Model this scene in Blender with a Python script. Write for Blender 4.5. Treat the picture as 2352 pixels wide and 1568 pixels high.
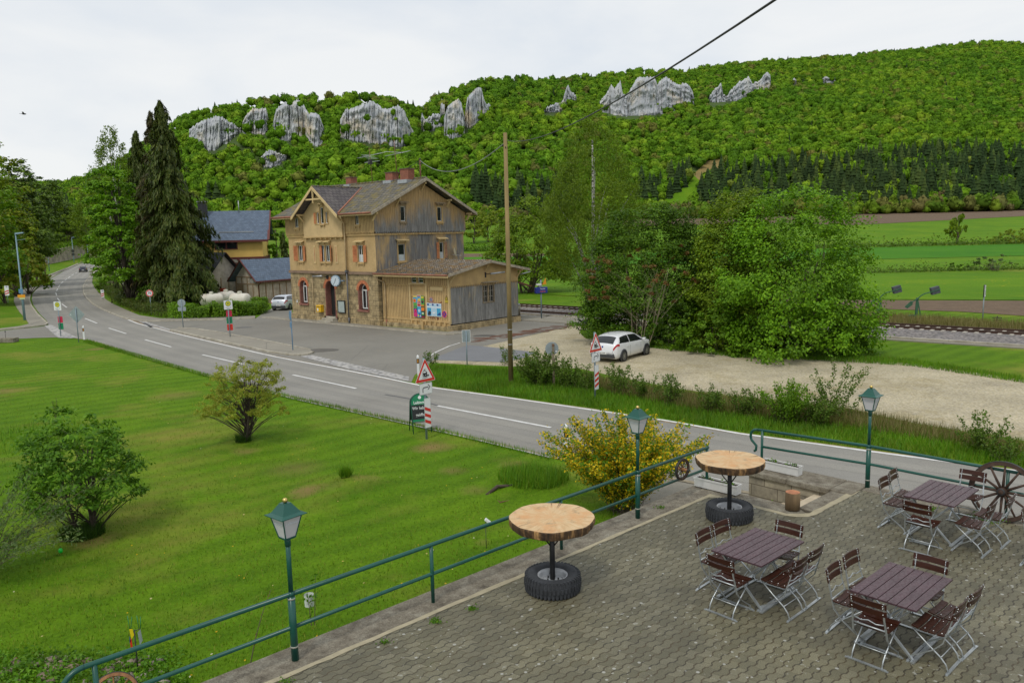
import bpy, math, random
import numpy as np
from mathutils import Vector, Matrix
for _o in list(bpy.data.objects):
 bpy.data.objects.remove(_o)
SC = bpy.context.scene
COL = SC.collection
# ------------------------------------------------------------------ camera
CAM_H = 7.0
FPX, PITCH, ROLL = 1800.0, math.radians(7.8), math.radians(1.35)   # focal length for a 2352 px wide picture
_r0 = np.array([1.0, 0, 0])
_fw = np.array([0, math.cos(PITCH), -math.sin(PITCH)])
_u0 = np.array([0, math.sin(PITCH), math.cos(PITCH)])
_rt = math.cos(ROLL) * _r0 - math.sin(ROLL) * _u0
_up = math.sin(ROLL) * _r0 + math.cos(ROLL) * _u0
cam_data = bpy.data.cameras.new('camera')
cam = bpy.data.objects.new('camera', cam_data)
COL.objects.link(cam)
cam.matrix_world = Matrix(((_rt[0], _up[0], -_fw[0], 0), (_rt[1], _up[1], -_fw[1], 0), (_rt[2], _up[2], -_fw[2], CAM_H), (0, 0, 0, 1)))
cam_data.sensor_width = 36.0
cam_data.lens = 36.0 * FPX / 2352.0
cam_data.clip_end = 6000
cam_data.clip_start = 0.1
SC.camera = cam
# ------------------------------------------------------------------ world, sun, exposure
SUN_EL, SUN_AZ = math.radians(55), math.radians(205)      # azimuth clockwise from +Y: over the photographer's left shoulder
world = bpy.data.worlds.new('World')
SC.world = world
world.use_nodes = True
_nt = world.node_tree
_nt.nodes.clear()
_out = _nt.nodes.new('ShaderNodeOutputWorld')
_bg = _nt.nodes.new('ShaderNodeBackground')
_bg.inputs['Strength'].default_value = 0.1
_sky = _nt.nodes.new('ShaderNodeTexSky')
_sky.sky_type = 'NISHITA'
_sky.sun_disc = False
_sky.sun_elevation = SUN_EL
_sky.sun_rotation = SUN_AZ
_tc = _nt.nodes.new('ShaderNodeTexCoord')
_mp = _nt.nodes.new('ShaderNodeMapping')
_mp.inputs['Scale'].default_value = (1.6, 1.6, 4.2)
_mp.inputs['Location'].default_value = (0.35, 0.2, 0.1)
_nz = _nt.nodes.new('ShaderNodeTexNoise')
_nz.inputs['Scale'].default_value = 1.7
_nz.inputs['Detail'].default_value = 7
_nz.inputs['Roughness'].default_value = 0.52
_nz.inputs['Distortion'].default_value = 0.3
_rmp = _nt.nodes.new('ShaderNodeValToRGB')
_e = _rmp.color_ramp.elements
_e[0].position = 0.36
_e[0].color = (7.5, 8.05, 8.7, 1)
_e[1].position = 0.62
_e[1].color = (9.15, 9.3, 9.35, 1)
_mix = _nt.nodes.new('ShaderNodeMixRGB')
_mix.inputs['Fac'].default_value = 0.93
_nt.links.new(_tc.outputs['Generated'], _mp.inputs['Vector'])
_nt.links.new(_mp.outputs['Vector'], _nz.inputs['Vector'])
_nt.links.new(_nz.outputs['Fac'], _rmp.inputs['Fac'])
_nt.links.new(_sky.outputs['Color'], _mix.inputs['Color1'])
_nt.links.new(_rmp.outputs['Color'], _mix.inputs['Color2'])
_nt.links.new(_mix.outputs['Color'], _bg.inputs['Color'])
_nt.links.new(_bg.outputs['Background'], _out.inputs['Surface'])
sun_data = bpy.data.lights.new('sun', 'SUN')
sun_data.energy = 1.5
sun_data.angle = math.radians(10)
sun_data.color = (1.0, 0.95, 0.87)
sun = bpy.data.objects.new('sun', sun_data)
COL.objects.link(sun)
_sd = Vector((math.sin(SUN_AZ) * math.cos(SUN_EL), math.cos(SUN_AZ) * math.cos(SUN_EL), math.sin(SUN_EL)))
sun.rotation_euler = _sd.to_track_quat('Z', 'Y').to_euler()
SC.view_settings.view_transform = 'Standard'
SC.view_settings.look = 'None'
SC.view_settings.exposure = 0.0
SC.view_settings.gamma = 1.0
SC.render.engine = 'CYCLES'
SC.cycles.max_bounces = 6
SC.cycles.diffuse_bounces = 3
SC.cycles.transparent_max_bounces = 8
# ------------------------------------------------------------------ from a point of the photo to a point of the place
def ray(px, py):
 return (px - 1176) / FPX * _rt + (784 - py) / FPX * _up + _fw
def at(px, py, z=0.0):
 v = ray(px, py)
 t = (z - CAM_H) / v[2]
 return np.array([0, 0, CAM_H]) + t * v
def atY(px, py, Y):
 v = ray(px, py)
 return np.array([0, 0, CAM_H]) + v * (Y / v[1])
def proj(P):
 q = np.atleast_2d(np.asarray(P, float)) - [0, 0, CAM_H]
 w = q @ _fw
 return np.stack([1176 + FPX * (q @ _rt) / w, 784 - FPX * (q @ _up) / w], 1)
def valley(Y):
 return 14.0 * np.clip((np.asarray(Y, float) - 220) / 260, 0, 1.2)
def atT(px, py, dz=0.0):
 v = ray(px, py)
 lo, hi = 3.0, 560.0
 for _ in range(50):
  m = (lo + hi) / 2
  if CAM_H + v[2] / v[1] * m > valley(m) + dz: lo = m
  else: hi = m
 return np.array([v[0] / v[1] * lo, lo, CAM_H + v[2] / v[1] * lo])
# ------------------------------------------------------------------ tags
def tag(o, label=None, cat=None, group=None, kind=None):
 if label: o['label'] = label
 if cat: o['category'] = cat
 if group: o['group'] = group
 if kind: o['kind'] = kind
 return o
def thing(name, label, cat, loc=(0, 0, 0), rz=0.0, group=None):
 o = bpy.data.objects.new(name, None)
 o.empty_display_size = 0.2
 COL.objects.link(o)
 o.location = loc
 o.rotation_euler = (0, 0, rz)
 return tag(o, label, cat, group)
def copy_tree(o, parent=None):
 c = o.copy()
 COL.objects.link(c)
 if parent is not None: c.parent = parent
 for ch in o.children: copy_tree(ch, c)
 return c
# ------------------------------------------------------------------ mesh builder
class MB:
 def __init__(s):
  s.v, s.f, s.sm, s.mi = [], [], [], []
  s.M = Matrix.Identity(4)
  s.cur = 0
 def add(s, vs, fs, smooth=False):
  b = len(s.v)
  s.v += [tuple(s.M @ Vector(p)) for p in vs]
  s.f += [[b + i for i in f] for f in fs]
  s.sm += [smooth] * len(fs)
  s.mi += [s.cur] * len(fs)
  return s
 def box(s, x0, x1, y0, y1, z0, z1):
  x0, x1 = min(x0, x1), max(x0, x1); y0, y1 = min(y0, y1), max(y0, y1); z0, z1 = min(z0, z1), max(z0, z1)
  vs = [(x0, y0, z0), (x1, y0, z0), (x1, y1, z0), (x0, y1, z0), (x0, y0, z1), (x1, y0, z1), (x1, y1, z1), (x0, y1, z1)]
  return s.add(vs, [(0, 3, 2, 1), (4, 5, 6, 7), (0, 1, 5, 4), (1, 2, 6, 5), (2, 3, 7, 6), (3, 0, 4, 7)])
 def bar(s, a, b, w, h, up=(0, 0, 1)):
  a, b = Vector(a), Vector(b)
  d = (b - a).normalized()
  u = Vector(up)
  if abs(d.dot(u)) > 0.98: u = Vector((0, 1, 0))
  x = d.cross(u).normalized(); y = x.cross(d).normalized()
  vs = []
  for p in (a, b):
   for i, j in ((-1, -1), (1, -1), (1, 1), (-1, 1)):
    vs.append(p + x * (i * w / 2) + y * (j * h / 2))
  return s.add(vs, [(0, 1, 2, 3)[::-1], (4, 5, 6, 7), (0, 1, 5, 4), (1, 2, 6, 5), (2, 3, 7, 6), (3, 0, 4, 7)])
 def poly(s, pts):
  return s.add(pts, [tuple(range(len(pts)))])
 def prism(s, pts, off):            # polygon (3-D points) swept by a vector
  n = len(pts); o = Vector(off)
  vs = [Vector(p) for p in pts] + [Vector(p) + o for p in pts]
  return s.add(vs, [tuple(range(n))[::-1], tuple(range(n, 2 * n))] + [(i, (i + 1) % n, n + (i + 1) % n, n + i) for i in range(n)])
 def tube(s, pts, r, n=8, cap=True, smooth=True):
  pts = [Vector(p) for p in pts]
  m = len(pts)
  rs = [r] * m if not hasattr(r, '__len__') else list(r)
  b = len(s.v); vs = []
  prev = None
  for i, p in enumerate(pts):
   d = (pts[min(i + 1, m - 1)] - pts[max(i - 1, 0)]).normalized()
   if prev is None:
    u = Vector((0, 0, 1)) if abs(d.z) < 0.9 else Vector((1, 0, 0))
    x = d.cross(u).normalized()
   else:
    x = (prev - d * prev.dot(d)).normalized()
   prev = x
   y = d.cross(x)
   for k in range(n):
    t = 2 * math.pi * k / n
    vs.append(p + (x * math.cos(t) + y * math.sin(t)) * rs[i])
  fs = [(i * n + k, i * n + (k + 1) % n, (i + 1) * n + (k + 1) % n, (i + 1) * n + k) for i in range(m - 1) for k in range(n)]
  s.add(vs, fs, smooth)
  if cap:
   base = len(s.v) - m * n
   s.f += [[base + k for k in range(n)][::-1], [base + (m - 1) * n + k for k in range(n)]]
   s.sm += [False, False]; s.mi += [s.cur] * 2
  return s
 def lathe(s, prof, n=16, axis='Z', smooth=True, wob=None):
  vs = []
  for i, (r, z) in enumerate(prof):
   for k in range(n):
    t = 2 * math.pi * k / n
    rr = r * (wob(t, i) if wob else 1)
    x, y = rr * math.cos(t), rr * math.sin(t)
    vs.append((x, y, z) if axis == 'Z' else ((x, z, y) if axis == 'Y' else (z, x, y)))
  m = len(prof)
  fs = [(i * n + k, i * n + (k + 1) % n, (i + 1) * n + (k + 1) % n, (i + 1) * n + k) for i in range(m - 1) for k in range(n)]
  if axis == 'Y': fs = [f[::-1] for f in fs]
  s.add(vs, fs, smooth)
  return s
 def disc(s, c, r, nrm_axis, n=20, r2=None):
  vs = []
  for rr in ([r] if r2 is None else [r, r2]):
   for k in range(n):
    t = 2 * math.pi * k / n
    a, b = rr * math.cos(t), rr * math.sin(t)
    vs.append({'Y': (c[0] + a, c[1], c[2] + b), 'X': (c[0], c[1] + a, c[2] + b), 'Z': (c[0] + a, c[1] + b, c[2])}[nrm_axis])
  if r2 is None: return s.add(vs, [tuple(range(n))])
  return s.add(vs, [(k, (k + 1) % n, n + (k + 1) % n, n + k) for k in range(n)])
 def sphere(s, c, r, n=12, sq=(1, 1, 1)):
  vs, m = [], max(4, n // 2)
  for i in range(m + 1):
   th = math.pi * i / m
   for k in range(n):
    t = 2 * math.pi * k / n
    vs.append((c[0] + r * sq[0] * math.sin(th) * math.cos(t), c[1] + r * sq[1] * math.sin(th) * math.sin(t), c[2] + r * sq[2] * math.cos(th)))
  return s.add(vs, [(i * n + k, (i + 1) * n + k, (i + 1) * n + (k + 1) % n, i * n + (k + 1) % n) for i in range(m) for k in range(n)], True)
 def build(s, name, mat, parent=None, bevel=0, recalc=True):
  me = bpy.data.meshes.new(name)
  me.from_pydata(s.v, [], s.f)
  for m in (mat if isinstance(mat, (list, tuple)) else [mat]): me.materials.append(m)
  me.polygons.foreach_set('use_smooth', s.sm)
  me.polygons.foreach_set('material_index', s.mi)
  if recalc:
   import bmesh
   bm = bmesh.new(); bm.from_mesh(me)
   bmesh.ops.recalc_face_normals(bm, faces=bm.faces)
   bm.to_mesh(me); bm.free()
  me.update()
  o = bpy.data.objects.new(name, me)
  COL.objects.link(o)
  if parent is not None: o.parent = parent
  if bevel:
   b = o.modifiers.new('bevel', 'BEVEL'); b.width = bevel; b.segments = 2; b.limit_method = 'ANGLE'
  return o
def np_mesh(name, V, Fq, mat, parent=None, smooth=False, mi=None):
 V = np.asarray(V, np.float32); Fq = np.asarray(Fq, np.int32)
 me = bpy.data.meshes.new(name)
 me.vertices.add(len(V)); me.vertices.foreach_set('co', V.ravel())
 k = Fq.shape[1]
 me.loops.add(Fq.size); me.loops.foreach_set('vertex_index', Fq.ravel())
 me.polygons.add(len(Fq))
 me.polygons.foreach_set('loop_start', np.arange(0, Fq.size, k, dtype=np.int32))
 me.polygons.foreach_set('loop_total', np.full(len(Fq), k, np.int32))
 if smooth: me.polygons.foreach_set('use_smooth', np.ones(len(Fq), bool))
 if mi is not None: me.polygons.foreach_set('material_index', np.asarray(mi, np.int32))
 for m in (mat if isinstance(mat, (list, tuple)) else [mat]): me.materials.append(m)
 me.update(calc_edges=True); me.validate()
 o = bpy.data.objects.new(name, me)
 COL.objects.link(o)
 if parent is not None: o.parent = parent
 return o
def text_part(txt, size, mat, parent, loc, rot=(math.pi / 2, 0, 0), name='lettering', ext=0.001, align='CENTER', sx=1.0):
 cu = bpy.data.curves.new(name, 'FONT')
 cu.body = txt; cu.size = size; cu.extrude = ext; cu.align_x = align; cu.align_y = 'CENTER'; cu.resolution_u = 3; cu.offset = size * .018
 to = bpy.data.objects.new(name, cu)
 COL.objects.link(to)
 dg = bpy.context.evaluated_depsgraph_get()
 me = bpy.data.meshes.new_from_object(to.evaluated_get(dg))
 bpy.data.objects.remove(to); bpy.data.curves.remove(cu)
 me.materials.clear(); me.materials.append(mat)
 o = bpy.data.objects.new(name, me)
 COL.objects.link(o)
 o.parent = parent; o.location = loc; o.rotation_euler = rot; o.scale = (sx, 1, 1)
 return o
# ------------------------------------------------------------------ materials
def _node(nt, t, **kw):
 n = nt.nodes.new(t)
 for k, v in kw.items():
  if k in n.inputs: n.inputs[k].default_value = v
  else: setattr(n, k, v)
 return n
def base_mat(name):
 m = bpy.data.materials.new(name); m.use_nodes = True
 nt = m.node_tree
 return m, nt, nt.nodes['Principled BSDF']
def ramp(nt, fac, stops):
 r = nt.nodes.new('ShaderNodeValToRGB')
 el = r.color_ramp.elements
 while len(el) < len(stops): el.new(0.5)
 for e, (p, c) in zip(el, stops): e.position = p; e.color = (*c, 1)
 nt.links.new(fac, r.inputs['Fac'])
 return r.outputs['Color']
def coords(nt, scale=(1, 1, 1), kind='Object', rot=(0, 0, 0)):
 tc = nt.nodes.new('ShaderNodeTexCoord'); mp = nt.nodes.new('ShaderNodeMapping')
 mp.inputs['Scale'].default_value = scale; mp.inputs['Rotation'].default_value = rot
 nt.links.new(tc.outputs[kind], mp.inputs['Vector'])
 return mp.outputs['Vector']
def noise(nt, vec, scale, detail=4, rough=0.55, out='Fac', dist=0.0):
 n = _node(nt, 'ShaderNodeTexNoise', Scale=scale, Detail=detail, Roughness=rough, Distortion=dist)
 nt.links.new(vec, n.inputs['Vector'])
 return n.outputs[out]
def mix(nt, fac, a, b, mode='MIX'):
 m = nt.nodes.new('ShaderNodeMixRGB'); m.blend_type = mode
 for inp, v in (('Fac', fac), ('Color1', a), ('Color2', b)):
  if isinstance(v, (int, float)): m.inputs[inp].default_value = v
  elif isinstance(v, tuple): m.inputs[inp].default_value = (*v, 1)[:4]
  else: nt.links.new(v, m.inputs[inp])
 return m.outputs['Color']
def maths(nt, op, a, b=0.0, c=None):
 m = nt.nodes.new('ShaderNodeMath'); m.operation = op
 for i, v in enumerate((a, b, c)):
  if v is None: continue
  if isinstance(v, (int, float)): m.inputs[i].default_value = v
  else: nt.links.new(v, m.inputs[i])
 return m.outputs[0]
def bump(nt, p, h, strength=0.3, dist=0.02):
 b = _node(nt, 'ShaderNodeBump', Strength=strength, Distance=dist)
 nt.links.new(h, b.inputs['Height'])
 nt.links.new(b.outputs['Normal'], p.inputs['Normal'])
def M_(name, c, rough=0.6, metal=0.0, var=0.0, scale=6.0, bmp=0.0, bscale=None, dirt=None, dscale=1.2, sc=(1, 1, 1), spec=None):
 """plain surface: colour with noise variation, optional second dirt colour and a bump"""
 m, nt, p = base_mat(name)
 p.inputs['Roughness'].default_value = rough; p.inputs['Metallic'].default_value = metal
 if spec is not None: p.inputs['Specular IOR Level'].default_value = spec
 if var or dirt:
  v = coords(nt, sc)
  lo = tuple(x * (1 - var) for x in c); hi = tuple(min(1, x * (1 + var)) for x in c)
  col = ramp(nt, noise(nt, v, scale), [(0.3, lo), (0.7, hi)])
  if dirt:
   dc, amt = dirt
   f = ramp(nt, noise(nt, v, dscale, 6, 0.65), [(0.42, (0, 0, 0)), (0.68, (amt, amt, amt))])
   col = mix(nt, f, col, dc)
  nt.links.new(col, p.inputs['Base Color'])
  if bmp: bump(nt, p, noise(nt, v, bscale or scale * 4, 5), bmp, 0.02)
 else:
  p.inputs['Base Color'].default_value = (*c, 1)
 return m
def leaf_mat(name, cols, trans=0.35, rough=0.55, patch=0.5, pscale=0.7):
 """leaves: colour differs leaf by leaf and clump by clump; light passes through"""
 m, nt, p = base_mat(name)
 g = nt.nodes.new('ShaderNodeNewGeometry')
 c1 = ramp(nt, g.outputs['Random Per Island'], [(i / max(1, len(cols) - 1), c) for i, c in enumerate(cols)])
 v = coords(nt)
 n = noise(nt, v, pscale, 3)
 f = ramp(nt, n, [(0.3, (1 - patch * .7,) * 3), (0.7, (1 + patch * .5,) * 3)])
 col = mix(nt, 1.0, c1, f, 'MULTIPLY')
 nt.links.new(col, p.inputs['Base Color'])
 p.inputs['Roughness'].default_value = rough
 p.inputs['Specular IOR Level'].default_value = 0.25
 tr = nt.nodes.new('ShaderNodeBsdfTranslucent')
 nt.links.new(mix(nt, 1.0, col, (1.15, 1.1, 0.6), 'MULTIPLY'), tr.inputs['Color'])
 ms = nt.nodes.new('ShaderNodeMixShader'); ms.inputs['Fac'].default_value = trans
 out = nt.nodes['Material Output']
 nt.links.new(p.outputs['BSDF'], ms.inputs[1]); nt.links.new(tr.outputs['BSDF'], ms.inputs[2])
 nt.links.new(ms.outputs['Shader'], out.inputs['Surface'])
 return m
# ================================================================== the setting
RNG = np.random.default_rng(7)
random.seed(7)
S = 2352 / 4096
def zc(x0, y0, k):                      # reads a point off an enlarged crop of the photo
 return lambda x, y: ((x0 + x / k) * S, (y0 + y / k) * S)
z2 = zc(0, 900, 2.2402)
z5 = zc(1500, 1250, 1.96)
zr = zc(3300, 1000, 2.955)
def structure(name, o): return tag(o, kind='structure')
def sheet(name, pts, mat, dz=0.0):
 mb = MB(); mb.poly([(p[0], p[1], p[2] + dz) for p in pts])
 o = mb.build(name, mat)
 return structure(name, o)
def ribbon(name, L, R, mat, dz=0.0):
 V = []; F = []
 for a, b in zip(L, R): V += [(a[0], a[1], a[2] + dz), (b[0], b[1], b[2] + dz)]
 F = [(2 * i, 2 * i + 1, 2 * i + 3, 2 * i + 2) for i in range(len(L) - 1)]
 mb = MB(); mb.add(V, F)
 return structure(name, mb.build(name, mat))
def densify(P, n):
 P = np.array(P, float); d = np.r_[0, np.cumsum(np.linalg.norm(np.diff(P, axis=0), axis=1))]
 t = np.linspace(0, d[-1], n)
 return np.stack([np.interp(t, d, P[:, i]) for i in range(P.shape[1])], 1)
# ---- materials of the ground
LAWN_BARE = [(*at(px, py)[:2], r, k) for px, py, r, k in [(735, 1126, .75, 1), (865, 1108, .7, .9), (800, 1124, .6, .7), (1010, 1022, .9, .8), (1060, 1075, .6, .5), (1195, 1062, .6, .7), (1110, 1120, .6, .5), (585, 1032, .6, .6), (255, 1232, .7, .6), (235, 800, 1.0, .6), (30, 895, 1.2, .5), (1140, 1235, .35, .7), (700, 1070, 1.2, .35), (420, 905, 1.5, .35)]]
def grass_mat(name, a, b, dry, dryamt=0.6, stripes=0.0, flowers=0.0, sc=0.35, patches=()):
 m, nt, p = base_mat(name)
 v = coords(nt)
 n1 = noise(nt, v, sc, 6, 0.6); n2 = noise(nt, v, 9.0, 4, 0.7); n3 = noise(nt, v, 0.13, 5, 0.65)
 c = ramp(nt, n1, [(0.3, a), (0.7, b)])
 c = mix(nt, ramp(nt, n2, [(0.3, (0, 0, 0)), (0.75, (0.75,) * 3)]), c, tuple(x * 0.45 for x in a))
 c = mix(nt, ramp(nt, n3, [(0.5, (0, 0, 0)), (0.72, (dryamt,) * 3)]), c, dry)
 if stripes:
  w = _node(nt, 'ShaderNodeTexWave', Scale=0.30, Distortion=6.0, **{'Detail Scale': 0.35})
  nt.links.new(coords(nt, rot=(0, 0, 0.9)), w.inputs['Vector'])
  c = mix(nt, maths(nt, 'MULTIPLY', w.outputs['Fac'], stripes), c, tuple(min(1, x * 1.5) for x in b))
 for cx_, cy_, r_, k_ in patches:       # worn, mossy spots
  d_ = nt.nodes.new('ShaderNodeVectorMath'); d_.operation = 'DISTANCE'; d_.inputs[1].default_value = (cx_, cy_, 0)
  fl_ = mix(nt, .5, v, noise(nt, v, 1.3, 4, .6, 'Color'), 'ADD'); nt.links.new(fl_, d_.inputs[0])
  c = mix(nt, ramp(nt, maths(nt, 'MULTIPLY', d_.outputs['Value'], 1 / r_), [(.25, (k_,) * 3), (1.0, (0, 0, 0))]), c, (0.25, 0.155, 0.07))
 if flowers:
  vo = _node(nt, 'ShaderNodeTexVoronoi', Scale=0.9)
  nt.links.new(coords(nt, (1, 1, 1)), vo.inputs['Vector'])
  fl = ramp(nt, vo.outputs['Distance'], [(0.10, (1, 1, 1)), (0.16, (0, 0, 0))])
  pt = ramp(nt, noise(nt, v, 0.05, 4), [(0.45, (0, 0, 0)), (0.6, (flowers,) * 3)])
  c = mix(nt, mix(nt, 1.0, fl, pt, 'MULTIPLY'), c, (0.55, 0.4, 0.01))
 nt.links.new(c, p.inputs['Base Color'])
 p.inputs['Roughness'].default_value = 0.9; p.inputs['Specular IOR Level'].default_value = 0.1
 bump(nt, p, noise(nt, v, 30.0, 4, 0.8), 0.7, 0.03)
 return m
G_LAWN = grass_mat('lawn_turf', (0.068, 0.160, 0.004), (0.135, 0.250, 0.008), (0.27, 0.22, 0.05), 0.75, 0.16, patches=LAWN_BARE)
G_FIELD = grass_mat('meadow_grass', (0.085, 0.205, 0.006), (0.15, 0.29, 0.008), (0.20, 0.27, 0.01), 0.4, 0, 0.6, 0.05)
G_FIELD2 = grass_mat('crop_grass', (0.045, 0.185, 0.008), (0.09, 0.26, 0.010), (0.13, 0.27, 0.01), 0.3, 0, 0.0, 0.03)
G_ROUGH = grass_mat('rough_grass', (0.10, 0.16, 0.02), (0.17, 0.22, 0.03), (0.30, 0.24, 0.10), 0.8, 0, 0, 0.3)
def soil_mat():
 m, nt, p = base_mat('ploughed_soil')
 v = coords(nt)
 c = ramp(nt, noise(nt, v, 0.8, 6, 0.7), [(0.3, (0.085, 0.055, 0.032)), (0.7, (0.155, 0.100, 0.058))])
 w = _node(nt, 'ShaderNodeTexWave', Scale=0.9, Distortion=1.5); nt.links.new(coords(nt, rot=(0, 0, math.radians(49))), w.inputs['Vector'])
 c = mix(nt, maths(nt, 'MULTIPLY', w.outputs['Fac'], 0.5), c, (0.17, 0.115, 0.066))
 sp = ramp(nt, noise(nt, v, 6, 2, 0.6), [(0.66, (0, 0, 0)), (0.74, (0.7,) * 3)])
 c = mix(nt, sp, c, (0.42, 0.33, 0.20))
 nt.links.new(c, p.inputs['Base Color']); p.inputs['Roughness'].default_value = 1
 bump(nt, p, w.outputs['Fac'], 0.5, 0.15)
 return m
G_SOIL = soil_mat()
def asphalt_mat(name, c, tint, spots=0.4, wear=0.5):
 m, nt, p = base_mat(name)
 v = coords(nt)
 n = noise(nt, v, 0.22, 5, 0.6)
 col = ramp(nt, n, [(0.3, tuple(x * 0.88 for x in c)), (0.7, tuple(x * 1.10 for x in c))])
 col = mix(nt, ramp(nt, noise(nt, v, 0.6, 6, 0.7, dist=1.0), [(0.55, (0, 0, 0)), (0.75, (wear,) * 3)]), col, tint)
 g = ramp(nt, noise(nt, v, 60, 2, 0.7), [(0.3, (0.72,) * 3), (0.7, (1.22,) * 3)])
 col = mix(nt, 1.0, col, g, 'MULTIPLY')
 # sealed cracks
 vo = _node(nt, 'ShaderNodeTexVoronoi', Scale=0.16); vo.feature = 'DISTANCE_TO_EDGE'
 dv = mix(nt, 0.12, v, noise(nt, v, 1.2, 5, 0.6, 'Color'), 'ADD')
 nt.links.new(dv, vo.inputs['Vector'])
 cr = ramp(nt, vo.outputs['Distance'], [(0.0, (spots,) * 3), (0.006, (0, 0, 0))])
 col = mix(nt, cr, col, (0.07, 0.07, 0.07))
 nt.links.new(col, p.inputs['Base Color']); p.inputs['Roughness'].default_value = 0.8
 p.inputs['Specular IOR Level'].default_value = 0.3
 bump(nt, p, noise(nt, v, 80, 3), 0.25, 0.01)
 return m
A_ROAD = asphalt_mat('road_asphalt', (0.245, 0.236, 0.212), (0.30, 0.275, 0.23), 0.10)
A_YARD = asphalt_mat('yard_asphalt', (0.215, 0.205, 0.178), (0.265, 0.235, 0.185), 0.35, 0.6)
A_WALK = asphalt_mat('walk_asphalt', (0.27, 0.25, 0.205), (0.22, 0.20, 0.16), 0.5, 0.6)
A_PATCH = asphalt_mat('patch_asphalt', (0.19, 0.195, 0.205), (0.21, 0.21, 0.21), 0.0, 0.2)
W_LINE = M_('road_paint', (0.72, 0.72, 0.70), 0.6, dirt=((0.35, 0.34, 0.32), 0.6), dscale=3, var=0.05)
STONE_KERB = M_('kerb_stone', (0.40, 0.37, 0.30), 0.85, var=0.25, scale=1.5, bmp=0.4, dirt=((0.20, 0.17, 0.11), 0.6))
def gravel_mat(name, cols, sc=7.0, moss=None, pit=0.6):
 m, nt, p = base_mat(name)
 v = coords(nt)
 vo = _node(nt, 'ShaderNodeTexVoronoi', Scale=sc); nt.links.new(v, vo.inputs['Vector'])
 c = ramp(nt, vo.outputs['Color'], [(i / (len(cols) - 1), q) for i, q in enumerate(cols)])
 c = mix(nt, 1.0, c, ramp(nt, noise(nt, v, 0.35, 6, 0.65), [(0.3, (0.78,) * 3), (0.65, (1.12,) * 3)]), 'MULTIPLY')
 if moss:
  c = mix(nt, ramp(nt, noise(nt, v, 0.22, 7, 0.7), [(0.52, (0, 0, 0)), (0.70, (moss[1],) * 3)]), c, moss[0])
 c = mix(nt, 1.0, c, ramp(nt, vo.outputs['Distance'], [(0.3, (1, 1, 1)), (0.9, (1 - pit,) * 3)]), 'MULTIPLY')
 nt.links.new(c, p.inputs['Base Color']); p.inputs['Roughness'].default_value = 0.95
 bump(nt, p, vo.outputs['Distance'], -0.6, 0.05)
 return m
GRAVEL = gravel_mat('limestone_gravel', [(0.38, 0.32, 0.20), (0.46, 0.40, 0.26), (0.52, 0.455, 0.32), (0.40, 0.365, 0.28)], 13, ((0.27, 0.21, 0.075), 0.8), 0.35)
BALLAST = gravel_mat('track_ballast', [(0.13, 0.13, 0.135), (0.22, 0.20, 0.19), (0.30, 0.265, 0.245), (0.17, 0.17, 0.185)], 6, None, 0.75)
# ---- the left bank's foot: outer edge of the far pavement
bank_px = [(-1500, 905), (-600, 895), (0, 885), (170, 862), (165, 790), (150, 755), (125, 685), (130, 630), (180, 590), (300, 510), (440, 440), (620, 370), (780, 305)]
bank_line = np.array([atT(*z2(*q))[:2] for q in bank_px])
_d = bank_line[-1] - bank_line[-2]
bank_line = np.vstack([bank_line, bank_line[-1] + _d / np.linalg.norm(_d) * 250])
def bank_dist(x, y):
 x = np.asarray(x, float); y = np.asarray(y, float)
 best = np.full(x.shape, 1e9); sg = np.zeros(x.shape)
 for a, b in zip(bank_line[:-1], bank_line[1:]):
  d = b - a; L = np.hypot(*d)
  t = np.clip(((x - a[0]) * d[0] + (y - a[1]) * d[1]) / L ** 2, 0, 1)
  qx, qy = a[0] + t * d[0], a[1] + t * d[1]
  dist = np.hypot(x - qx, y - qy)
  c = d[0] * (y - a[1]) - d[1] * (x - a[0])
  m = dist < best - 1e-6
  best = np.where(m, dist, best); sg = np.where(m, np.sign(c), sg)
 return best * sg
def bank_h(x, y):
 d = np.clip(bank_dist(x, y), 0, None)
 near = np.clip((np.asarray(x) + 30) / -25, 0, 1)     # fades out towards the lawn
 h = np.where(d < 9, 0.10 * d, 0.9 + 0.55 * (d - 9))
 return np.minimum(h, 15) * near * np.clip((330 - np.asarray(y)) / 90, 0, 1)
MOUND = [(at(812, 1122)[:2], 0.28, 1.3), (at(560, 1015)[:2], 0.10, 0.9), (at(1210, 1112)[:2], 0.22, 1.2)]
def ground_z(x, y):
 z = valley(y) + bank_h(x, y)
 for c, h, r in MOUND:
  z = z + h * np.exp(-((x - c[0]) ** 2 + (y - c[1]) ** 2) / r ** 2)
 return z
gx = np.unique(np.r_[np.linspace(-760, -160, 25), np.arange(-160, -40, 3.0), np.arange(-40, 22, 0.75), np.arange(22, 80, 6.0), np.linspace(80, 760, 35)])
gy = np.unique(np.r_[np.linspace(-60, 4, 9), np.arange(4, 62, 0.75), np.arange(62, 262, 3.0), np.linspace(262, 560, 25)])
GX, GY = np.meshgrid(gx, gy)
GZ = ground_z(GX, GY)
nx, ny = len(gx), len(gy)
ii, jj = np.meshgrid(np.arange(nx - 1), np.arange(ny - 1))
q = (jj * nx + ii).ravel()
structure('ground', np_mesh('ground', np.stack([GX, GY, GZ], -1).reshape(-1, 3), np.stack([q, q + 1, q + nx + 1, q + nx], 1), G_LAWN, smooth=True))
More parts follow.
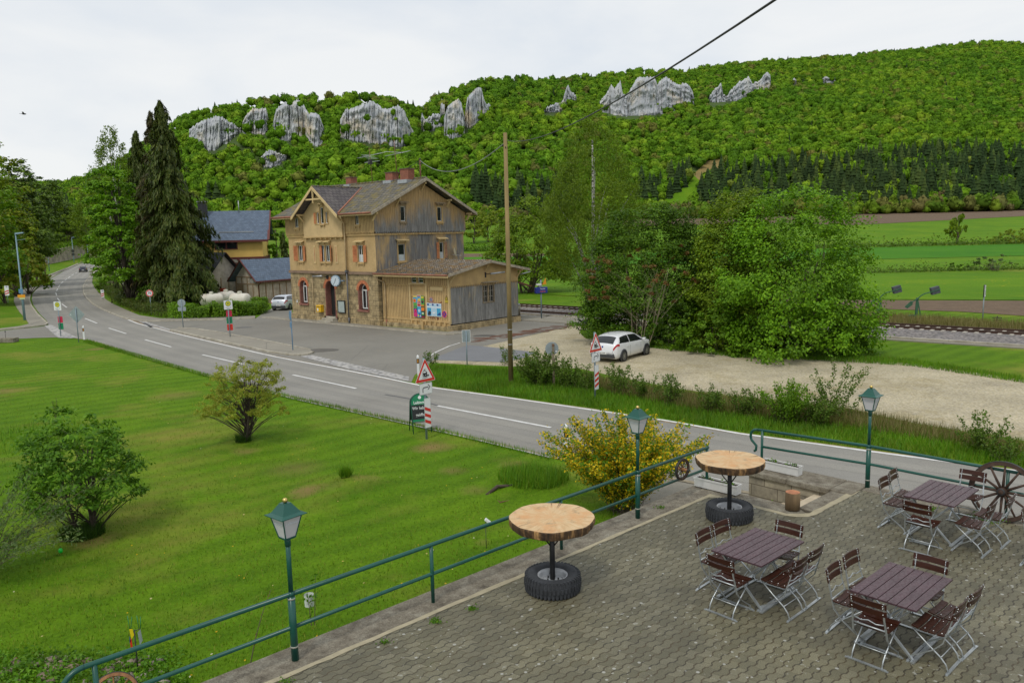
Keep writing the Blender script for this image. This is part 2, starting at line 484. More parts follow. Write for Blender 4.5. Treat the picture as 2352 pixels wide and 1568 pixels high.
# ---- roads
pairs = [((838, 300), (858, 303)), ((790, 318), (874, 322)), ((700, 355), (886, 352)), ((560, 420), (878, 390)), ((440, 490), (830, 430)), ((340, 560), (770, 490)),
         ((290, 620), (740, 550)), ((285, 670), (745, 610)), ((300, 720), (775, 660)), ((350, 790), (830, 710)), ((420, 860), (920, 760)), ((440, 905), (1050, 815)),
         ((560, 960), (1150, 850)), ((690, 1015), (1400, 925)), ((830, 1037), (1530, 962)), ((1000, 1090), (1760, 1018)), ((1290, 1190), (2000, 1075)), ((1850, 1345), (2294, 1146))]
RL = [atT(*z2(*a)) for a, b in pairs]; RR = [atT(*z2(*b)) for a, b in pairs]
RL += [at(670, 912), at(960, 975), at(1270, 1050)]; RR += [at(804, 854), at(965, 887), at(1365, 943)]
RL += [np.array([7.0, 19.6, 0]), np.array([14, 14.2, 0]), np.array([24, 6.4, 0])]; RR += [at(1700, 998), at(2352, 1086), np.array([32, 8.2, 0])]
# far bend hidden by the trees
RL.insert(0, RL[0] + (RL[0] - RL[1]) * 6); RR.insert(0, RR[0] + (RR[0] - RR[2]) * 3)
for a in (RL[0], RR[0]): a[2] = valley(a[1])
ribbon('road', RL, RR, A_ROAD, 0.022)
WORN = asphalt_mat('wheel_track_asphalt', (0.268, 0.257, 0.228), (0.25, 0.24, 0.21), 0.0, 0.7)
for f0, f1 in ((.13, .23), (.34, .43), (.58, .67), (.78, .87)):
 ribbon('road_wear', [a + (b - a) * f0 for a, b in zip(RL, RR)][3:], [a + (b - a) * f1 for a, b in zip(RL, RR)][3:], WORN, 0.026)
ribbon('road_edge_dirt', [a + (b - a) * .992 for a, b in zip(RL, RR)][8:], [a + (b - a) * 1.035 for a, b in zip(RL, RR)][8:], M_('edge_dirt', (0.21, 0.155, 0.09), .95, var=.45, scale=3), 0.024)
ribbon('road_edge_dirt', [a - (b - a) * .02 for a, b in zip(RL, RR)][14:], [a + (b - a) * .012 for a, b in zip(RL, RR)][14:], M_('edge_grit', (0.26, 0.22, 0.15), .95, var=.4, scale=4), 0.027)
SIDE = [at(*z2(*q)) for q in [(-700, 960), (0, 950), (280, 922), (400, 907), (440, 905), (560, 960), (690, 1015), (590, 1006), (330, 1012), (120, 1021), (0, 1026), (-700, 1060)]]
sheet('side_road', SIDE, A_YARD, 0.016)
YARD = [at(*q) for q in [(295, 735), (345, 738), (430, 735.5), (520, 733.5), (588, 731), (615, 712), (640, 703), (668, 702)]] + \
       [np.array([-19.5, 69.9, 0]), np.array([-10.6, 62.1, 0]), np.array([-4.6, 57.0, 0]), np.array([0.9, 63.2, 0]), np.array([3.2, 66.0, 0])] + \
       [at(*q) for q in [(1345, 735), (1318, 747), (1210, 772), (1090, 800), (1055, 807), (1000, 825), (975, 843), (952, 862), (945, 878)]] + [at(804, 853), at(*z2(2294, 1144)), at(*z2(1760, 1016)), at(*z2(1530, 961))]
sheet('forecourt', YARD, A_YARD, 0.012)
sheet('asphalt_patch', [at(*z5(*q)) for q in [(428, 371), (690, 268), (740, 256), (1000, 282), (1280, 314), (1130, 366), (1000, 391)]], A_PATCH, 0.017)
LOT = [at(*q) for q in [(1318, 748), (1345, 736), (1375, 760), (1420, 790), (1560, 795), (1700, 815), (1880, 820), (2100, 835), (2352, 872), (3000, 960)]] + \
      [at(*q) for q in [(3000, 1110), (2352, 1012), (2100, 972), (1950, 938), (1700, 912), (1560, 893), (1430, 868), (1330, 846), (1200, 842), (1080, 838), (985, 832), (1000, 824), (1055, 806), (1090, 799)]]
sheet('gravel_lot', LOT, GRAVEL, 0.006)
# paved way between terrace and road
sheet('path', [np.array(q) for q in [(1.6, 23.7, 0), (2.9, 20.4, 0), (3.4, 17.6, 0), (4.2, 16.2, 0), (5.3, 16.4, 0), (14.0, 8.6, 0), (24.0, 4, 0), (24, 6.6, 0), (14.1, 14.3, 0), (7.1, 19.7, 0)]], A_WALK, 0.010)
# ---- raised pavements with kerbs
def raised(name, pts, h, mat, kerb_mat=None, kerb_segs=None, kw=0.16):
 mb = MB(); pts = [np.array(p, float) for p in pts]
 mb.prism([(p[0], p[1], p[2] - 0.1) for p in pts], (0, 0, h + 0.1))
 structure(name, mb.build(name, mat))
 if kerb_segs:
  kb = MB()
  P = kerb_segs
  for a, b in zip(P[:-1], P[1:]):
   L = np.linalg.norm(b - a); n = max(1, int(round(L / 1.0)))
   for i in range(n):
    p = a + (b - a) * (i + 0.015) / n; q = a + (b - a) * (i + 0.985) / n
    kb.bar((p[0], p[1], p[2] + h / 2 - 0.02 + random.uniform(-.008, .008)), (q[0], q[1], q[2] + h / 2 - 0.02 + random.uniform(-.008, .008)), kw, h + 0.09)
  o = kb.build('kerb', kerb_mat, bevel=0.015)
  structure('kerb', o)
isl_front = [at(*q) for q in [(392, 759), (430, 768), (500, 784), (560, 797), (620, 810), (664, 816), (690, 817), (708, 815), (720, 811)]]
isl_back = [at(*q) for q in [(712, 806), (640, 791), (560, 776), (500, 765), (446, 757), (410, 755)]]
raised('pavement', isl_front + isl_back, 0.10, A_WALK, STONE_KERB, isl_front)
kb = MB()
for a, b in zip(isl_back[:-1], isl_back[1:]): kb.bar(a + [0, 0, .105], b + [0, 0, .105], 0.12, 0.06)
structure('kerb', kb.build('kerb', STONE_KERB))
in_kerb = [atT(*z2(*q)) for q in [(880, 392), (832, 436), (774, 495), (745, 552), (750, 612), (780, 662), (836, 712), (926, 762), (1056, 817), (1150, 848), (1230, 860), (1330, 866)]] + [at(*q) for q in [(430, 736.5), (520, 734.5), (586, 732)]]
in_out = [at(*q) for q in [(586, 727), (520, 730), (430, 732), (370, 733)]] + [atT(*z2(*q)) for q in [(1250, 815), (1150, 775), (1030, 720), (960, 680), (900, 625), (850, 570), (825, 520), (830, 470), (860, 430), (890, 392)]]
raised('pavement', in_kerb + in_out, 0.09, A_WALK, STONE_KERB, in_kerb)
far_in = [atT(*z2(*q)) for q in [(830, 300), (780, 318), (690, 356), (550, 421), (428, 492), (326, 562), (272, 622), (262, 672), (280, 726), (330, 796), (398, 862), (424, 886), (400, 902), (280, 917), (215, 926), (0, 944), (-300, 960)]]
far_out = [atT(*z2(*q)) for q in [(-300, 950), (0, 935), (180, 912), (262, 892), (235, 850), (180, 790), (150, 745), (125, 690), (130, 640), (180, 596), (300, 518), (440, 446), (620, 376), (780, 309)]]
raised('pavement', far_in + far_out, 0.09, A_WALK, STONE_KERB, far_in[6:])
ST_A = math.radians(-41.0)
ST_O = np.array([-19.535, 69.894, 0])
EX = np.array([math.cos(ST_A), math.sin(ST_A), 0]); EY = np.array([-math.sin(ST_A), math.cos(ST_A), 0])
def stw(X, Y, z=0.0): return ST_O + X * EX + Y * EY + np.array([0, 0, z])
sf = [stw(-3.0, -1.3), stw(20.9, -1.3), stw(21.2, -0.9), stw(21.2, 0.5)]
raised('pavement', sf + [stw(19.9, 0.5), stw(19.9, -0.2), stw(11, -0.3), stw(-3, -0.3)], 0.06, A_WALK, STONE_KERB, sf, 0.12)
raised('platform', [stw(-20, 8.4), stw(-20, 11.6), stw(60, 11.6), stw(60, 11.3), stw(34, 10.9), stw(26, 8.4)], 0.08, A_WALK)
kb = MB()
for k in range(-20, 100, 2): kb.bar(stw(k + .01, 11.75, 0.03), stw(k + 1.99, 11.75, 0.03), 0.25, 0.3)
structure('platform_edge', kb.build('platform_edge', STONE_KERB))
kb = MB()
for k in range(-8, 26): kb.poly([stw(k + .1, 11.2, .086), stw(k + .9, 11.2, .086), stw(k + .9, 11.3, .086), stw(k + .1, 11.3, .086)])
structure('road_marking', kb.build('road_marking', W_LINE))
# ---- cobbled strips
COB = gravel_mat('granite_setts', [(0.28, 0.28, 0.28), (0.42, 0.41, 0.40), (0.50, 0.48, 0.44), (0.34, 0.34, 0.36)], 5.5, None, 0.6)
sheet('cobble_strip', [at(*z2(*q)) for q in [(400, 905), (455, 893), (560, 948), (700, 1012), (640, 1016), (520, 1012)]], COB, 0.028)
sheet('cobble_strip', [at(*z2(*q)) for q in [(1230, 862), (1300, 864), (1540, 940), (1525, 952), (1400, 916)]], COB, 0.028)
sheet('cobble_strip', [at(*q) for q in [(690, 819), (716, 816), (940, 866), (938, 876), (800, 848)]], COB, 0.028)
# ---- markings
LN = MB()
def line_px(P, w, T=atT, dz=0.03):
 Q = [T(*p) for p in P]
 for a, b in zip(Q[:-1], Q[1:]):
  d = (b - a); n = np.array([-d[1], d[0], 0]) / np.hypot(d[0], d[1]) * w / 2
  LN.poly([a - n + [0, 0, dz], b - n + [0, 0, dz], b + n + [0, 0, dz], a + n + [0, 0, dz]])
line_px([z2(1150, 851), z2(1240, 886), z2(1400, 926), z2(1530, 962), z2(1760, 1018), z2(2000, 1074), z2(2294, 1144), (631, 819.5), (700, 833), (804, 853), (880, 868), (965, 886), (1000, 892), (1150, 912), (1365, 943), (1530, 967), (1700, 997), (2000, 1038), (2352, 1085), (2700, 1135)], 0.17)
for a, b in [((1815, 1165), (2180, 1250)), ((1300, 1030), (1535, 1095)), ((975, 925), (1130, 975)), ((762, 838), (870, 882)), ((555, 708), (598, 740)), ((513, 655), (537, 684)), ((500, 608), (508, 634)), ((506, 592), (518, 572)),
             ((524, 556), (538, 538)), ((545, 524), (568, 507)), ((579, 498), (601, 483)), ((611, 475), (631, 461)), ((641, 453), (661, 441)), ((674, 433), (691, 424)), ((785, 375), (801, 367)), ((807, 364), (821, 356))]:
 line_px([z2(*a), z2(*b)], 0.14)
for a, b in [((672, 861.5), (818, 893)), ((1005, 933), (1265, 983)), ((1520, 1034), (1610, 1053)), ((1830, 1098), (2100, 1156))]: line_px([a, b], 0.14)
line_px([z5(400, 360), z5(480, 312), z5(580, 266), z5(665, 240)], 0.12)
structure('road_marking', LN.build('road_marking', W_LINE))
LN = MB()
line_px([(480, 864), (560, 887), (672, 916), (820, 949), (960, 980), (1100, 1012), (1265, 1052)], 0.10)
structure('road_marking', LN.build('road_marking', M_('worn_edge_line', (0.40, 0.39, 0.36), 0.8, var=0.2, scale=4)))
LN = MB()
line_px([(885, 907), (925, 914), (968, 922), (1005, 932)], 0.10)
line_px([(330, 742), (350, 752)], 0.3)
structure('road_patch', LN.build('road_patch', M_('tar_seal', (0.09, 0.09, 0.095), 0.6)))
# puddle-dark repair and manhole covers
mb = MB()
for (px, py, r) in [(735, 805, .75), (1112 / 1, 771, .5), (560, 752, .45)]:
 c = at(px, py)
 mb.add([(c[0] + r * 1.6 * math.cos(t), c[1] + r * math.sin(t), 0.02) for t in np.linspace(0, 2 * math.pi, 20, endpoint=False)], [tuple(range(20))])
structure('road_patch', mb.build('road_patch', M_('damp_asphalt', (0.10, 0.095, 0.085), 0.5, var=0.2)))
mb = MB()
rr_ = np.random.default_rng(3)
for k in range(90):
 t = rr_.uniform(0, 1); px, py = 1085 + t * 230, 789 - t * 35 - rr_.uniform(1, 11); c = at(px, py); r = rr_.uniform(.05, .28)
 n = 7; mb.add([(c[0] + r * 2.0 * rr_.uniform(.6, 1.2) * math.cos(a), c[1] + r * rr_.uniform(.6, 1.2) * math.sin(a), 0.018 + k * 1e-4) for a in np.linspace(0, 2 * math.pi, n, endpoint=False)], [tuple(range(n))])
tag(mb.build('fallen_catkins', M_('catkin_litter', (0.13, 0.055, 0.03), 0.9)), kind='stuff')
# ---- fields on the valley floor
def field(name, px, mat, dz, n=None):
 sheet(name, [atT(*q) for q in px], mat, dz)
V_ = []
field('field', [zr(-900, 560), zr(500, 595), zr(2352, 602), zr(3600, 612), zr(3600, 850), zr(2352, 780), zr(1600, 730), zr(400, 690), zr(-900, 640)], G_SOIL, 0.03)
field('meadow', [(900, 612), (1300, 622), (1990, 629), (2352, 628), (2900, 628), (2900, 700), (2352, 690), (1990, 688), (1300, 680), (900, 650)], G_FIELD, 0.05)
def strip(name, ya, yb, mat, dz, xs=(1000, 1400, 1800, 2000, 2176, 2352, 2700, 3000)):
 L = [atT(x, ya(x)) for x in xs]; R = [atT(x, yb(x)) for x in xs]
 ribbon(name, L, R, mat, dz)
hz = lambda x: 537.4 - (x - 1176) * 0.0236
strip('meadow', lambda x: hz(x) + 80, lambda x: hz(x) + 107, G_FIELD, 0.065)
strip('meadow', lambda x: hz(x) + 51, lambda x: hz(x) + 78, G_FIELD2, 0.06)
strip('meadow', lambda x: hz(x) + (-1 if x > 1900 else -10) - max(0, x - 1960) * 0.029, lambda x: hz(x) + 45, G_FIELD, 0.08, (1000, 1300, 1600, 1800, 1960, 2060, 2176, 2352, 2700, 3000))
strip('field', lambda x: hz(x) - 30, lambda x: hz(x) + (-1.5 if x > 1900 else -10.5) - max(0, x - 1960) * 0.029, G_SOIL, 0.10, (1400, 1600, 1800, 1960, 2060, 2176, 2352, 2700, 3000))
strip('field', lambda x: 583, lambda x: 596, G_SOIL, 0.10, (700, 900, 1060, 1135, 1250))
strip('grass_strip', lambda x: 722 + (x - 1970) * 0.055, lambda x: 745 + (x - 1970) * 0.06, G_ROUGH, 0.035, (1700, 1970, 2176, 2352, 2700))
# ---- railway bed
mb = MB()
sec = [(11.9, -0.05), (12.3, 0.10), (15.9, 0.16), (18.3, 0.16), (19.2, -0.05)]
for k in range(-60, 160, 20):
 for (y0, h0), (y1, h1) in zip(sec[:-1], sec[1:]):
  mb.poly([stw(k, y0, h0), stw(k + 20, y0, h0), stw(k + 20, y1, h1), stw(k, y1, h1)])
structure('railway_ballast', mb.build('railway_ballast', BALLAST))
# ================================================================== hills, forest and cliffs
def lattice(seed, n=64): return np.random.default_rng(seed).random((n, n))
def vnoise(x, y, seed=0):
 L = lattice(seed); n = 64
 x = np.asarray(x, float); y = np.asarray(y, float)
 xi = np.floor(x).astype(int); yi = np.floor(y).astype(int)
 fx = x - xi; fy = y - yi
 fx = fx * fx * (3 - 2 * fx); fy = fy * fy * (3 - 2 * fy)
 a = L[yi % n, xi % n]; b = L[yi % n, (xi + 1) % n]; c = L[(yi + 1) % n, xi % n]; d = L[(yi + 1) % n, (xi + 1) % n]
 return (a * (1 - fx) + b * fx) * (1 - fy) + (c * (1 - fx) + d * fx) * fy
sky_px = [(-900, 330), (-300, 380), (0, 408), (100, 415), (150, 414), (215, 398), (300, 345), (370, 292), (440, 252), (500, 233), (560, 229), (650, 214), (720, 215), (800, 213), (900, 217), (950, 233), (972, 243), (1000, 216),
          (1040, 197), (1100, 180), (1200, 172), (1300, 172), (1380, 166), (1480, 157), (1560, 160), (1700, 140), (1800, 132), (1900, 129), (2000, 119), (2100, 109), (2200, 99), (2280, 93), (2352, 96), (2600, 120), (3000, 170)]
ridge_Y = [(-900, 760), (0, 860), (140, 940), (300, 800), (440, 700), (560, 650), (720, 660), (940, 700), (1000, 720), (1200, 820), (1500, 900), (1800, 980), (2100, 1080), (2352, 1150), (3000, 1200)]
def az_of(px, py):
 v = ray(px, py); return v[0] / v[1], v[2] / v[1]
_az = np.array([az_of(*q)[0] for q in sky_px]); _el = np.array([az_of(*q)[1] for q in sky_px])
_yr = np.interp([q[0] for q in sky_px], [q[0] for q in ridge_Y], [q[1] for q in ridge_Y])
Y_FOOT, Z_FOOT = 478.0, float(valley(478.0))
def ridge(a):
 Yr = np.interp(a, _az, _yr); zr_ = CAM_H + Yr * np.interp(a, _az, _el) - 8.0
 return Yr, zr_
def hill_z(a, t):
 Yr, zq = ridge(a)
 return Z_FOOT + (zq - Z_FOOT) * np.clip(t, 0, 1) ** 1.03 + 5 * np.sin(math.pi * np.clip(t, 0, 1)) * (vnoise(a * 16, t * 5, 3) - 0.5) - np.clip(t - 1, 0, 9) * 60
def hill_Y(a, t): return Y_FOOT + (ridge(a)[0] - Y_FOOT) * t
def hill_pt(a, t):
 Y = hill_Y(a, t); return np.stack([a * Y, Y, hill_z(a, t)], -1)
def hill_at(px, py):                       # where the line of sight through a pixel meets the slope
 a, e = az_of(px, py); lo, hi = 0.0, 1.0
 for _ in range(40):
  m = (lo + hi) / 2
  if CAM_H + e * hill_Y(a, m) > hill_z(a, m): lo = m
  else: hi = m
 return a, lo
A_ = np.linspace(_az[0], _az[-1], 150); T_ = np.r_[np.linspace(0, 1, 40), 1.15, 1.5]
AA, TT = np.meshgrid(A_, T_)
HP = hill_pt(AA, TT); HP[0, :, 2] -= 1.5
na, ntt = len(A_), len(T_)
ii, jj = np.meshgrid(np.arange(na - 1), np.arange(ntt - 1)); q = (jj * na + ii).ravel()
FLOOR = M_('forest_floor', (0.045, 0.08, 0.012), 0.95, var=0.5, scale=0.03)
structure('hill', np_mesh('hill', HP.reshape(-1, 3), np.stack([q, q + 1, q + na + 1, q + na], 1), FLOOR, smooth=True))
# ---- cliffs
c4 = zc(700, 300, 1.68); c7 = zc(2048, 200, 1.1484)
CLIFFS = [
 (c4, [(95, 372), (160, 315), (210, 300), (270, 278), (320, 285), (370, 320), (445, 352)], [(95, 440), (200, 510), (280, 540), (330, 480), (400, 430), (445, 420)]),
 (c4, [(453, 320), (470, 280), (520, 225), (610, 222), (632, 285)], [(453, 390), (520, 392), (600, 402), (632, 365)]),
 (c4, [(648, 385), (665, 300), (680, 230), (740, 180), (830, 175), (855, 190), (900, 260), (965, 262), (1000, 350), (1018, 425)], [(648, 412), (740, 442), (880, 432), (920, 500), (950, 506), (990, 470), (1018, 450)]),
 (c4, [(563, 580), (600, 520), (640, 502), (740, 540), (752, 548)], [(563, 605), (640, 632), (700, 600), (752, 562)]),
 (c4, [(1110, 305), (1145, 230), (1210, 222), (1260, 195), (1330, 178), (1380, 210), (1400, 230), (1440, 225), (1500, 203), (1540, 240), (1565, 300), (1612, 402)], [(1110, 460), (1200, 445), (1260, 460), (1340, 470), (1420, 455), (1460, 480), (1530, 485), (1580, 440), (1612, 408)]),
 (c4, [(1638, 370), (1660, 260), (1680, 300), (1740, 260), (1780, 262), (1786, 192), (1811, 196), (1813, 300)], [(1638, 392), (1700, 386), (1785, 362), (1813, 360)]),
 (c4, [(1808, 290), (1830, 215), (1870, 180), (1905, 160), (1925, 190), (1946, 290)], [(1808, 446), (1860, 430), (1946, 392)]),
 (c4, [(1944, 300), (1965, 150), (2000, 110), (2040, 85), (2060, 90), (2075, 160), (2095, 200), (2115, 190), (2122, 215)], [(1944, 395), (1990, 370), (2040, 320), (2090, 290), (2122, 250)]),
 (c7, [(148, 270), (185, 250), (230, 240), (248, 180), (258, 157), (268, 190), (290, 205), (304, 235)], [(148, 306), (200, 296), (250, 272), (304, 240)]),
 (c7, [(404, 235), (440, 190), (455, 160), (470, 180), (497, 142), (510, 200), (525, 215), (550, 170), (575, 128), (600, 125), (655, 125), (668, 165), (680, 140), (710, 120), (740, 150), (770, 162), (795, 150), (825, 180), (841, 232)], [(404, 290), (450, 300), (520, 322), (600, 312), (665, 302), (690, 293), (760, 272), (841, 246)]),
 (c7, [(902, 225), (920, 190), (960, 155), (970, 200), (985, 215), (1000, 190), (1040, 150), (1085, 122), (1105, 155), (1140, 140), (1160, 110), (1172, 102), (1187, 120), (1189, 160)], [(902, 264), (985, 252), (1040, 237), (1120, 202), (1189, 182)]),
 (c7, [(1282, 148), (1297, 128), (1313, 146)], [(1282, 160), (1313, 157)]),
 (c7, [(1424, 132), (1440, 122), (1500, 132)], [(1424, 156), (1460, 156), (1500, 138)])]
def cliff_mat():
 m, nt, p = base_mat('limestone_cliff')
 v = coords(nt, (1, 1, 0.22)); v2 = coords(nt, (1, 1, 1))
 c = ramp(nt, noise(nt, v, 0.16, 8, 0.7), [(0.25, (0.27, 0.29, 0.325)), (0.42, (0.37, 0.39, 0.42)), (0.58, (0.455, 0.465, 0.475)), (0.72, (0.54, 0.53, 0.49))])
 c = mix(nt, ramp(nt, noise(nt, v2, 0.055, 5, 0.6), [(0.53, (0, 0, 0)), (0.70, (0.65,) * 3)]), c, (0.60, 0.47, 0.27))
 c = mix(nt, ramp(nt, noise(nt, v, 0.5, 4, 0.7), [(0.62, (0, 0, 0)), (0.74, (0.3,) * 3)]), c, (0.22, 0.23, 0.24))
 c = mix(nt, ramp(nt, noise(nt, v2, 0.12, 5, 0.7), [(0.63, (0, 0, 0)), (0.70, (0.7,) * 3)]), c, (0.09, 0.12, 0.03))
 nt.links.new(c, p.inputs['Base Color']); p.inputs['Roughness'].default_value = 0.95
 bump(nt, p, noise(nt, v, 0.5, 8, 0.75), 0.45, 1.0)
 return m
CLIFF = cliff_mat()
cliff_polys = []
for ci, (f, top, bot) in enumerate(CLIFFS):
 top = np.array([f(*q) for q in top]); bot = np.array([f(*q) for q in bot])
 xs = np.linspace(top[0, 0], top[-1, 0], 170 if top[-1, 0] - top[0, 0] > 50 else 50)
 yt = np.interp(xs, top[:, 0], top[:, 1]); yb = np.interp(xs, bot[:, 0], bot[:, 1])
 w = np.linspace(-1, 1, len(xs)); big = (xs[-1] - xs[0]) > 50
 yt = yt + (vnoise(xs * 0.45, xs * 0 + ci, 5) - 0.5) * (5 if big else 2)
 Yb = np.array([hill_Y(*hill_at(x, y)) for x, y in zip(xs, yb)])
 Yb = np.convolve(np.pad(Yb, 8, 'edge'), np.ones(17) / 17, 'valid') - 6
 Yb = Yb.mean() + .5 * (Yb - Yb.mean())
 cliff_polys.append((np.vstack([np.stack([xs, yt], 1), np.stack([xs, yb], 1)[::-1]]), float(Yb.mean())))
 V = []
 rows = np.r_[-0.35, np.linspace(0, 1, 80)]
 for r in rows:
  py = yb + (yt - yb) * r if r >= 0 else yb + 10
  hgt = np.abs(yt - yb) / FPX * Yb
  pil = np.abs(vnoise(xs * 0.16 + 0.6 * vnoise(xs * .05, r * 2 + xs * 0, 9), xs * 0 + r * 1.3 + ci * 7, 11) - 0.5) * 2
  pil2 = vnoise(xs * 0.45, xs * 0 + r * 6 + ci, 12)
  led = vnoise(xs * 0.05, xs * 0 + r * 9, 13)
  Y = Yb + 0.10 * hgt * max(r, 0) + 3.0 * (1 - pil) + 5.0 * np.clip(1 - np.abs(vnoise(xs * .10 + .25 * vnoise(xs * .03, r * 4 + xs * 0, 18), xs * 0 + ci * 3.3, 17) - .5) / .05, 0, 1) + 2.2 * pil2 + 2.2 * led + 0.9 * vnoise(xs * 1.1, xs * 0 + r * 13, 14) + 0.5 * vnoise(xs * 2.3, xs * 0 + r * 26, 15) + 1.0 * (vnoise(xs * .5, xs * 0 + r * 8, 16) > .62) + 5 * np.abs(w) ** 6 + (7 * max(0, r - 0.9) / 0.1 * 0.6)
  V.append(np.array([atY(x, y, yy) for x, y, yy in zip(xs, py, Y)]))
 last = V[-1].copy()
 for k, (dy, dz) in enumerate([(8, 0.3), (30, -4)]):
  e = last.copy(); e[:, 1] += dy; e[:, 0] *= (e[:, 1] / last[:, 1]); e[:, 2] += dz; V.append(e)
 nxs = len(xs); nr = len(V); V = np.array(V).reshape(-1, 3)
 ii, jj = np.meshgrid(np.arange(nxs - 1), np.arange(nr - 1)); q = (jj * nxs + ii).ravel()
 structure('cliff', np_mesh('cliff', V, np.stack([q, q + 1, q + nxs + 1, q + nxs], 1), CLIFF))
def in_poly(P, poly):
 x, y = P[:, 0], P[:, 1]; ins = np.zeros(len(P), bool); n = len(poly); j = n - 1
 for i in range(n):
  xi, yi = poly[i]; xj, yj = poly[j]
  c = ((yi > y) != (yj > y)) & (x < (xj - xi) * (y - yi) / (yj - yi + 1e-12) + xi)
  ins ^= c; j = i
 return ins
# ---- sloping meadow on the hill
CLEAR = [(1592, 402), (1625, 376), (1668, 366), (1660, 388), (1630, 402), (1606, 420), (1596, 452), (1560, 480), (1500, 482), (1545, 455), (1585, 425)]
mb = MB(); mb.poly([tuple(hill_pt(*hill_at(x, y)) + [0, 0, 1.2]) for x, y in [(1592, 405), (1625, 374), (1672, 362), (1664, 388), (1630, 404), (1606, 418)]])
structure('hillside_meadow', mb.build('hillside_meadow', M_('dry_meadow', (0.22, 0.16, 0.05), 0.95, var=0.3, scale=0.1)))
mb = MB(); mb.poly([tuple(hill_pt(*hill_at(x, y)) + [0, 0, 1.2]) for x, y in [(1592, 405), (1606, 418), (1600, 450), (1562, 484), (1490, 484), (1540, 455), (1580, 428)]])
structure('hillside_meadow', mb.build('hillside_meadow', G_FIELD))
# ---- templates for far crowns: a dark inner lump and a shell of leaf sprays
def ico(sub):
 import bmesh
 bm = bmesh.new(); bmesh.ops.create_icosphere(bm, subdivisions=sub, radius=1.0)
 V = np.array([v.co[:] for v in bm.verts]); F = np.array([[v.index for v in f.verts] for f in bm.faces]); bm.free()
 return V, F
_iv, _if = ico(1)
def crown_tpl(k, n=210):
 r = np.random.default_rng(50 + k)
 lc = r.normal(size=(11, 3)); lc /= np.linalg.norm(lc, axis=1)[:, None]; lc[:, 2] = np.abs(lc[:, 2]) * 1.05 - .25; lc *= r.uniform(.5, .7, (11, 1))
 q = r.integers(0, 11, n); d = r.normal(size=(n, 3)); d /= np.linalg.norm(d, axis=1)[:, None]; d[:, 2] = d[:, 2] * .8 + .15
 P = lc[q] + d * r.uniform(.26, .40, (n, 1)); N = d + .5 * P + r.normal(size=(n, 3)) * .35; N /= np.linalg.norm(N, axis=1)[:, None]
 T = np.cross(N, r.normal(size=(n, 3))); T /= np.linalg.norm(T, axis=1)[:, None]; B = np.cross(N, T); l = r.uniform(.10, .21, (n, 1))
 V = np.stack([P - T * l, P + B * l * .8, P + T * l, P - B * l * .8], 1).reshape(-1, 3)
 F = np.arange(4 * n).reshape(n, 4); F = np.vstack([F[:, [0, 1, 2]], F[:, [0, 2, 3]]])
 inner = _iv * [.79, .79, .68] * r.uniform(.8, 1.15, (len(_iv), 1))
 return np.vstack([inner, V]), np.vstack([_if, F + len(inner)])
CROWNS = [crown_tpl(k) for k in range(8)]
def conifer_tpl(k):
 r = np.random.default_rng(80 + k); n = 9; V = []; F = []
 tiers = 8
 for i in range(tiers):
  z0 = i / tiers; rr = 0.24 * (1 - z0) ** 0.85 + 0.015
  for kk in range(n):
   t = 2 * math.pi * (kk + 0.5 * (i % 2)) / n; f = r.uniform(.65, 1.25)
   V.append((rr * f * math.cos(t), rr * f * math.sin(t), 0.06 + z0 * 0.9 - 0.03 * f))
  b = len(V); V.append((0, 0, 0.06 + z0 * 0.9 + 0.28 * (1 - 0.5 * z0) if i < tiers - 1 else 1.0))
  F += [(b - n + kk, b - n + (kk + 1) % n, b) for kk in range(n)]
 return np.array(V), np.array(F)
CONES = [conifer_tpl(k) for k in range(4)]
def scatter_mesh(name, tpls, P, Sx, Sz, mat, rng, stops=None):
 Vs, Fs, Cs, off = [], [], [], 0
 tt = rng.random(len(P)) if stops else None
 k = rng.integers(0, len(tpls), len(P)); ang = rng.uniform(0, 2 * math.pi, len(P))
 for ti, (tv, tf) in enumerate(tpls):
  idx = np.where(k == ti)[0]
  if not len(idx): continue
  c, s_ = np.cos(ang[idx]), np.sin(ang[idx])
  X = (tv[None, :, 0] * c[:, None] - tv[None, :, 1] * s_[:, None]) * Sx[idx, None] + P[idx, 0, None]
  Y = (tv[None, :, 0] * s_[:, None] + tv[None, :, 1] * c[:, None]) * Sx[idx, None] + P[idx, 1, None]
  Z = tv[None, :, 2] * Sz[idx, None] + P[idx, 2, None]
  Vs.append(np.stack([X, Y, Z], -1).reshape(-1, 3))
  Fs.append((tf[None] + (np.arange(len(idx)) * len(tv))[:, None, None] + off).reshape(-1, tf.shape[1]))
  off += len(idx) * len(tv)
  if stops:
   c = np.stack([np.interp(tt[idx], [q[0] for q in stops], [q[1][i] for q in stops]) for i in range(3)] + [np.ones(len(idx))], 1) * np.r_[1, 1, 1, 1]
   Cs.append(np.repeat(c, len(tv), 0))
 o = np_mesh(name, np.vstack(Vs), np.vstack(Fs), mat)
 if stops: o.data.attributes.new('tint', 'FLOAT_COLOR', 'POINT').data.foreach_set('color', np.vstack(Cs).astype(np.float32).ravel())
 return o
rng = np.random.default_rng(11)
pts = []
for Y in np.arange(482, 1230, 5.8):
 X = np.arange(-0.9 * Y, 0.72 * Y, 6.4) + rng.uniform(-2.9, 2.9, len(np.arange(-0.9 * Y, 0.72 * Y, 6.4)))
 Yj = Y + rng.uniform(-2.4, 2.4, len(X))
 a = X / Yj; Yr, _ = ridge(a); t = (Yj - Y_FOOT) / (Yr - Y_FOOT)
 ok = (t > 0.0) & (t < 1.02) & (a > -0.95) & (a < 0.70)
 pts.append(np.stack([X[ok], Yj[ok], hill_z(a[ok], t[ok])], 1))
P = np.vstack(pts)
R = rng.uniform(3.1, 5.2, len(P)) * (0.9 + 0.25 * vnoise(P[:, 0] / 40, P[:, 1] / 40, 4))
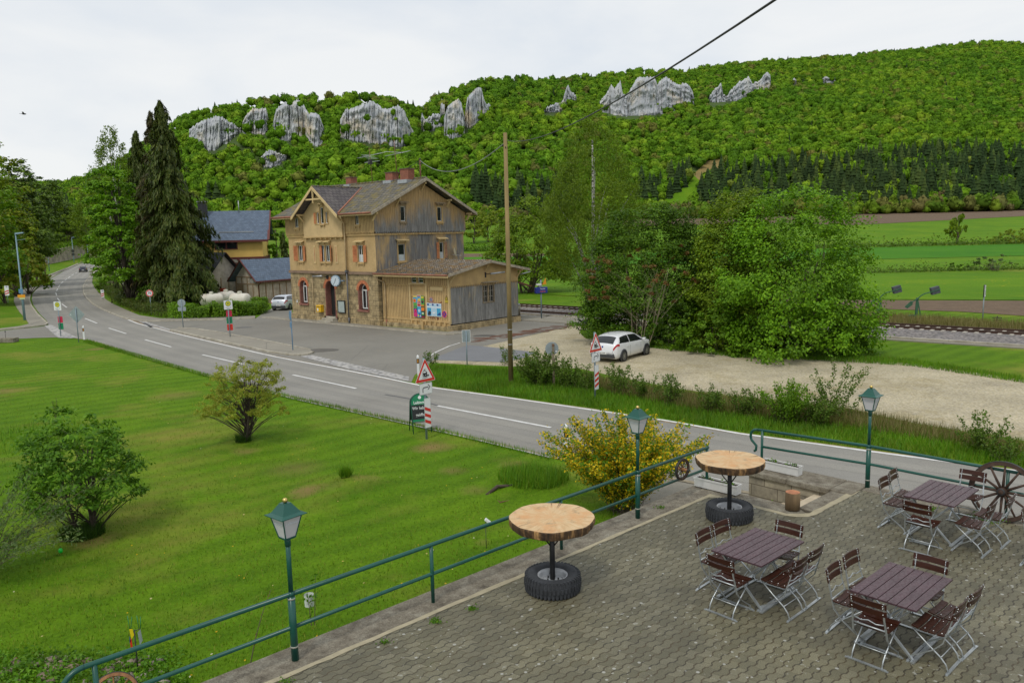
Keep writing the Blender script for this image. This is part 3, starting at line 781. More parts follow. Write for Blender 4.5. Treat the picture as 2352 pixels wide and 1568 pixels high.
Cn = P + np.stack([np.zeros(len(P)), np.zeros(len(P)), 0.85 * R + rng.uniform(-1, 2.0, len(P))], 1)
pc = proj(Cn); pt = proj(Cn + np.stack([0 * R, 0 * R, 0.75 * R], 1)); pb = proj(P)
keep = np.ones(len(P), bool); pl_ = proj(Cn + np.stack([-.5 * R, 0 * R, .3 * R], 1)); pq_ = proj(Cn + np.stack([.5 * R, 0 * R, .3 * R], 1))
for poly, Yc in cliff_polys:
 hit = (in_poly(pc, poly) | in_poly(pt, poly) | in_poly(pl_, poly) | in_poly(pq_, poly)) & (P[:, 1] < Yc + 5)
 keep &= ~hit
keep &= ~in_poly(pb, CLEAR) & ~in_poly(pc, CLEAR)
con = np.zeros(len(P), bool)
for poly, pr in [([(1080, 430), (1190, 440), (1260, 432), (1330, 450), (1330, 500), (1080, 500)], 0.8), ([(1460, 445), (1540, 412), (1592, 402), (1560, 470), (1500, 490), (1460, 490)], 0.75),
                 ([(1600, 425), (1660, 400), (1750, 395), (1850, 385), (1930, 390), (2010, 365), (2100, 355), (2230, 362), (2400, 370), (2400, 500), (1600, 500)], 0.74)]:
 con |= in_poly(pb, poly) & (rng.random(len(P)) < pr)
con |= (rng.random(len(P)) < 0.012) | ((rng.random(len(P)) < 0.25) & (pc[:, 0] < 330))
con |= (rng.random(len(P)) < 0.12) & (P[:, 1] > ridge(P[:, 0] / P[:, 1])[0] - 12)
fill_ = ~keep & ~in_poly(pb, CLEAR);
for poly, Yc in cliff_polys: fill_ &= ~in_poly(pb, poly) & ~in_poly(proj(P + [0, 0, 3.0]), poly)
dec = keep & ~con; con &= keep
def forest_mat(name, var=(.72, 1.28)):
 m, nt, p = base_mat(name)
 at_ = nt.nodes.new('ShaderNodeAttribute'); at_.attribute_name = 'tint'
 g = nt.nodes.new('ShaderNodeNewGeometry')
 c = mix(nt, 1.0, at_.outputs['Color'], ramp(nt, g.outputs['Random Per Island'], [(0, (var[0],) * 3), (1, (var[1],) * 3)]), 'MULTIPLY')
 v = coords(nt)
 c = mix(nt, 1.0, c, ramp(nt, noise(nt, v, 0.007, 4), [(0.35, (0.85, 0.94, 0.92)), (0.65, (1.15, 1.07, 1.0))]), 'MULTIPLY')
 nt.links.new(c, p.inputs['Base Color']); p.inputs['Roughness'].default_value = 0.8; p.inputs['Specular IOR Level'].default_value = 0.15
 tr = nt.nodes.new('ShaderNodeBsdfTranslucent'); nt.links.new(c, tr.inputs['Color'])
 ms = nt.nodes.new('ShaderNodeMixShader'); ms.inputs['Fac'].default_value = .25
 nt.links.new(p.outputs['BSDF'], ms.inputs[1]); nt.links.new(tr.outputs['BSDF'], ms.inputs[2]); nt.links.new(ms.outputs['Shader'], nt.nodes['Material Output'].inputs['Surface'])
 return m
F_DEC = forest_mat('spring_beech_crowns'); F_CON = forest_mat('spruce_crowns', (.8, 1.2)); F_EDGE = forest_mat('woodland_edge_crowns')
S_DEC = [(0.0, (0.072, 0.160, 0.007)), (0.25, (0.098, 0.215, 0.009)), (0.6, (0.140, 0.275, 0.011)), (0.9, (0.205, 0.335, 0.018)), (1.0, (0.17, 0.17, 0.04))]
S_CON = [(0.0, (0.022, 0.045, 0.013)), (0.7, (0.038, 0.070, 0.018)), (1.0, (0.075, 0.115, 0.025))]
S_EDGE = [(0.0, (0.07, 0.14, 0.012)), (0.35, (0.12, 0.22, 0.012)), (0.6, (0.15, 0.18, 0.035)), (0.8, (0.16, 0.13, 0.055)), (1.0, (0.20, 0.31, 0.015))]
extra = []
for fx, L in ((c4, [(1292, 288, 7), (1466, 252, 6.5), (1484, 296, 4), (690, 328, 3), (585, 320, 6), (480, 350, 7), (770, 185, 8), (840, 195, 6), (860, 440, 10), (1905, 340, 3), (1890, 385, 3)]), (c7, [(745, 262, 4), (670, 250, 3.5), (980, 250, 4)])):
 for x, y, r in L:
  px, py = fx(x, y)
  Yc = min([c for poly, c in cliff_polys if poly[:, 0].min() - 4 < px < poly[:, 0].max() + 4] or [700])
  extra.append((*atY(px, py, Yc - 3), r * 0.42))
extra = np.array(extra)
Pd = np.vstack([Cn[dec], extra[:, :3], P[fill_] + [0, 0, 1.6]]); Rd = np.r_[R[dec], extra[:, 3], R[fill_] * .75]
tag(scatter_mesh('hillside_forest', CROWNS, Pd, Rd * rng.uniform(.95, 1.2, len(Rd)), Rd * rng.uniform(1.0, 1.3, len(Rd)), F_DEC, rng, S_DEC), kind='stuff')
Hc = rng.uniform(11, 18, con.sum()); Hc[P[con][:, 1] > 600] *= 0.62
tag(scatter_mesh('conifer_forest', CONES, P[con], Hc * rng.uniform(.8, 1.05, len(Hc)), Hc, F_CON, rng, S_CON), kind='stuff')
# lower, mixed wood along the foot of the slope
n = 760
xs = np.r_[rng.uniform(1480, 2480, 480), rng.uniform(200, 1480, n - 480)]; ys = hz(xs) - 24 + rng.uniform(-12, 6, n)
Pw = []
for x, y in zip(xs, ys):
 Yw = rng.uniform(468, 515); a = az_of(x, 500)[0]
 Pw.append((a * Yw, Yw, float(valley(min(Yw, 478)))))
Pw = np.array(Pw); Rw = np.where(rng.random(n) < .35, rng.uniform(3.5, 6.0, n), rng.uniform(1.6, 3.6, n))
kp = ~in_poly(proj(Pw), CLEAR) & ~in_poly(proj(Pw + [0, 0, 4]), CLEAR); Pw = Pw[kp]; Rw = Rw[kp]
tag(scatter_mesh('woodland_edge', CROWNS, Pw + np.stack([0 * Rw, 0 * Rw, 0.9 * Rw], 1), Rw * 1.05, Rw * rng.uniform(1, 1.7, len(Rw)), F_EDGE, rng, S_EDGE), kind='stuff')
# ================================================================== trees, shrubs, grass
BARK = M_('grey_brown_bark', (0.11, 0.085, 0.06), 0.95, var=0.45, scale=3, bmp=0.6, sc=(1, 1, .3))
BARK_DK = M_('dark_bark', (0.055, 0.042, 0.03), 0.95, var=0.4, scale=3, bmp=0.5)
BARK_PALE = M_('pale_twigs', (0.26, 0.22, 0.14), 0.9, var=0.3, scale=4)
def birch_mat():
 m, nt, p = base_mat('birch_bark')
 v = coords(nt, (1, 1, 2.5))
 c = ramp(nt, noise(nt, v, 2.2, 4, 0.7), [(0.42, (0.05, 0.045, 0.04)), (0.50, (0.52, 0.50, 0.46)), (0.8, (0.66, 0.64, 0.60))])
 nt.links.new(c, p.inputs['Base Color']); p.inputs['Roughness'].default_value = 0.8
 return m
BIRCH = birch_mat()
LF = dict(
 maple=leaf_mat('fresh_maple_leaves', [(0.09, 0.215, 0.006), (0.14, 0.305, 0.008), (0.21, 0.395, 0.012)], patch=.55, pscale=.55),
 yellow=leaf_mat('yellow_green_leaves', [(0.10, 0.185, 0.006), (0.155, 0.245, 0.008), (0.205, 0.30, 0.012)], patch=.5, pscale=.6),
 dark=leaf_mat('hornbeam_leaves', [(0.045, 0.115, 0.005), (0.08, 0.175, 0.007), (0.13, 0.23, 0.008)], patch=.6, pscale=.6),
 copper=leaf_mat('copper_buds', [(0.20, 0.075, 0.025), (0.17, 0.11, 0.03), (0.12, 0.13, 0.02)], patch=.3),
 birch=leaf_mat('birch_leaves', [(0.085, 0.155, 0.006), (0.125, 0.205, 0.008), (0.165, 0.24, 0.012)], patch=.35, pscale=.5),
 spruce=leaf_mat('spruce_sprays', [(0.035, 0.062, 0.008), (0.058, 0.088, 0.010), (0.10, 0.115, 0.018)], trans=.12, patch=.6, pscale=.5),
 brown=leaf_mat('thin_brown_spruce_sprays', [(0.06, 0.05, 0.014), (0.05, 0.06, 0.012), (0.09, 0.06, 0.02)], trans=.1, patch=.4),
 mid=leaf_mat('mid_green_leaves', [(0.085, 0.195, 0.008), (0.135, 0.27, 0.010), (0.19, 0.34, 0.014)], patch=.5, pscale=.5),
 olive=leaf_mat('olive_spring_leaves', [(0.16, 0.26, 0.012), (0.22, 0.31, 0.015), (0.26, 0.28, 0.03)], patch=.5, pscale=.25),
 rust=leaf_mat('rust_tinged_leaves', [(0.25, 0.24, 0.018), (0.22, 0.29, 0.018), (0.18, 0.30, 0.014)], patch=.5, pscale=.25),
 pine=leaf_mat('pine_needles', [(0.06, 0.115, 0.010), (0.09, 0.155, 0.013), (0.14, 0.21, 0.016)], trans=.1, patch=.6, pscale=.3),
 white=leaf_mat('white_blossom', [(0.45, 0.48, 0.38), (0.60, 0.60, 0.52), (0.20, 0.26, 0.10)], patch=.2),
 bud=leaf_mat('bronze_buds', [(0.30, 0.36, 0.035), (0.36, 0.35, 0.045), (0.18, 0.28, 0.02)], patch=.3),
 willow=leaf_mat('willow_leaves', [(0.09, 0.15, 0.05), (0.12, 0.19, 0.06), (0.16, 0.22, 0.06)], patch=.3),
 shrub=leaf_mat('bright_shrub_leaves', [(0.06, 0.165, 0.008), (0.10, 0.235, 0.010), (0.15, 0.30, 0.014)], patch=.5, pscale=1.2),
 hedge=leaf_mat('hedge_leaves', [(0.075, 0.095, 0.014), (0.06, 0.12, 0.010), (0.12, 0.12, 0.025)], patch=.5, pscale=.8),
 forsy=leaf_mat('forsythia_flowers', [(0.60, 0.43, 0.008), (0.72, 0.54, 0.012), (0.50, 0.36, 0.006)], trans=.25, patch=.2),
 weed=leaf_mat('weed_leaves', [(0.065, 0.14, 0.010), (0.10, 0.185, 0.015), (0.14, 0.20, 0.03)], patch=.3))
def unit(v): return v / (np.linalg.norm(v, axis=-1, keepdims=True) + 1e-9)
def leaf_part(name, P, N, L, Wd, mat, parent, rng, T=None, var=.35, mi=None):
 """one mesh of diamond leaves at P, facing N"""
 n = len(P); N = unit(N)
 if T is None: T = rng.normal(size=(n, 3))
 T = unit(T - N * np.sum(T * N, 1)[:, None]); B = np.cross(N, T)
 l = (L * rng.uniform(1 - var, 1 + var, n))[:, None]; w = (Wd * rng.uniform(1 - var, 1 + var, n))[:, None]
 V = np.stack([P - T * l * .5, P + B * w * .5 - T * l * .05, P + T * l * .5, P - B * w * .5 - T * l * .05], 1).reshape(-1, 3)
 return np_mesh(name, V, np.arange(4 * n).reshape(n, 4), mat, parent, mi=mi)
def curve3(a, b, c, n=6):
 t = np.linspace(0, 1, n)[:, None]
 return (1 - t) ** 2 * np.array(a) + 2 * t * (1 - t) * np.array(b) + t ** 2 * np.array(c)
PROF = dict(round=lambda t: np.sqrt(np.clip(1 - (2 * t - 1) ** 2, 0, 1)) * .97 + .03, oval=lambda t: np.clip(np.sin(np.pi * np.clip(t, 0.02, .985) ** .8), .05, 1) ** .75,
   dome=lambda t: np.sqrt(np.clip(1 - np.clip(t * 1.02 - .12, -.35, 1) ** 2, 0.02, 1)), column=lambda t: np.clip(1.15 * (1 - t) ** .45, .08, 1) * np.clip(t * 8 + .45, 0, 1),
   vase=lambda t: .35 + .65 * np.sin(np.pi * np.clip(.12 + .72 * t, 0, 1)))
def broadleaf(name, label, cat, base, H, R, z0, mat, L=.17, Wd=None, shape='dome', lai=3.2, seed=0, bark=None, trunk=.16, stems=1, limbs=16, group=None, clump=.13, zsq=.62, hang=0.0, skew=(0, 0), Ry=None, inner=.45, lump=.45, upb=.7, lod=1.0):
 rng = np.random.default_rng(1000 + seed)
 root = thing(name, label, cat, tuple(base), 0, group)
 Ry = Ry or R; Wd = Wd or L * .7
 ch = H - z0
 n_leaf = int(2.3 * lai * (R + Ry) * ch * .8 / (.5 * L * Wd) * lod); ncl = max(18, int(min(520, n_leaf / 60)))
 t = rng.random(ncl * 4); rho = PROF[shape](t); ok = rng.random(len(t)) < rho ** 1.5 + .05; t = t[ok][:ncl]; rho = PROF[shape](t)
 ang = rng.uniform(0, 2 * math.pi, len(t))
 lum = 1 - lump * .5 + lump * vnoise(ang * 1.6 + seed, t * 4.5, 21)
 rad = rho * lum * (inner + (1 - inner) * np.sqrt(rng.random(len(t))))
 C = np.stack([rad * np.cos(ang) * R + skew[0] * t, rad * np.sin(ang) * Ry + skew[1] * t, z0 + t * ch * (1 - .06 * rng.random(len(t)))], 1)
 k = rng.integers(0, len(C), n_leaf); rc = clump * min(R, ch * .6) * rng.uniform(.65, 1.35, len(C)) + .12 * L
 off = rng.normal(size=(n_leaf, 3)) * .55 * rc[k][:, None] * [1, 1, zsq]
 P = C[k] + off
 if hang: P[:, 2] -= np.abs(rng.normal(size=n_leaf)) * hang
 P[:, 2] = np.maximum(P[:, 2], .03)
 out = unit(C[k] - [skew[0] * .5, skew[1] * .5, z0 + ch * .35]) * .6 + unit(off) * .5
 N = out + [0, 0, upb] + rng.normal(size=(n_leaf, 3)) * .55
 T = None
 if hang: N = out + rng.normal(size=(n_leaf, 3)) * .6; T = np.tile([0, 0, -1.0], (n_leaf, 1)) + rng.normal(size=(n_leaf, 3)) * .3
 crown = leaf_part('crown', P, N, L, Wd, mat, root, rng, T)
 b = MB(); rr = random.Random(seed)
 for s in range(stems):
  a = rr.uniform(0, 6.28); sp = 0 if stems == 1 else .12 * R
  p0 = np.array([sp * math.cos(a), sp * math.sin(a), -.15]); topc = np.array([skew[0] * .7 + (0 if stems == 1 else .35 * R * math.cos(a)), skew[1] * .7 + (0 if stems == 1 else .35 * R * math.sin(a)), z0 + ch * (.78 if stems == 1 else .6)])
  tr = curve3(p0, (p0 + topc) / 2 + [rr.uniform(-.1, .1) * R, rr.uniform(-.1, .1) * R, 0], topc, 8); r0 = trunk / (1 if stems == 1 else math.sqrt(stems))
  b.tube(tr, np.linspace(r0, r0 * .25, 8), 7)
  for j in range(limbs // stems):
   c = C[rr.randrange(len(C))]; f = min(.95, max(.12, (c[2] - 0.25 * ch) / (topc[2] + .01) * rr.uniform(.55, .85))); st = tr[int(f * 7)]
   rl = r0 * (1 - f * .75) * .45
   b.tube(curve3(st, (st + c) / 2 + [0, 0, .12 * ch], c, 5), np.linspace(rl, rl * .25, 5), 5, cap=False)
 b.build('trunk', bark or BARK, root, recalc=False)
 return root
def conifer(name, label, base, H, R, mat, seed=0, n_br=230, L=.5, Wd=.16, droop=.35, top_thin=.0, bare=0.0, group=None, dens=26, pw=.8, mat2=None, lean=(0, 0)):
 rng = np.random.default_rng(2000 + seed); root = thing(name, label, 'conifer', tuple(base), 0, group)
 P = []; T = []; C_ = []
 b = MB(); b.tube([(0, 0, -.2), (lean[0] * .5, lean[1] * .5, H * .5), (lean[0], lean[1], H * .97)], [H * .016, H * .009, .02], 7)
 for i in range(n_br):
  t = (i + rng.random()) / n_br; t = t ** .92; a0 = rng.uniform(0, 6.283)
  z = H * (.03 + .95 * t); lump = .62 + .76 * vnoise(t * 9 + seed, a0 * 1.3, 51); Rl = R * lump * ((1 - t) ** pw * (1 - top_thin * (t > .6) * .6) + .05) * rng.uniform(.6, 1.12) * (0.6 + .4 * min(1, t * 9))
  if bare and .62 < t < .86 and rng.random() < bare: continue
  a = a0; d = np.array([math.cos(a), math.sin(a), 0])
  st = np.array([lean[0] * z / H, lean[1] * z / H, z]); tip = st + d * Rl + [0, 0, -droop * Rl * rng.uniform(.6, 1.3)]
  mid = (st + tip) / 2 + [0, 0, .22 * Rl]
  pts = curve3(st, mid, tip, 6); b.tube(pts[:5], np.linspace(.012 + .012 * Rl, .006, 5), 4, cap=False)
  n = int(dens * (0.25 + Rl / R) * (1 + .5 * (t < .5)))
  u = rng.random(n) ** .6; q = curve3(st, mid, tip, 12)[np.minimum((u * 11.99).astype(int), 11)]
  side = np.array([-d[1], d[0], 0]) * rng.normal(size=n)[:, None] * Rl * .20 * (1.15 - u)[:, None]
  q = q + side; q[:, 2] -= np.abs(rng.normal(size=n)) * L * .55
  P.append(q); T.append(np.tile(d * .35 + [0, 0, -1.0], (n, 1)) + rng.normal(size=(n, 3)) * .28); C_.append(np.tile(d, (n, 1)))
 P = np.vstack(P); T = np.vstack(T); N = np.vstack(C_) + rng.normal(size=P.shape) * .5 + [0, 0, .35]
 leaf_part('crown', P, N, L, Wd, mat, root, rng, T)
 b.build('trunk', BARK_DK, root, recalc=False)
 return root
def tree_px(fn, name, label, base_px, top_y, xl, xr, crown_y=None, Y=None, bz=None, **kw):
 """places a tree where its foot stands in the photo and sizes it to its outline"""
 if Y is None: base = atT(*base_px)
 else:
  q = atY(base_px[0], base_px[1], Y); base = np.array([q[0], Y, bz if bz is not None else float(ground_z(np.array(q[0]), np.array(Y)))])
 v = ray(base_px[0], top_y); H = CAM_H + v[2] / v[1] * base[1] - base[2]
 R = (xr - xl) / 2 / FPX * base[1] / (_fw[1])
 if fn is conifer: return conifer(name, label, base, H, R, **kw)
 v = ray(base_px[0], crown_y); z0 = max(.05, CAM_H + v[2] / v[1] * base[1] - base[2]) if crown_y else .08 * H
 off = ((xl + xr) / 2 - base_px[0]) / FPX * base[1]
 return broadleaf(name, label, 'tree' if 'cat' not in kw else kw.pop('cat'), base, H, R, z0, skew=(off * 1.4, 0), **kw)
# ---- the grove beside the gravel lot
tree_px(broadleaf, 'maple_tree', 'big round bright green maple standing at the right end of the grove by the tracks', (1815, 812), 430, 1648, 2000, 800, mat=LF['maple'], L=.16, Wd=.12, shape='dome', seed=1, lai=3.2, trunk=.2, stems=3, limbs=27, clump=.12, Ry=4.2, lump=.6)
tree_px(broadleaf, 'maple_tree', 'yellow-green tree crown squeezed between the big bright maple and the dark hornbeam', (1690, 795), 438, 1585, 1790, 790, mat=LF['yellow'], L=.16, shape='dome', seed=2, lai=4.0, trunk=.16, stems=2, limbs=20, clump=.14, Ry=3.2)
tree_px(broadleaf, 'hornbeam_tree', 'broad dark green hornbeam whose lowest branches hang over the old wagon', (1480, 782), 460, 1330, 1645, 762, mat=LF['dark'], L=.14, Wd=.10, shape='dome', seed=3, lai=4.4, trunk=.2, stems=3, limbs=24, clump=.13, zsq=.4, Ry=2.6)
tree_px(broadleaf, 'sumac_shrub', 'half bare shrub with pale twigs and rust red buds before the dark hornbeam', (1466, 800), 560, 1320, 1640, 700, mat=LF['copper'], L=.15, Wd=.08, shape='vase', seed=4, lai=.40, bark=BARK_PALE, trunk=.055, stems=7, limbs=50, clump=.06, Ry=2.0, cat='shrub')
tree_px(broadleaf, 'birch_tree', 'tall white stemmed birch with long drooping twigs right of the telegraph pole', (1360, 724), 222, 1250, 1478, 660, mat=LF['birch'], L=.13, Wd=.09, shape='oval', seed=5, lai=1.25, bark=BIRCH, trunk=.26, stems=1, limbs=12, clump=.10, hang=.75, Ry=3.8, inner=.25)
tree_px(broadleaf, 'maple_tree', 'fresh green maple with several stems beyond the railway, right of the goods shed', (1210, 672), 450, 1126, 1322, 640, mat=LF['yellow'], L=.28, Wd=.2, shape='dome', seed=6, lai=2.6, trunk=.3, stems=4, limbs=30, clump=.12, Ry=4.5)
tree_px(broadleaf, 'undergrowth_bush', 'leafy low bush filling the gap under the two maples', (1660, 808), 700, 1570, 1770, 806, mat=LF['mid'], L=.16, shape='dome', seed=7, lai=2.6, trunk=.05, stems=5, limbs=20, Ry=2.0, cat='bush')
tree_px(broadleaf, 'undergrowth_bush', 'dark bush at the right foot of the big bright maple', (1905, 812), 690, 1800, 1985, 808, mat=LF['dark'], L=.16, shape='dome', seed=8, lai=2.6, trunk=.05, stems=5, limbs=20, Ry=2.0, cat='bush')
tree_px(broadleaf, 'undergrowth_bush', 'bush hanging low over the grass right behind the white hatchback', (1545, 795), 690, 1490, 1625, 792, mat=LF['dark'], L=.16, shape='dome', seed=9, lai=2.6, trunk=.05, stems=5, limbs=15, Ry=1.8, cat='bush')
# ---- left of the station
tree_px(conifer, 'weeping_spruce', 'tallest dark weeping spruce with a crooked tip left of the slate roofed house', (428, 708), 220, 326, 520, mat=LF['spruce'], seed=1, n_br=460, L=.55, Wd=.14, droop=.5, dens=95, pw=.72, top_thin=.3, lean=(-1.1, 0))
tree_px(conifer, 'weeping_spruce', 'half bare brownish spruce with a dead looking top behind the tallest spruce', (382, 703), 245, 318, 440, mat=LF['brown'], seed=2, n_br=320, L=.55, Wd=.14, droop=.5, dens=62, bare=.75, pw=.6)
tree_px(conifer, 'weeping_spruce', 'shorter dark spruce between the fresh green maple and the brownish spruce', (345, 692), 292, 278, 396, mat=LF['spruce'], seed=3, n_br=340, L=.55, Wd=.14, droop=.5, dens=85, pw=.62)
tree_px(broadleaf, 'maple_tree', 'fresh light green maple with a bare lower trunk left of the spruces', (300, 701), 378, 203, 356, 640, mat=LF['maple'], L=.32, Wd=.24, shape='dome', seed=11, lai=3.6, trunk=.3, limbs=24, bark=BARK_DK, clump=.12, zsq=.45)
tree_px(broadleaf, 'birch_tree', 'slender birch with a loose feathery top rising behind the fresh green maple', (285, 650), 264, 222, 338, 600, Y=112, mat=LF['birch'], L=.26, Wd=.17, shape='oval', seed=12, lai=1.0, trunk=.22, bark=BIRCH, limbs=7, hang=.7, clump=.11)
tree_px(broadleaf, 'birch_tree', 'lower loose birch leaning left over the country road', (262, 650), 405, 180, 300, 600, Y=128, mat=LF['birch'], L=.3, Wd=.2, shape='oval', seed=13, lai=1.1, trunk=.2, bark=BARK, limbs=24, hang=.5, clump=.12)
tree_px(broadleaf, 'blossom_shrub', 'white flowering bush beside the far bend of the road', (240, 640), 562, 205, 262, 630, Y=150, mat=[LF['white']][0], L=.34, shape='dome', seed=14, lai=2.0, trunk=.08, stems=4, limbs=16, cat='shrub')
tree_px(broadleaf, 'blossom_shrub', 'sparse bush dotted with white blossom under the fresh green maple', (278, 668), 600, 255, 312, 650, mat=LF['white'], L=.22, shape='dome', seed=15, lai=.9, trunk=.08, stems=4, limbs=16, cat='shrub')
tree_px(broadleaf, 'garden_bush', 'green bush in the shade under the fresh green maple', (316, 682), 622, 285, 350, 680, mat=LF['mid'], L=.2, shape='dome', seed=16, lai=2.6, trunk=.05, stems=4, limbs=12, cat='bush')
tree_px(broadleaf, 'garden_bush', 'dark bush spreading at the foot of the spruces behind the hedge', (370, 704), 640, 325, 430, 703, mat=LF['dark'], L=.2, shape='dome', seed=17, lai=2.4, trunk=.05, stems=4, limbs=12, cat='bush')
tree_px(broadleaf, 'garden_bush', 'bush beside the pavement where the road begins to bend', (252, 672), 628, 228, 275, 671, mat=LF['mid'], L=.2, shape='dome', seed=18, lai=2.4, trunk=.05, stems=4, limbs=12, cat='bush')
tree_px(conifer, 'young_fir', 'small dark fir on the lawn behind the hedge', (272, 682), 637, 254, 292, mat=LF['spruce'], seed=6, n_br=70, L=.3, Wd=.1, droop=.1, dens=18, pw=.9)
tree_px(broadleaf, 'lilac_tree', 'light green tree between the slate roofed house and the station', (640, 640), 498, 610, 668, 630, Y=104, bz=0, mat=LF['maple'], L=.34, shape='oval', seed=19, lai=2.6, trunk=.15, limbs=12)
tree_px(conifer, 'young_fir', 'dark fir peeping out between the yellow house and the station wall', (657, 640), 530, 634, 682, mat=LF['spruce'], seed=7, n_br=110, L=.5, Wd=.18, droop=.1, dens=22, Y=96, bz=0)
# ---- trees on the valley floor
tree_px(broadleaf, 'field_tree', 'olive tinged tree behind the right hand end of the station', (1088, 560), 485, 1062, 1122, 545, mat=LF['olive'], L=.7, shape='round', seed=21, lai=2.2, trunk=.25, limbs=14)
tree_px(broadleaf, 'field_tree', 'larger thin olive tree left of the telegraph pole', (1122, 556), 468, 1082, 1164, 545, mat=LF['olive'], L=.7, shape='round', seed=22, lai=1.9, trunk=.28, limbs=18)
tree_px(broadleaf, 'field_tree', 'small round green tree below the clearing on the slope', (1581, 493), 456, 1566, 1597, 490, Y=440, mat=LF['mid'], L=1.3, shape='oval', seed=23, lai=2.6, trunk=.4, limbs=8)
tree_px(broadleaf, 'willow_tree', 'lone slim yellow-green willow standing in the meadow', (2198, 560), 482, 2178, 2222, 545, mat=LF['yellow'], L=.8, shape='oval', seed=24, lai=2.0, trunk=.35, limbs=14, hang=.8)
tree_px(broadleaf, 'field_bush', 'dense brownish olive bush at the right edge of the meadow', (2338, 557), 526, 2290, 2400, 556, mat=LF['olive'], L=.35, shape='dome', seed=25, lai=3.0, trunk=.2, stems=4, limbs=14, cat='bush')
tree_px(broadleaf, 'field_bush', 'sparse grey-green bush in the ditch between two meadows', (2285, 622), 584, 2236, 2332, 618, mat=LF['willow'], L=.3, shape='dome', seed=26, lai=.9, trunk=.12, stems=5, limbs=26, cat='bush')
tree_px(broadleaf, 'field_bush', 'small dark bush in the ditch left of the sparse one', (2194, 621), 604, 2176, 2210, 620, mat=LF['dark'], L=.3, shape='dome', seed=27, lai=2.6, trunk=.1, stems=3, limbs=8, cat='bush')
# ---- the wooded bank on the left
for k, (x, y, ty, xl, xr, Y, kind, lab) in enumerate([
 (-70, 640, 296, -190, 40, 92, 'mid', 'green tree cut by the left edge of the photo, highest on the bank'),
 (8, 650, 318, -70, 78, 112, 'olive', 'olive tinged tree at the left edge of the photo, in front of the dark pines'),
 (55, 640, 352, -10, 120, 132, 'pine', 'dark pine with the highest tip on the left bank'),
 (90, 600, 388, 45, 138, 150, 'pine', 'second dark pine just behind the street lamp'),
 (125, 585, 408, 88, 170, 262, 'pine', 'dark pine above the quarry stone wall'),
 (158, 570, 452, 130, 192, 290, 'pine', 'small dark pine at the end of the bank'),
 (40, 670, 455, -25, 100, 108, 'rust', 'rust tinged young tree halfway up the bank by the lamp'),
 (-15, 676, 505, -90, 40, 92, 'rust', 'brownish young tree low on the bank at the left edge'),
 (80, 600, 505, 45, 122, 140, 'yellow', 'yellow-green tree at the left end of the quarry stone wall'),
 (158, 574, 474, 120, 198, 262, 'yellow', 'bright yellow-green tree overhanging the quarry stone wall'),
 (200, 576, 470, 172, 236, 285, 'mid', 'green tree at the far end of the quarry stone wall'),
 (65, 665, 560, 20, 112, 112, 'mid', 'leafy bush at the foot of the bank behind the lamp'),
 (10, 672, 575, -45, 50, 95, 'mid', 'leafy bush at the foot of the bank at the left edge'),
 (100, 596, 556, 82, 120, 185, 'mid', 'bush hanging over the near end of the quarry stone wall')]):
 if kind == 'pine': tree_px(broadleaf, 'pine_tree', lab, (x, y), ty, xl, xr, ty + (y - ty) * .85, Y=Y, mat=LF['pine'], L=.5, Wd=.3, shape='column', seed=40 + k, lai=3.4, trunk=.28, bark=BARK_DK, limbs=26, clump=.16, zsq=.4)
 else: tree_px(broadleaf, 'bank_tree', lab, (x, y), ty, xl, xr, y - 6, Y=Y, mat=LF[kind], L=.42, Wd=.3, shape='dome', seed=40 + k, lai=1.8, trunk=.2, limbs=18, clump=.13)
# ---- hedges
def hedge(label, line, h, w, mat, n, seed, L=.15):
 rng = np.random.default_rng(seed); line = densify(line, 60)
 root = thing('hedge', label, 'hedge', tuple(line[30] * [1, 1, 0]), 0); o = line[30] * [1, 1, 0]
 k = rng.random(n) * 58.9; i = k.astype(int); f = (k - i)[:, None]; c = line[i] * (1 - f) + line[i + 1] * f; d = unit(line[i + 1] - line[i]); nn = np.stack([-d[:, 1], d[:, 0], d[:, 2] * 0], 1)
 hh = h * (.8 + .4 * vnoise(k * .35, k * 0, 31)); u = rng.uniform(-1, 1, n); z = rng.random(n) ** .6
 P = c + nn * (u * w * .5 * (1.15 - .3 * z))[:, None]; P[:, 2] += .04 + z * hh + rng.normal(size=n) * .05
 N = nn * u[:, None] + np.stack([0 * z, 0 * z, z * 1.2], 1) + rng.normal(size=(n, 3)) * .6
 leaf_part('foliage', P - o, N, L, L * .65, mat, root, rng)
 b = MB()
 for q in range(90):
  j = rng.integers(0, 59); p = line[j] - o + nn[0] * 0; x = p + [rng.uniform(-.2, .2), rng.uniform(-.2, .2), 0]; b.tube([x, x + [rng.uniform(-.2, .2), rng.uniform(-.2, .2), h * .9]], [.02, .006], 4, cap=False)
 b.build('stem', BARK_DK, root, recalc=False)
hedge('twiggy clipped hedge along the inner side of the bending pavement', [atT(*q) for q in [(238, 655), (250, 672), (275, 694), (310, 712), (350, 724), (392, 731)]], 1.05, 1.5, LF['hedge'], 15000, 61)
hedge('green hedge in front of the white gas tanks', [atT(*q) for q in [(398, 731), (440, 731), (490, 730), (540, 727), (585, 722), (600, 716)]], 1.25, 1.8, LF['mid'], 17000, 62)
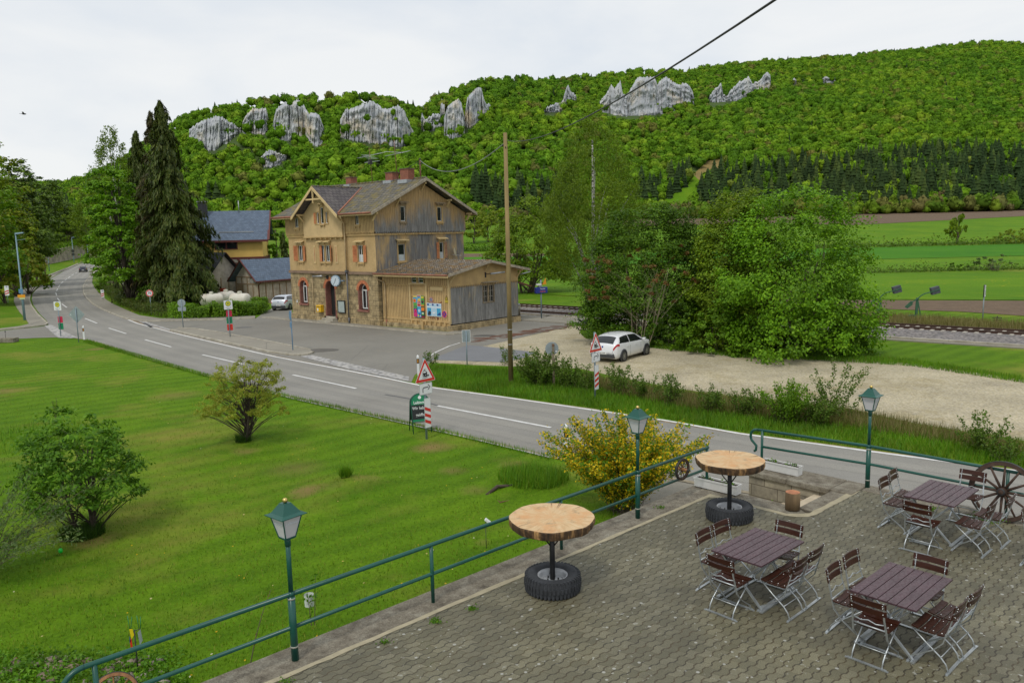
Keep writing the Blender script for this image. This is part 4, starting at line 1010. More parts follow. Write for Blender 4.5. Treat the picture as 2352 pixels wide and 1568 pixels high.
# ---- shrubs on the lawn
tree_px(broadleaf, 'garden_shrub', 'wide leafy many stemmed shrub on the lawn at the left', (200, 1226), 945, 62, 312, 1150, mat=LF['shrub'], L=.10, Wd=.055, shape='dome', seed=31, lai=2.7, bark=BARK_DK, trunk=.12, stems=5, limbs=45, clump=.13, cat='shrub', zsq=.5, Ry=1.4)
tree_px(broadleaf, 'garden_shrub', 'bushy shrub with bronze spring buds and dark branches in the middle of the lawn', (560, 1016), 826, 480, 666, 950, mat=LF['bud'], L=.06, Wd=.035, shape='dome', seed=32, lai=1.5, bark=BARK_DK, trunk=.11, stems=5, limbs=130, clump=.10, cat='shrub', Ry=1.5, upb=.3)
def stems_plant(name, label, cat, base, n, length, spread, arch, mats, seed, L, Wd, per, stem_r=.006, group=None, dirs=None, up=.0, names=None):
 rng = np.random.default_rng(seed); root = thing(name, label, cat, tuple(base), 0, group); b = MB(); PP = []; TT = []
 for i in range(n):
  a = rng.uniform(*(dirs or (0, 6.283))); d = np.array([math.cos(a), math.sin(a), 0]); s = spread * rng.random() ** .6; ln = length * rng.uniform(.6, 1.1)
  p0 = np.array([rng.normal() * .12, rng.normal() * .12, 0]) * (1 + spread * .5); v = d * s + [0, 0, 1.0]; v /= np.linalg.norm(v)
  p1 = p0 + v * ln * .6; p2 = p0 + v * ln + d * ln * arch * s + [0, 0, -arch * ln * .35 * s]
  p2[2] = max(p2[2], .15); c = curve3(p0, p1, p2, 9); b.tube(c, np.linspace(stem_r, stem_r * .35, 9), 4, cap=False)
  u = .12 + .88 * rng.random(int(per * ln)) ** .8; k = u * 7.999; ki = k.astype(int); f = (k - ki)[:, None]
  PP.append(c[ki] * (1 - f) + c[ki + 1] * f + rng.normal(size=(len(u), 3)) * L * .6); TT.append(unit(c[ki + 1] - c[ki]))
 P = np.vstack(PP); T = np.vstack(TT) * .6 + rng.normal(size=P.shape) * .6 + [0, 0, up]; sel = rng.random(len(P))
 tot = sum(w for _, w in mats); lo = 0
 for j, (m, w) in enumerate(mats):
  hi = lo + w / tot; q = (sel >= lo) & (sel < hi); lo = hi
  leaf_part((names or ['foliage'] * 9)[j], P[q], rng.normal(size=(q.sum(), 3)) + [0, 0, .6], L, Wd, m, root, rng, T[q])
 b.build('stem', BARK, root, recalc=False)
 return root
FB = at(1432, 1172)
stems_plant('forsythia', 'big yellow flowering forsythia bush beyond the railing', 'shrub', (FB[0], FB[1], 0), 300, 2.45, .72, .42, [(LF['forsy'], .52), (LF['shrub'], .48)], 71, .075, .042, 78, .007, names=['flowers', 'foliage'])
WB = at(-70, 1330)
stems_plant('willow_shrub', 'grey-green willow twigs reaching in from the left edge over the lawn', 'shrub', (WB[0], WB[1], 0), 34, 2.6, 1.3, .35, [(LF['willow'], 1)], 72, .10, .026, 60, .008, dirs=(-.9, 1.6), up=.5)
BT = at(1262, 884)
stems_plant('roadside_bush', 'bushy green shrub between the telegraph pole and the back of the round sign', 'bush', (BT[0] - .5, BT[1], 0), 70, 1.6, .9, .1, [(LF['weed'], 1)], 73, .11, .06, 58, .007, up=.3)
RS = [(1308, 890, 1.3, 40, 'bush right of the round sign post'), (1158, 838, 1.0, 10, 'tall thin weed left of the telegraph pole'), (1345, 896, 1.0, 22, 'low leafy weed left of the red striped beacon on the verge'), (1420, 906, 1.3, 22, 'loose leafy weed right of the red striped beacon on the verge'),
      (1482, 916, 1.1, 20, 'loose pale weed behind the middle lamp'), (1545, 930, 1.2, 24, 'loose weed on the verge above the small wagon wheel'), (1640, 946, 1.0, 26, 'low green bush on the verge above the farther log table'), (1720, 956, 1.1, 26, 'green bush left of the largest roadside bush'),
      (1805, 972, 1.5, 60, 'largest dark green bush on the far verge'), (1868, 978, 1.2, 34, 'dark bush just right of the largest roadside bush'), (1918, 968, 2.1, 16, 'tall loose weed left of the right hand lamp'), (2255, 1040, 1.2, 22, 'loose weed on the verge right of the right hand lamp'), (2310, 1062, .8, 20, 'low weed on the verge above the big wagon wheel'), (985, 842, .9, 10, 'thin weed behind the warning sign with the train')]
for k, (x, y, h, n, lab) in enumerate(RS):
 b0 = at(x, y); stems_plant('roadside_bush' if n > 22 else 'weed', lab, 'bush' if n > 22 else 'weed', (b0[0], b0[1], 0), n, h, .75, .12, [(LF['weed'] if n < 50 else LF['mid'], 1)], 80 + k, .09, .05, 60, .006, up=.3)
sp = at(712, 1432)
stems_plant('sapling', 'young sapling with a white paper label beyond the railing', 'sapling', (sp[0], sp[1], 0), 2, 1.0, .15, .1, [(LF['shrub'], 1)], 101, .09, .05, 26, .009)
sp = at(598, 1535)
stems_plant('sapling', 'bare bent twig just beyond the railing left of the nearest lamp', 'sapling', (sp[0], sp[1], 0), 1, 1.3, .4, .5, [(LF['copper'], 1)], 102, .04, .02, 14, .01)
sp = at(133, 968)
stems_plant('sapling', 'small dried up standard on the lawn behind the leafy shrub', 'sapling', (sp[0], sp[1], 0), 3, .9, .08, .3, [(LF['hedge'], 1)], 103, .06, .03, 30, .012)
# ---- grass blades
def blades(name, P, h, w, mat, rng, lean=.5):
 n = len(P); a = rng.uniform(0, 6.283, n); d = np.stack([np.cos(a), np.sin(a), 0 * a], 1); b = np.stack([-d[:, 1], d[:, 0], 0 * a], 1); hh = h * rng.uniform(.55, 1.3, n) if np.isscalar(h) else h * rng.uniform(.7, 1.2, n)
 ln = rng.uniform(.05, lean, n)[:, None] * hh[:, None]; W_ = (w * rng.uniform(.6, 1.3, n))[:, None]
 V = np.stack([P - b * W_ / 2, P + b * W_ / 2, P + d * ln + np.stack([0 * hh, 0 * hh, hh], 1)], 1).reshape(-1, 3)
 return tag(np_mesh(name, V, np.arange(3 * n).reshape(n, 3), mat), kind='stuff')
BLADE = leaf_mat('grass_blades', [(0.07, 0.165, 0.005), (0.12, 0.24, 0.008), (0.17, 0.28, 0.012), (0.25, 0.25, 0.04)], trans=.3, patch=.35, pscale=.5)
TALL = leaf_mat('tall_verge_grass', [(0.06, 0.17, 0.006), (0.095, 0.245, 0.008), (0.15, 0.31, 0.012), (0.15, 0.20, 0.015)], trans=.3, patch=.4, pscale=.5)
DRY = leaf_mat('dry_grass_stems', [(0.16, 0.15, 0.04), (0.26, 0.21, 0.09), (0.12, 0.15, 0.02)], trans=.2, patch=.3)
def fill(poly, n, rng, near=0.0):
 poly = np.array([p[:2] for p in poly]); lo, hi = poly.min(0), poly.max(0); out = []
 c = 0
 while c < n:
  q = rng.uniform(lo, hi, (n * 2, 2)); q = q[in_poly(q, poly)]
  if near: q = q[rng.random(len(q)) < np.minimum(1, (near / np.maximum(q[:, 1], 1)) ** 2)]
  out.append(q); c += len(q)
  if len(out) > 60: break
 q = np.vstack(out)[:n]
 return np.stack([q[:, 0], q[:, 1], ground_z(q[:, 0], q[:, 1])], 1)
rng = np.random.default_rng(5)
LAWN = [at(*q) for q in [(-300, 800), (0, 785), (120, 782), (205, 788), (330, 822), (470, 864), (670, 916), (960, 979), (1270, 1056)]] + [np.array(q) for q in [(2.5, 20.6, 0), (3.1, 17.6, 0), (3.7, 16.0, 0), (-4.6, 8.3, 0), (-9, 4.4, 0), (-18, 6, 0)]]
blades('lawn_grass', fill(LAWN, 120000, rng, 12), .06, .016, BLADE, rng, .8)
VERGE = [at(*q) for q in [(955, 876), (975, 848), (1000, 842), (1080, 844), (1200, 850), (1330, 856), (1430, 878), (1560, 902), (1700, 920), (1950, 945), (2100, 980), (2352, 1018), (2700, 1075), (2700, 1128), (2352, 1078), (2000, 1032), (1700, 992), (1530, 962), (1365, 938), (1150, 908), (1000, 888)]]
blades('verge_grass', fill(VERGE, 70000, rng), .22, .022, TALL, rng, .7)
blades('verge_grass', fill([at(*q) for q in [(1330, 868), (1430, 885), (1560, 908), (1950, 950), (2352, 1030), (2352, 1050), (1950, 985), (1600, 945), (1400, 905)]], 14000, rng), .42, .022, DRY, rng, .6)
blades('track_grass', fill([atT(*q) for q in [(1700, 716), (1970, 724), (2352, 748), (2700, 772), (2700, 790), (2352, 766), (1970, 742), (1700, 730)]], 14000, rng), .55, .04, DRY, rng, .5)
blades('lot_edge_grass', fill([at(*q) for q in [(1375, 752), (1330, 762), (1345, 778), (1500, 800), (1700, 822), (1880, 828), (2100, 842), (2352, 880), (2352, 868), (2100, 828), (1880, 812), (1700, 800), (1500, 782)]], 22000, rng), .22, .025, TALL, rng)
blades('lawn_grass', fill([at(*q) for q in [(190, 786), (470, 866), (670, 918), (960, 982), (1270, 1060), (1275, 1050), (960, 975), (670, 911), (470, 859), (200, 781)]], 9000, rng), .16, .02, TALL, rng)
def tuft(c, r, n, h, m=None):
 a = rng.uniform(0, 6.283, n); q = r * np.sqrt(rng.random(n)); x, y = c[0] + q * np.cos(a), c[1] + q * np.sin(a)
 return np.stack([x, y, ground_z(x, y)], 1)
blades('grass_tuft', np.vstack([tuft(at(1225, 1108), 1.0, 2600, 0), tuft(at(795, 1112), .16, 500, 0), tuft(at(60, 1005), 2.4, 1500, 0)]), .32, .016, TALL, rng, .8)
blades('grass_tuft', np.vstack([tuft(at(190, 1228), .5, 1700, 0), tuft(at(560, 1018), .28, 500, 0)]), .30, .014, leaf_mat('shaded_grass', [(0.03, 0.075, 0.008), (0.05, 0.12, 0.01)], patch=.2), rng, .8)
# yellow and white lawn flowers
q = fill(LAWN, 260, rng, 14); blm = leaf_mat('lawn_flowers', [(0.6, 0.4, 0.01), (0.55, 0.36, 0.01), (0.6, 0.6, 0.5)], patch=.1)
o = leaf_part('lawn_flowers', q + [0, 0, .10], np.tile([0, -.3, 1.0], (len(q), 1)), .04, .04, blm, None, rng); tag(o, kind='stuff')
# ================================================================== the railway station
def brick_mat(name, c1, c2, mort, bw, bh, ms=0.012, rough=0.9, var=0.5, nz=1.5, off=0.5, axes='XZ', bstr=0.5, dirt=None, rot=None):
 """coursed blocks, tiles or shingles; axes picks the plane the courses lie in"""
 m, nt, p = base_mat(name)
 tc = nt.nodes.new('ShaderNodeTexCoord'); sx = nt.nodes.new('ShaderNodeSeparateXYZ'); cx = nt.nodes.new('ShaderNodeCombineXYZ')
 nt.links.new(tc.outputs['Object'], sx.inputs[0])
 if axes == 'SZ':
  u = maths(nt, 'ADD', sx.outputs['X'], sx.outputs['Y'])
  nt.links.new(u, cx.inputs[0])
 else: nt.links.new(sx.outputs[axes[0]], cx.inputs[0])
 nt.links.new(sx.outputs[axes[1]], cx.inputs[1])
 vec = cx.outputs[0]
 jit = mix(nt, 0.02, vec, noise(nt, vec, 2.5, 3, 0.5, 'Color'), 'ADD')
 b = _node(nt, 'ShaderNodeTexBrick', **{'Scale': 1.0, 'Mortar Size': ms, 'Brick Width': bw, 'Row Height': bh, 'Mortar Smooth': 0.3, 'Bias': 0.0})
 b.offset = off
 b.inputs['Color1'].default_value = (*c1, 1); b.inputs['Color2'].default_value = (*c2, 1); b.inputs['Mortar'].default_value = (*mort, 1)
 nt.links.new(jit if ms > 0.008 else vec, b.inputs['Vector'])
 v = coords(nt)
 c = mix(nt, 1.0, b.outputs['Color'], ramp(nt, noise(nt, v, nz, 6, 0.7), [(0.28, (1 - var,) * 3), (0.72, (1 + var * 0.6,) * 3)]), 'MULTIPLY')
 if dirt:
  c = mix(nt, ramp(nt, noise(nt, v, dirt[2], 6, 0.7), [(0.48, (0, 0, 0)), (0.62, (dirt[1],) * 3)]), c, dirt[0])
 nt.links.new(c, p.inputs['Base Color']); p.inputs['Roughness'].default_value = rough
 h = mix(nt, 0.35, b.outputs['Fac'], noise(nt, v, 9, 5, 0.7))
 bump(nt, p, h, -bstr, 0.03)
 return m
ST_STONE = brick_mat('tuff_blocks', (0.46, 0.355, 0.19), (0.35, 0.265, 0.135), (0.17, 0.13, 0.075), 0.75, 0.40, 0.016, var=0.6, nz=2.2, axes='SZ', bstr=0.9, dirt=((0.10, 0.08, 0.045), 0.6, 1.6))
ST_PLASTER = brick_mat('ochre_shingle', (0.56, 0.395, 0.19), (0.50, 0.35, 0.165), (0.38, 0.26, 0.12), 0.13, 0.085, 0.006, var=0.22, nz=0.7, axes='SZ', bstr=0.35, dirt=((0.40, 0.27, 0.11), 0.5, 0.5))
ST_STUCCO = M_('ochre_stucco', (0.58, 0.42, 0.21), 0.9, var=0.12, scale=1.2, bmp=0.2, dirt=((0.36, 0.26, 0.13), 0.5), dscale=0.7)
OCHRE = M_('ochre_woodwork', (0.53, 0.365, 0.16), 0.75, var=0.2, scale=3, dirt=((0.28, 0.19, 0.09), 0.6), dscale=1.5)
OCHRE_LT = M_('pale_ochre_woodwork', (0.62, 0.46, 0.22), 0.75, var=0.2, scale=3, dirt=((0.33, 0.26, 0.15), 0.6), dscale=1.5)
def weathered(name, paint, grey, lo, hi, streak=1.0, base_shingle=False, zfade=None):
 """old paint left in patches on grey weathered boards"""
 m, nt, p = base_mat(name)
 v = coords(nt, (1, 1, 0.12)); v2 = coords(nt)
 g = ramp(nt, noise(nt, v, 5.0, 6, 0.75), [(0.3, tuple(x * 0.55 for x in grey)), (0.7, tuple(x * 1.5 for x in grey))])
 f = noise(nt, coords(nt, (1, 1, 0.3)), 0.9, 6, 0.7)
 if zfade:
  sx = nt.nodes.new('ShaderNodeSeparateXYZ'); nt.links.new(v2, sx.inputs[0])
  rel = maths(nt, 'MULTIPLY', maths(nt, 'SUBTRACT', sx.outputs['Z'], zfade[0]), zfade[1])
  f = maths(nt, 'ADD', f, rel)
  ed = maths(nt, 'MULTIPLY', maths(nt, 'ABSOLUTE', maths(nt, 'SUBTRACT', sx.outputs['Y'], zfade[2])), zfade[3])
  f = maths(nt, 'ADD', f, ed)
 c = mix(nt, ramp(nt, f, [(lo, (0, 0, 0)), (hi, (1, 1, 1))]), g, paint)
 c = mix(nt, 1.0, c, ramp(nt, noise(nt, v, 9, 4, 0.7), [(0.3, (0.72,) * 3), (0.7, (1.15,) * 3)]), 'MULTIPLY')
 nt.links.new(c, p.inputs['Base Color']); p.inputs['Roughness'].default_value = 0.85
 bump(nt, p, noise(nt, v, 12, 4, 0.7), 0.4, 0.02)
 return m
BOARD_GREY = weathered('weathered_gable_boards', (0.48, 0.32, 0.145), (0.235, 0.23, 0.22), 0.40, 0.66, zfade=(9.2, 0.16, 4.9, 0.035))
BOARD_SHED = weathered('weathered_shed_boards', (0.46, 0.35, 0.18), (0.25, 0.245, 0.23), 0.55, 0.70, zfade=(2.2, 0.02, 4.0, 0.0))
SHINGLE_GREY = weathered('weathered_shingle', (0.46, 0.32, 0.15), (0.18, 0.175, 0.17), 0.48, 0.64, zfade=(6.0, 0.015, 5.2, 0.012))
ROOF_OLD = brick_mat('mossy_roof_tiles', (0.17, 0.155, 0.125), (0.105, 0.10, 0.085), (0.035, 0.033, 0.028), 0.42, 0.36, 0.035, var=0.55, nz=2.0, axes='XY', bstr=0.9, dirt=((0.16, 0.125, 0.025), 0.9, 1.6))
ROOF_SLATE = brick_mat('dark_bay_tiles', (0.125, 0.108, 0.11), (0.085, 0.075, 0.078), (0.03, 0.027, 0.027), 0.38, 0.32, 0.03, var=0.35, nz=2.0, axes='YX', bstr=0.8, dirt=((0.13, 0.12, 0.10), 0.4, 1.0))
ROOF_MOSS = brick_mat('mossy_pantiles', (0.30, 0.265, 0.22), (0.17, 0.14, 0.10), (0.05, 0.04, 0.03), 0.24, 0.30, 0.03, var=0.8, nz=5, axes='XY', bstr=1.0, dirt=((0.20, 0.115, 0.03), 0.9, 2.0))
RED_SAND = M_('red_sandstone', (0.24, 0.10, 0.075), 0.85, var=0.25, scale=4, bmp=0.3)
BRICK_RED = brick_mat('red_brick', (0.31, 0.10, 0.055), (0.24, 0.075, 0.045), (0.22, 0.15, 0.11), 0.25, 0.085, 0.008, var=0.3, nz=3, axes='SZ', bstr=0.4)
ARCH_BRICK = M_('arch_brick', (0.45, 0.15, 0.065), 0.85, var=0.35, scale=9, bmp=0.3)
SHUTTER = M_('terracotta_shutter', (0.50, 0.19, 0.075), 0.7, var=0.2, scale=4)
SHUTTER_OLD = M_('faded_shutter', (0.36, 0.20, 0.12), 0.8, var=0.3, scale=6)
GLASS = M_('window_glass', (0.018, 0.022, 0.024), 0.06, spec=0.6)
WHITE_FR = M_('white_frame', (0.70, 0.70, 0.67), 0.5)
CURTAIN = M_('net_curtain', (0.50, 0.55, 0.55), 0.9, var=0.15, scale=8)
COPPER = M_('rusty_gutter', (0.26, 0.10, 0.055), 0.6, var=0.3, scale=4)
PIPE_BG = M_('beige_downpipe', (0.48, 0.36, 0.20), 0.6, var=0.2, scale=3)
PIPE_GR = M_('grey_downpipe', (0.12, 0.125, 0.14), 0.5, metal=0.3)
DOOR_BR = M_('brown_door', (0.13, 0.05, 0.025), 0.5, var=0.3, scale=5)
IRON = M_('dark_iron', (0.05, 0.05, 0.05), 0.55, metal=0.6)
RUST = M_('rusty_iron', (0.16, 0.07, 0.04), 0.8, var=0.3, scale=6)
ZINC = M_('zinc', (0.42, 0.44, 0.46), 0.4, metal=0.6, var=0.1)
GALV = M_('galvanised_steel', (0.46, 0.49, 0.50), 0.38, metal=0.75, var=0.15, scale=5)
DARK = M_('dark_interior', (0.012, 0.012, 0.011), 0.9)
BARGE = M_('weathered_bargeboard', (0.36, 0.31, 0.23), 0.8, var=0.3, scale=5, dirt=((0.16, 0.14, 0.12), 0.6), dscale=3)
def face_front(Y0): return Matrix.Translation((0, Y0, 0))
def face_side(X0): return Matrix.Translation((X0, 0, 0)) @ Matrix.Rotation(math.pi / 2, 4, 'Z')
def wall_holes(mb, u0, u1, z0, z1, holes, depth):
 """outer skin of a wall with real openings; holes = (u0, u1, z0, z1, arched)"""
 us = sorted({u0, u1, *[h[0] for h in holes], *[h[1] for h in holes]}); zs = sorted({z0, z1, *[h[2] for h in holes], *[h[3] for h in holes]})
 for a, b in zip(us[:-1], us[1:]):
  for c, d in zip(zs[:-1], zs[1:]):
   if any(h[0] <= a + 1e-6 and b <= h[1] + 1e-6 and h[2] <= c + 1e-6 and d <= h[3] + 1e-6 for h in holes): continue
   mb.poly([(a, 0, c), (b, 0, c), (b, 0, d), (a, 0, d)])
 for h in holes:
  a, b, c, d = h[:4]; r = (b - a) / 2; m = (a + b) / 2
  if len(h) > 4 and h[4]:
   zs_ = d - r
   arc = [(m + r * math.cos(t), zs_ + r * math.sin(t)) for t in np.linspace(0, math.pi, 15)]
   for i in range(7): mb.poly([(b, 0, d)] + [(arc[k][0], 0, arc[k][1]) for k in (i + 1, i)])
   for i in range(7, 14): mb.poly([(a, 0, d)] + [(arc[k][0], 0, arc[k][1]) for k in (i + 1, i)])
   out = [(a, c), (b, c), (b, zs_)] + arc[1:]
  else: out = [(a, c), (b, c), (b, d), (a, d)]
  for p, q in zip(out, out[1:] + out[:1]):
   mb.poly([(p[0], 0, p[1]), (q[0], 0, q[1]), (q[0], depth, q[1]), (p[0], depth, p[1])])
def arch_ring(mb, m, zs_, r0, r1, y0, y1, n=14, a0=0, a1=math.pi):
 P = [(m + r0 * math.cos(t), zs_ + r0 * math.sin(t)) for t in np.linspace(a0, a1, n + 1)]
 Q = [(m + r1 * math.cos(t), zs_ + r1 * math.sin(t)) for t in np.linspace(a0, a1, n + 1)]
 for i in range(n):
  mb.prism([(P[i][0], y0, P[i][1]), (Q[i][0], y0, Q[i][1]), (Q[i + 1][0], y0, Q[i + 1][1]), (P[i + 1][0], y0, P[i + 1][1])], (0, y1 - y0, 0))
def window(parent, M, u0, u1, z0, z1, depth=0.12, frame=OCHRE, sash=WHITE_FR, hood=0.0, sill=True, shut=None, arched=False, curtain=0, mull=True, fw=0.09, hood_mat=None, bars=0, pane_mat=None):
 pane_mat = pane_mat or GLASS
 mb = MB(); mb.M = M; d = depth
 if not arched:
  mb.box(u0 - fw, u0, -0.05, d, z0 - fw, z1 + fw); mb.box(u1, u1 + fw, -0.05, d, z0 - fw, z1 + fw)
  mb.box(u0 + .001, u1 - .001, -0.048, d, z1, z1 + fw); mb.box(u0 + .001, u1 - .001, -0.048, d, z0 - fw, z0)
  w = mb.build('window', frame, parent)
  sb = MB(); sb.M = M; s_ = 0.05
  sb.box(u0 + .002, u0 + s_, d - .06, d - .01, z0 + .002, z1 - .002); sb.box(u1 - s_, u1 - .002, d - .06, d - .01, z0 + .002, z1 - .002)
  sb.box(u0 + s_, u1 - s_, d - .058, d - .012, z1 - s_, z1 - .003); sb.box(u0 + s_, u1 - s_, d - .058, d - .012, z0 + .003, z0 + s_)
  if mull: sb.box((u0 + u1) / 2 - .03, (u0 + u1) / 2 + .03, d - .056, d - .014, z0 + s_, z1 - s_)
  for k in range(bars):
   z = z0 + (z1 - z0) * (k + 1) / (bars + 1); sb.box(u0 + s_, u1 - s_, d - .052, d - .02, z - .015, z + .015)
  sb.build('sash', sash, w)
  pb = MB(); pb.M = M; pb.box(u0, u1, d - .035, d - .03, z0, z1); pb.build('pane', pane_mat, w)
 else:
  m, r = (u0 + u1) / 2, (u1 - u0) / 2; zs_ = z1 - r
  mb.box(u0 + .002, u0 + .08, d - .08, d, z0, zs_); mb.box(u1 - .08, u1 - .002, d - .08, d, z0, zs_)
  arch_ring(mb, m, zs_, r - .08, r - .002, d - .08, d, 12)
  mb.box(u0 + .08, u1 - .08, d - .078, d - .002, zs_ - .05, zs_ + .05); mb.box(u0 + .08, u1 - .08, d - .078, d - .002, z0, z0 + .09); mb.box(m - .035, m + .035, d - .076, d - .004, z0 + .09, zs_ - .05)
  w = mb.build('window', sash, parent)
  pb = MB(); pb.M = M
  out = [(u0 + .01, z0), (u1 - .01, z0)] + [(m + (r - .01) * math.cos(t), zs_ + (r - .01) * math.sin(t)) for t in np.linspace(0, math.pi, 14)]
  pb.poly([(x, d - .03, z) for x, z in out]); pb.build('pane', pane_mat, w)
 if curtain:
  cb = MB(); cb.M = M; n = 14; a, b = u0 + .06, u1 - .06; zt = z0 + (z1 - z0) * curtain
  for k in range(n):
   x0, x1 = a + (b - a) * k / n, a + (b - a) * (k + 1) / n; y0, y1 = d - .045 - .006 * (k % 2), d - .045 - .006 * ((k + 1) % 2)
   cb.poly([(x0, y0, z0 + .05), (x1, y1, z0 + .05), (x1, y1, zt), (x0, y0, zt)])
  cb.build('curtain', CURTAIN, w)
 if sill:
  b = MB(); b.M = M; b.box(u0 - fw - .06, u1 + fw + .06, -.12, d - .08, z0 - fw - .07, z0 - fw - .001)
  for x in (u0 - fw + .04, u1 + fw - .12): b.box(x, x + .08, -.09, -.002, z0 - fw - .22, z0 - fw - .07)
  b.box(u0, u1, -.03, -.002, z0 - fw - .17, z0 - fw - .071)
  b.build('sill', frame, w)
 if hood:
  b = MB(); b.M = M; o = hood
  b.add([(u0 - fw - o, -.34, z1 + fw + .17), (u1 + fw + o, -.34, z1 + fw + .17), (u1 + fw + o, -.002, z1 + fw + .27), (u0 - fw - o, -.002, z1 + fw + .27),
               (u0 - fw - o, -.34, z1 + fw + .22), (u1 + fw + o, -.34, z1 + fw + .22), (u1 + fw + o, -.002, z1 + fw + .32), (u0 - fw - o, -.002, z1 + fw + .32)],
              [(0, 3, 2, 1), (4, 5, 6, 7), (0, 1, 5, 4), (1, 2, 6, 5), (2, 3, 7, 6), (3, 0, 4, 7)])
  for x in (u0 - fw + .02, u1 + fw - .12): b.box(x, x + .1, -.22, -.002, z1 + fw + .03, z1 + fw + .19)
  b.box(u0 + .03, u1 - .03, -.10, -.002, z1 + fw + .04, z1 + fw + .14)
  b.build('hood', hood_mat or OCHRE_LT, w)
 for sd, ang, mt in (shut or []):
  hgt = z1 - z0; wd = min(0.52, (u1 - u0) * 0.55); b = MB()
  x = u0 - fw if sd < 0 else u1 + fw
  b.M = M @ Matrix.Translation((x, -0.055, 0)) @ Matrix.Rotation(math.radians(abs(ang)) * (1 if sd < 0 else -1), 4, 'Z')
  o_ = -1 if sd < 0 else 1
  def bx(a0, a1, y0, y1, c0, c1): b.box(o_ * a0, o_ * a1, y0, y1, c0, c1)
  bx(0, .07, -.035, 0, z0, z1); bx(wd - .07, wd, -.035, 0, z0, z1)
  for zz in (z0 + .001, z0 + hgt * .36, z1 - .081): bx(.07, wd - .07, -.034, -.001, zz, zz + .08)
  bx(.07, wd - .07, -.024, -.012, z0 + .08, z0 + hgt * .36); bx(.07, wd - .07, -.016, -.010, z0 + hgt * .36 + .08, z1 - .08)
  z = z0 + hgt * .36 + .1
  while z < z1 - .1: bx(.07, wd - .07, -.032, -.016, z, z + .022); z += .05
  b.build('shutter', mt, w)
 return w
BATTEN_SHADE = M_('batten_shade', (0.13, 0.08, 0.04), .9)  # dark strips laid beside the battens, their shade put in as colour
STN = thing('railway_station', 'old ochre railway station with stone ground floor, grey boarded gable and brick chimneys', 'railway station', tuple(ST_O), ST_A)
W, D = 11.9, 9.9
# ground floor: tuff blocks with arched openings
def arch_hole(m, hw, z0, z1): return (m - hw, m + hw, z0, z1, True)
H1, HD, H2 = arch_hole(1.85, .52, 1.42, 3.42), arch_hole(5.72, .66, .42, 3.48), arch_hole(10.08, .55, 1.2, 3.32)
mb = MB(); mb.M = face_front(0)
wall_holes(mb, 0, W + .1, 0.45, 4.05, [H1, (HD[0], HD[1], .45, HD[3], True), H2], .42)
mb.M = face_side(W + .1); wall_holes(mb, 0, D, .45, 4.05, [], .1)
mb.M = Matrix.Identity(4); mb.poly([(0, 0, .45), (0, D, .45), (0, D, 4.05), (0, 0, 4.05)]); mb.poly([(0, D, .45), (W + .1, D, .45), (W + .1, D, 4.05), (0, D, 4.05)])
mb.build('stone_wall', ST_STONE, STN, recalc=False)
mb = MB()
for a, b in ((-.12, HD[0] - .35), (HD[1] + .35, W + .22)):
 x = a
 while x < b - .05:
  L = min(random.uniform(.6, 1.1), b - x); mb.box(x + .006, x + L - .006, -.12 + random.uniform(-.02, .02), .05, -.1, .22 + random.uniform(-.01, .01)); mb.box(x + .006, x + L - .006, -.085 + random.uniform(-.015, .015), .05, .225, .47); x += L
y = .05
while y < D: L = min(random.uniform(.6, 1.1), D - y); mb.box(W, W + .22, y + .006, y + L - .006, -.1, .47); mb.box(-.12, 0, y + .006, y + L - .006, -.1, .47); y += L
mb.build('plinth', ST_STONE, STN, bevel=.02)
for (u0, u1, z0, z1, _), nm in ((H1, 0), (H2, 1)):
 w = window(STN, face_front(0), u0 + .06, u1 - .06, z0 + .06, z1 - .06, depth=.36, sill=False, arched=True, curtain=0)
 b = MB(); m, r = (u0 + u1) / 2, (u1 - u0) / 2
 arch_ring(b, m, z1 - r, r, r + .27, -.035, .05, 15); b.build('brick_arch', ARCH_BRICK, w)
 b = MB(); b.box(u0 - .16, u1 + .16, -.12, .36, z0 - .16, z0); b.box(u0 - .10, u0 - .002, -.02, .05, z0, z1 - r); b.box(u1 + .002, u1 + .10, -.02, .05, z0, z1 - r)
 b.box(u0 + .003, u0 + .02, .0, .40, z0, z1 - r); b.box(u1 - .02, u1 - .003, 0, .40, z0, z1 - r); arch_ring(b, m, z1 - r, r - .02, r - .003, 0, .40, 12); b.build('sill', RED_SAND, w)
# arched doorway
dm, dr = 5.72, .66
b = MB(); zs_ = HD[3] - dr
b.box(HD[0] + .04, HD[1] - .04, .95, 1.0, .5, zs_ + .0); b.box(dm - dr + .05, dm - .04, .93, .95, 1.5, 2.3)
dr_o = b.build('door', DOOR_BR, STN)
b = MB(); b.box(dm + .02, HD[1] - .14, .90, .948, 1.1, 2.5); b.build('pane', GLASS, dr_o)
b = MB(); arch_ring(b, dm, zs_, 0.0, dr - .05, .96, .99, 12); b.build('fanlight', GLASS, dr_o)
b = MB(); arch_ring(b, dm, zs_, dr, dr + .27, -.035, .05, 15); b.build('brick_arch', ARCH_BRICK, dr_o)
b = MB(); b.box(HD[0] - .03, HD[0] + .04, -.03, 1.0, .45, zs_); b.box(HD[1] - .04, HD[1] + .03, -.03, 1.0, .45, zs_); arch_ring(b, dm, zs_, dr - .04, dr - .002, -.02, 1.0, 14)
b.box(HD[0] - .10, HD[0] - .03, -.05, .05, .2, 1.0); b.box(HD[1] + .03, HD[1] + .10, -.05, .05, .2, 1.0); b.build('door_surround', RED_SAND, dr_o)
b = MB(); b.box(HD[0] - .25, HD[1] + .3, -.9, .0, -.05, .16); b.box(HD[0] - .08, HD[1] + .12, -.5, .0, .16, .32); b.box(HD[0], HD[1], -.12, 1.0, .32, .45); b.build('door_step', STONE_KERB, STN, bevel=.02)
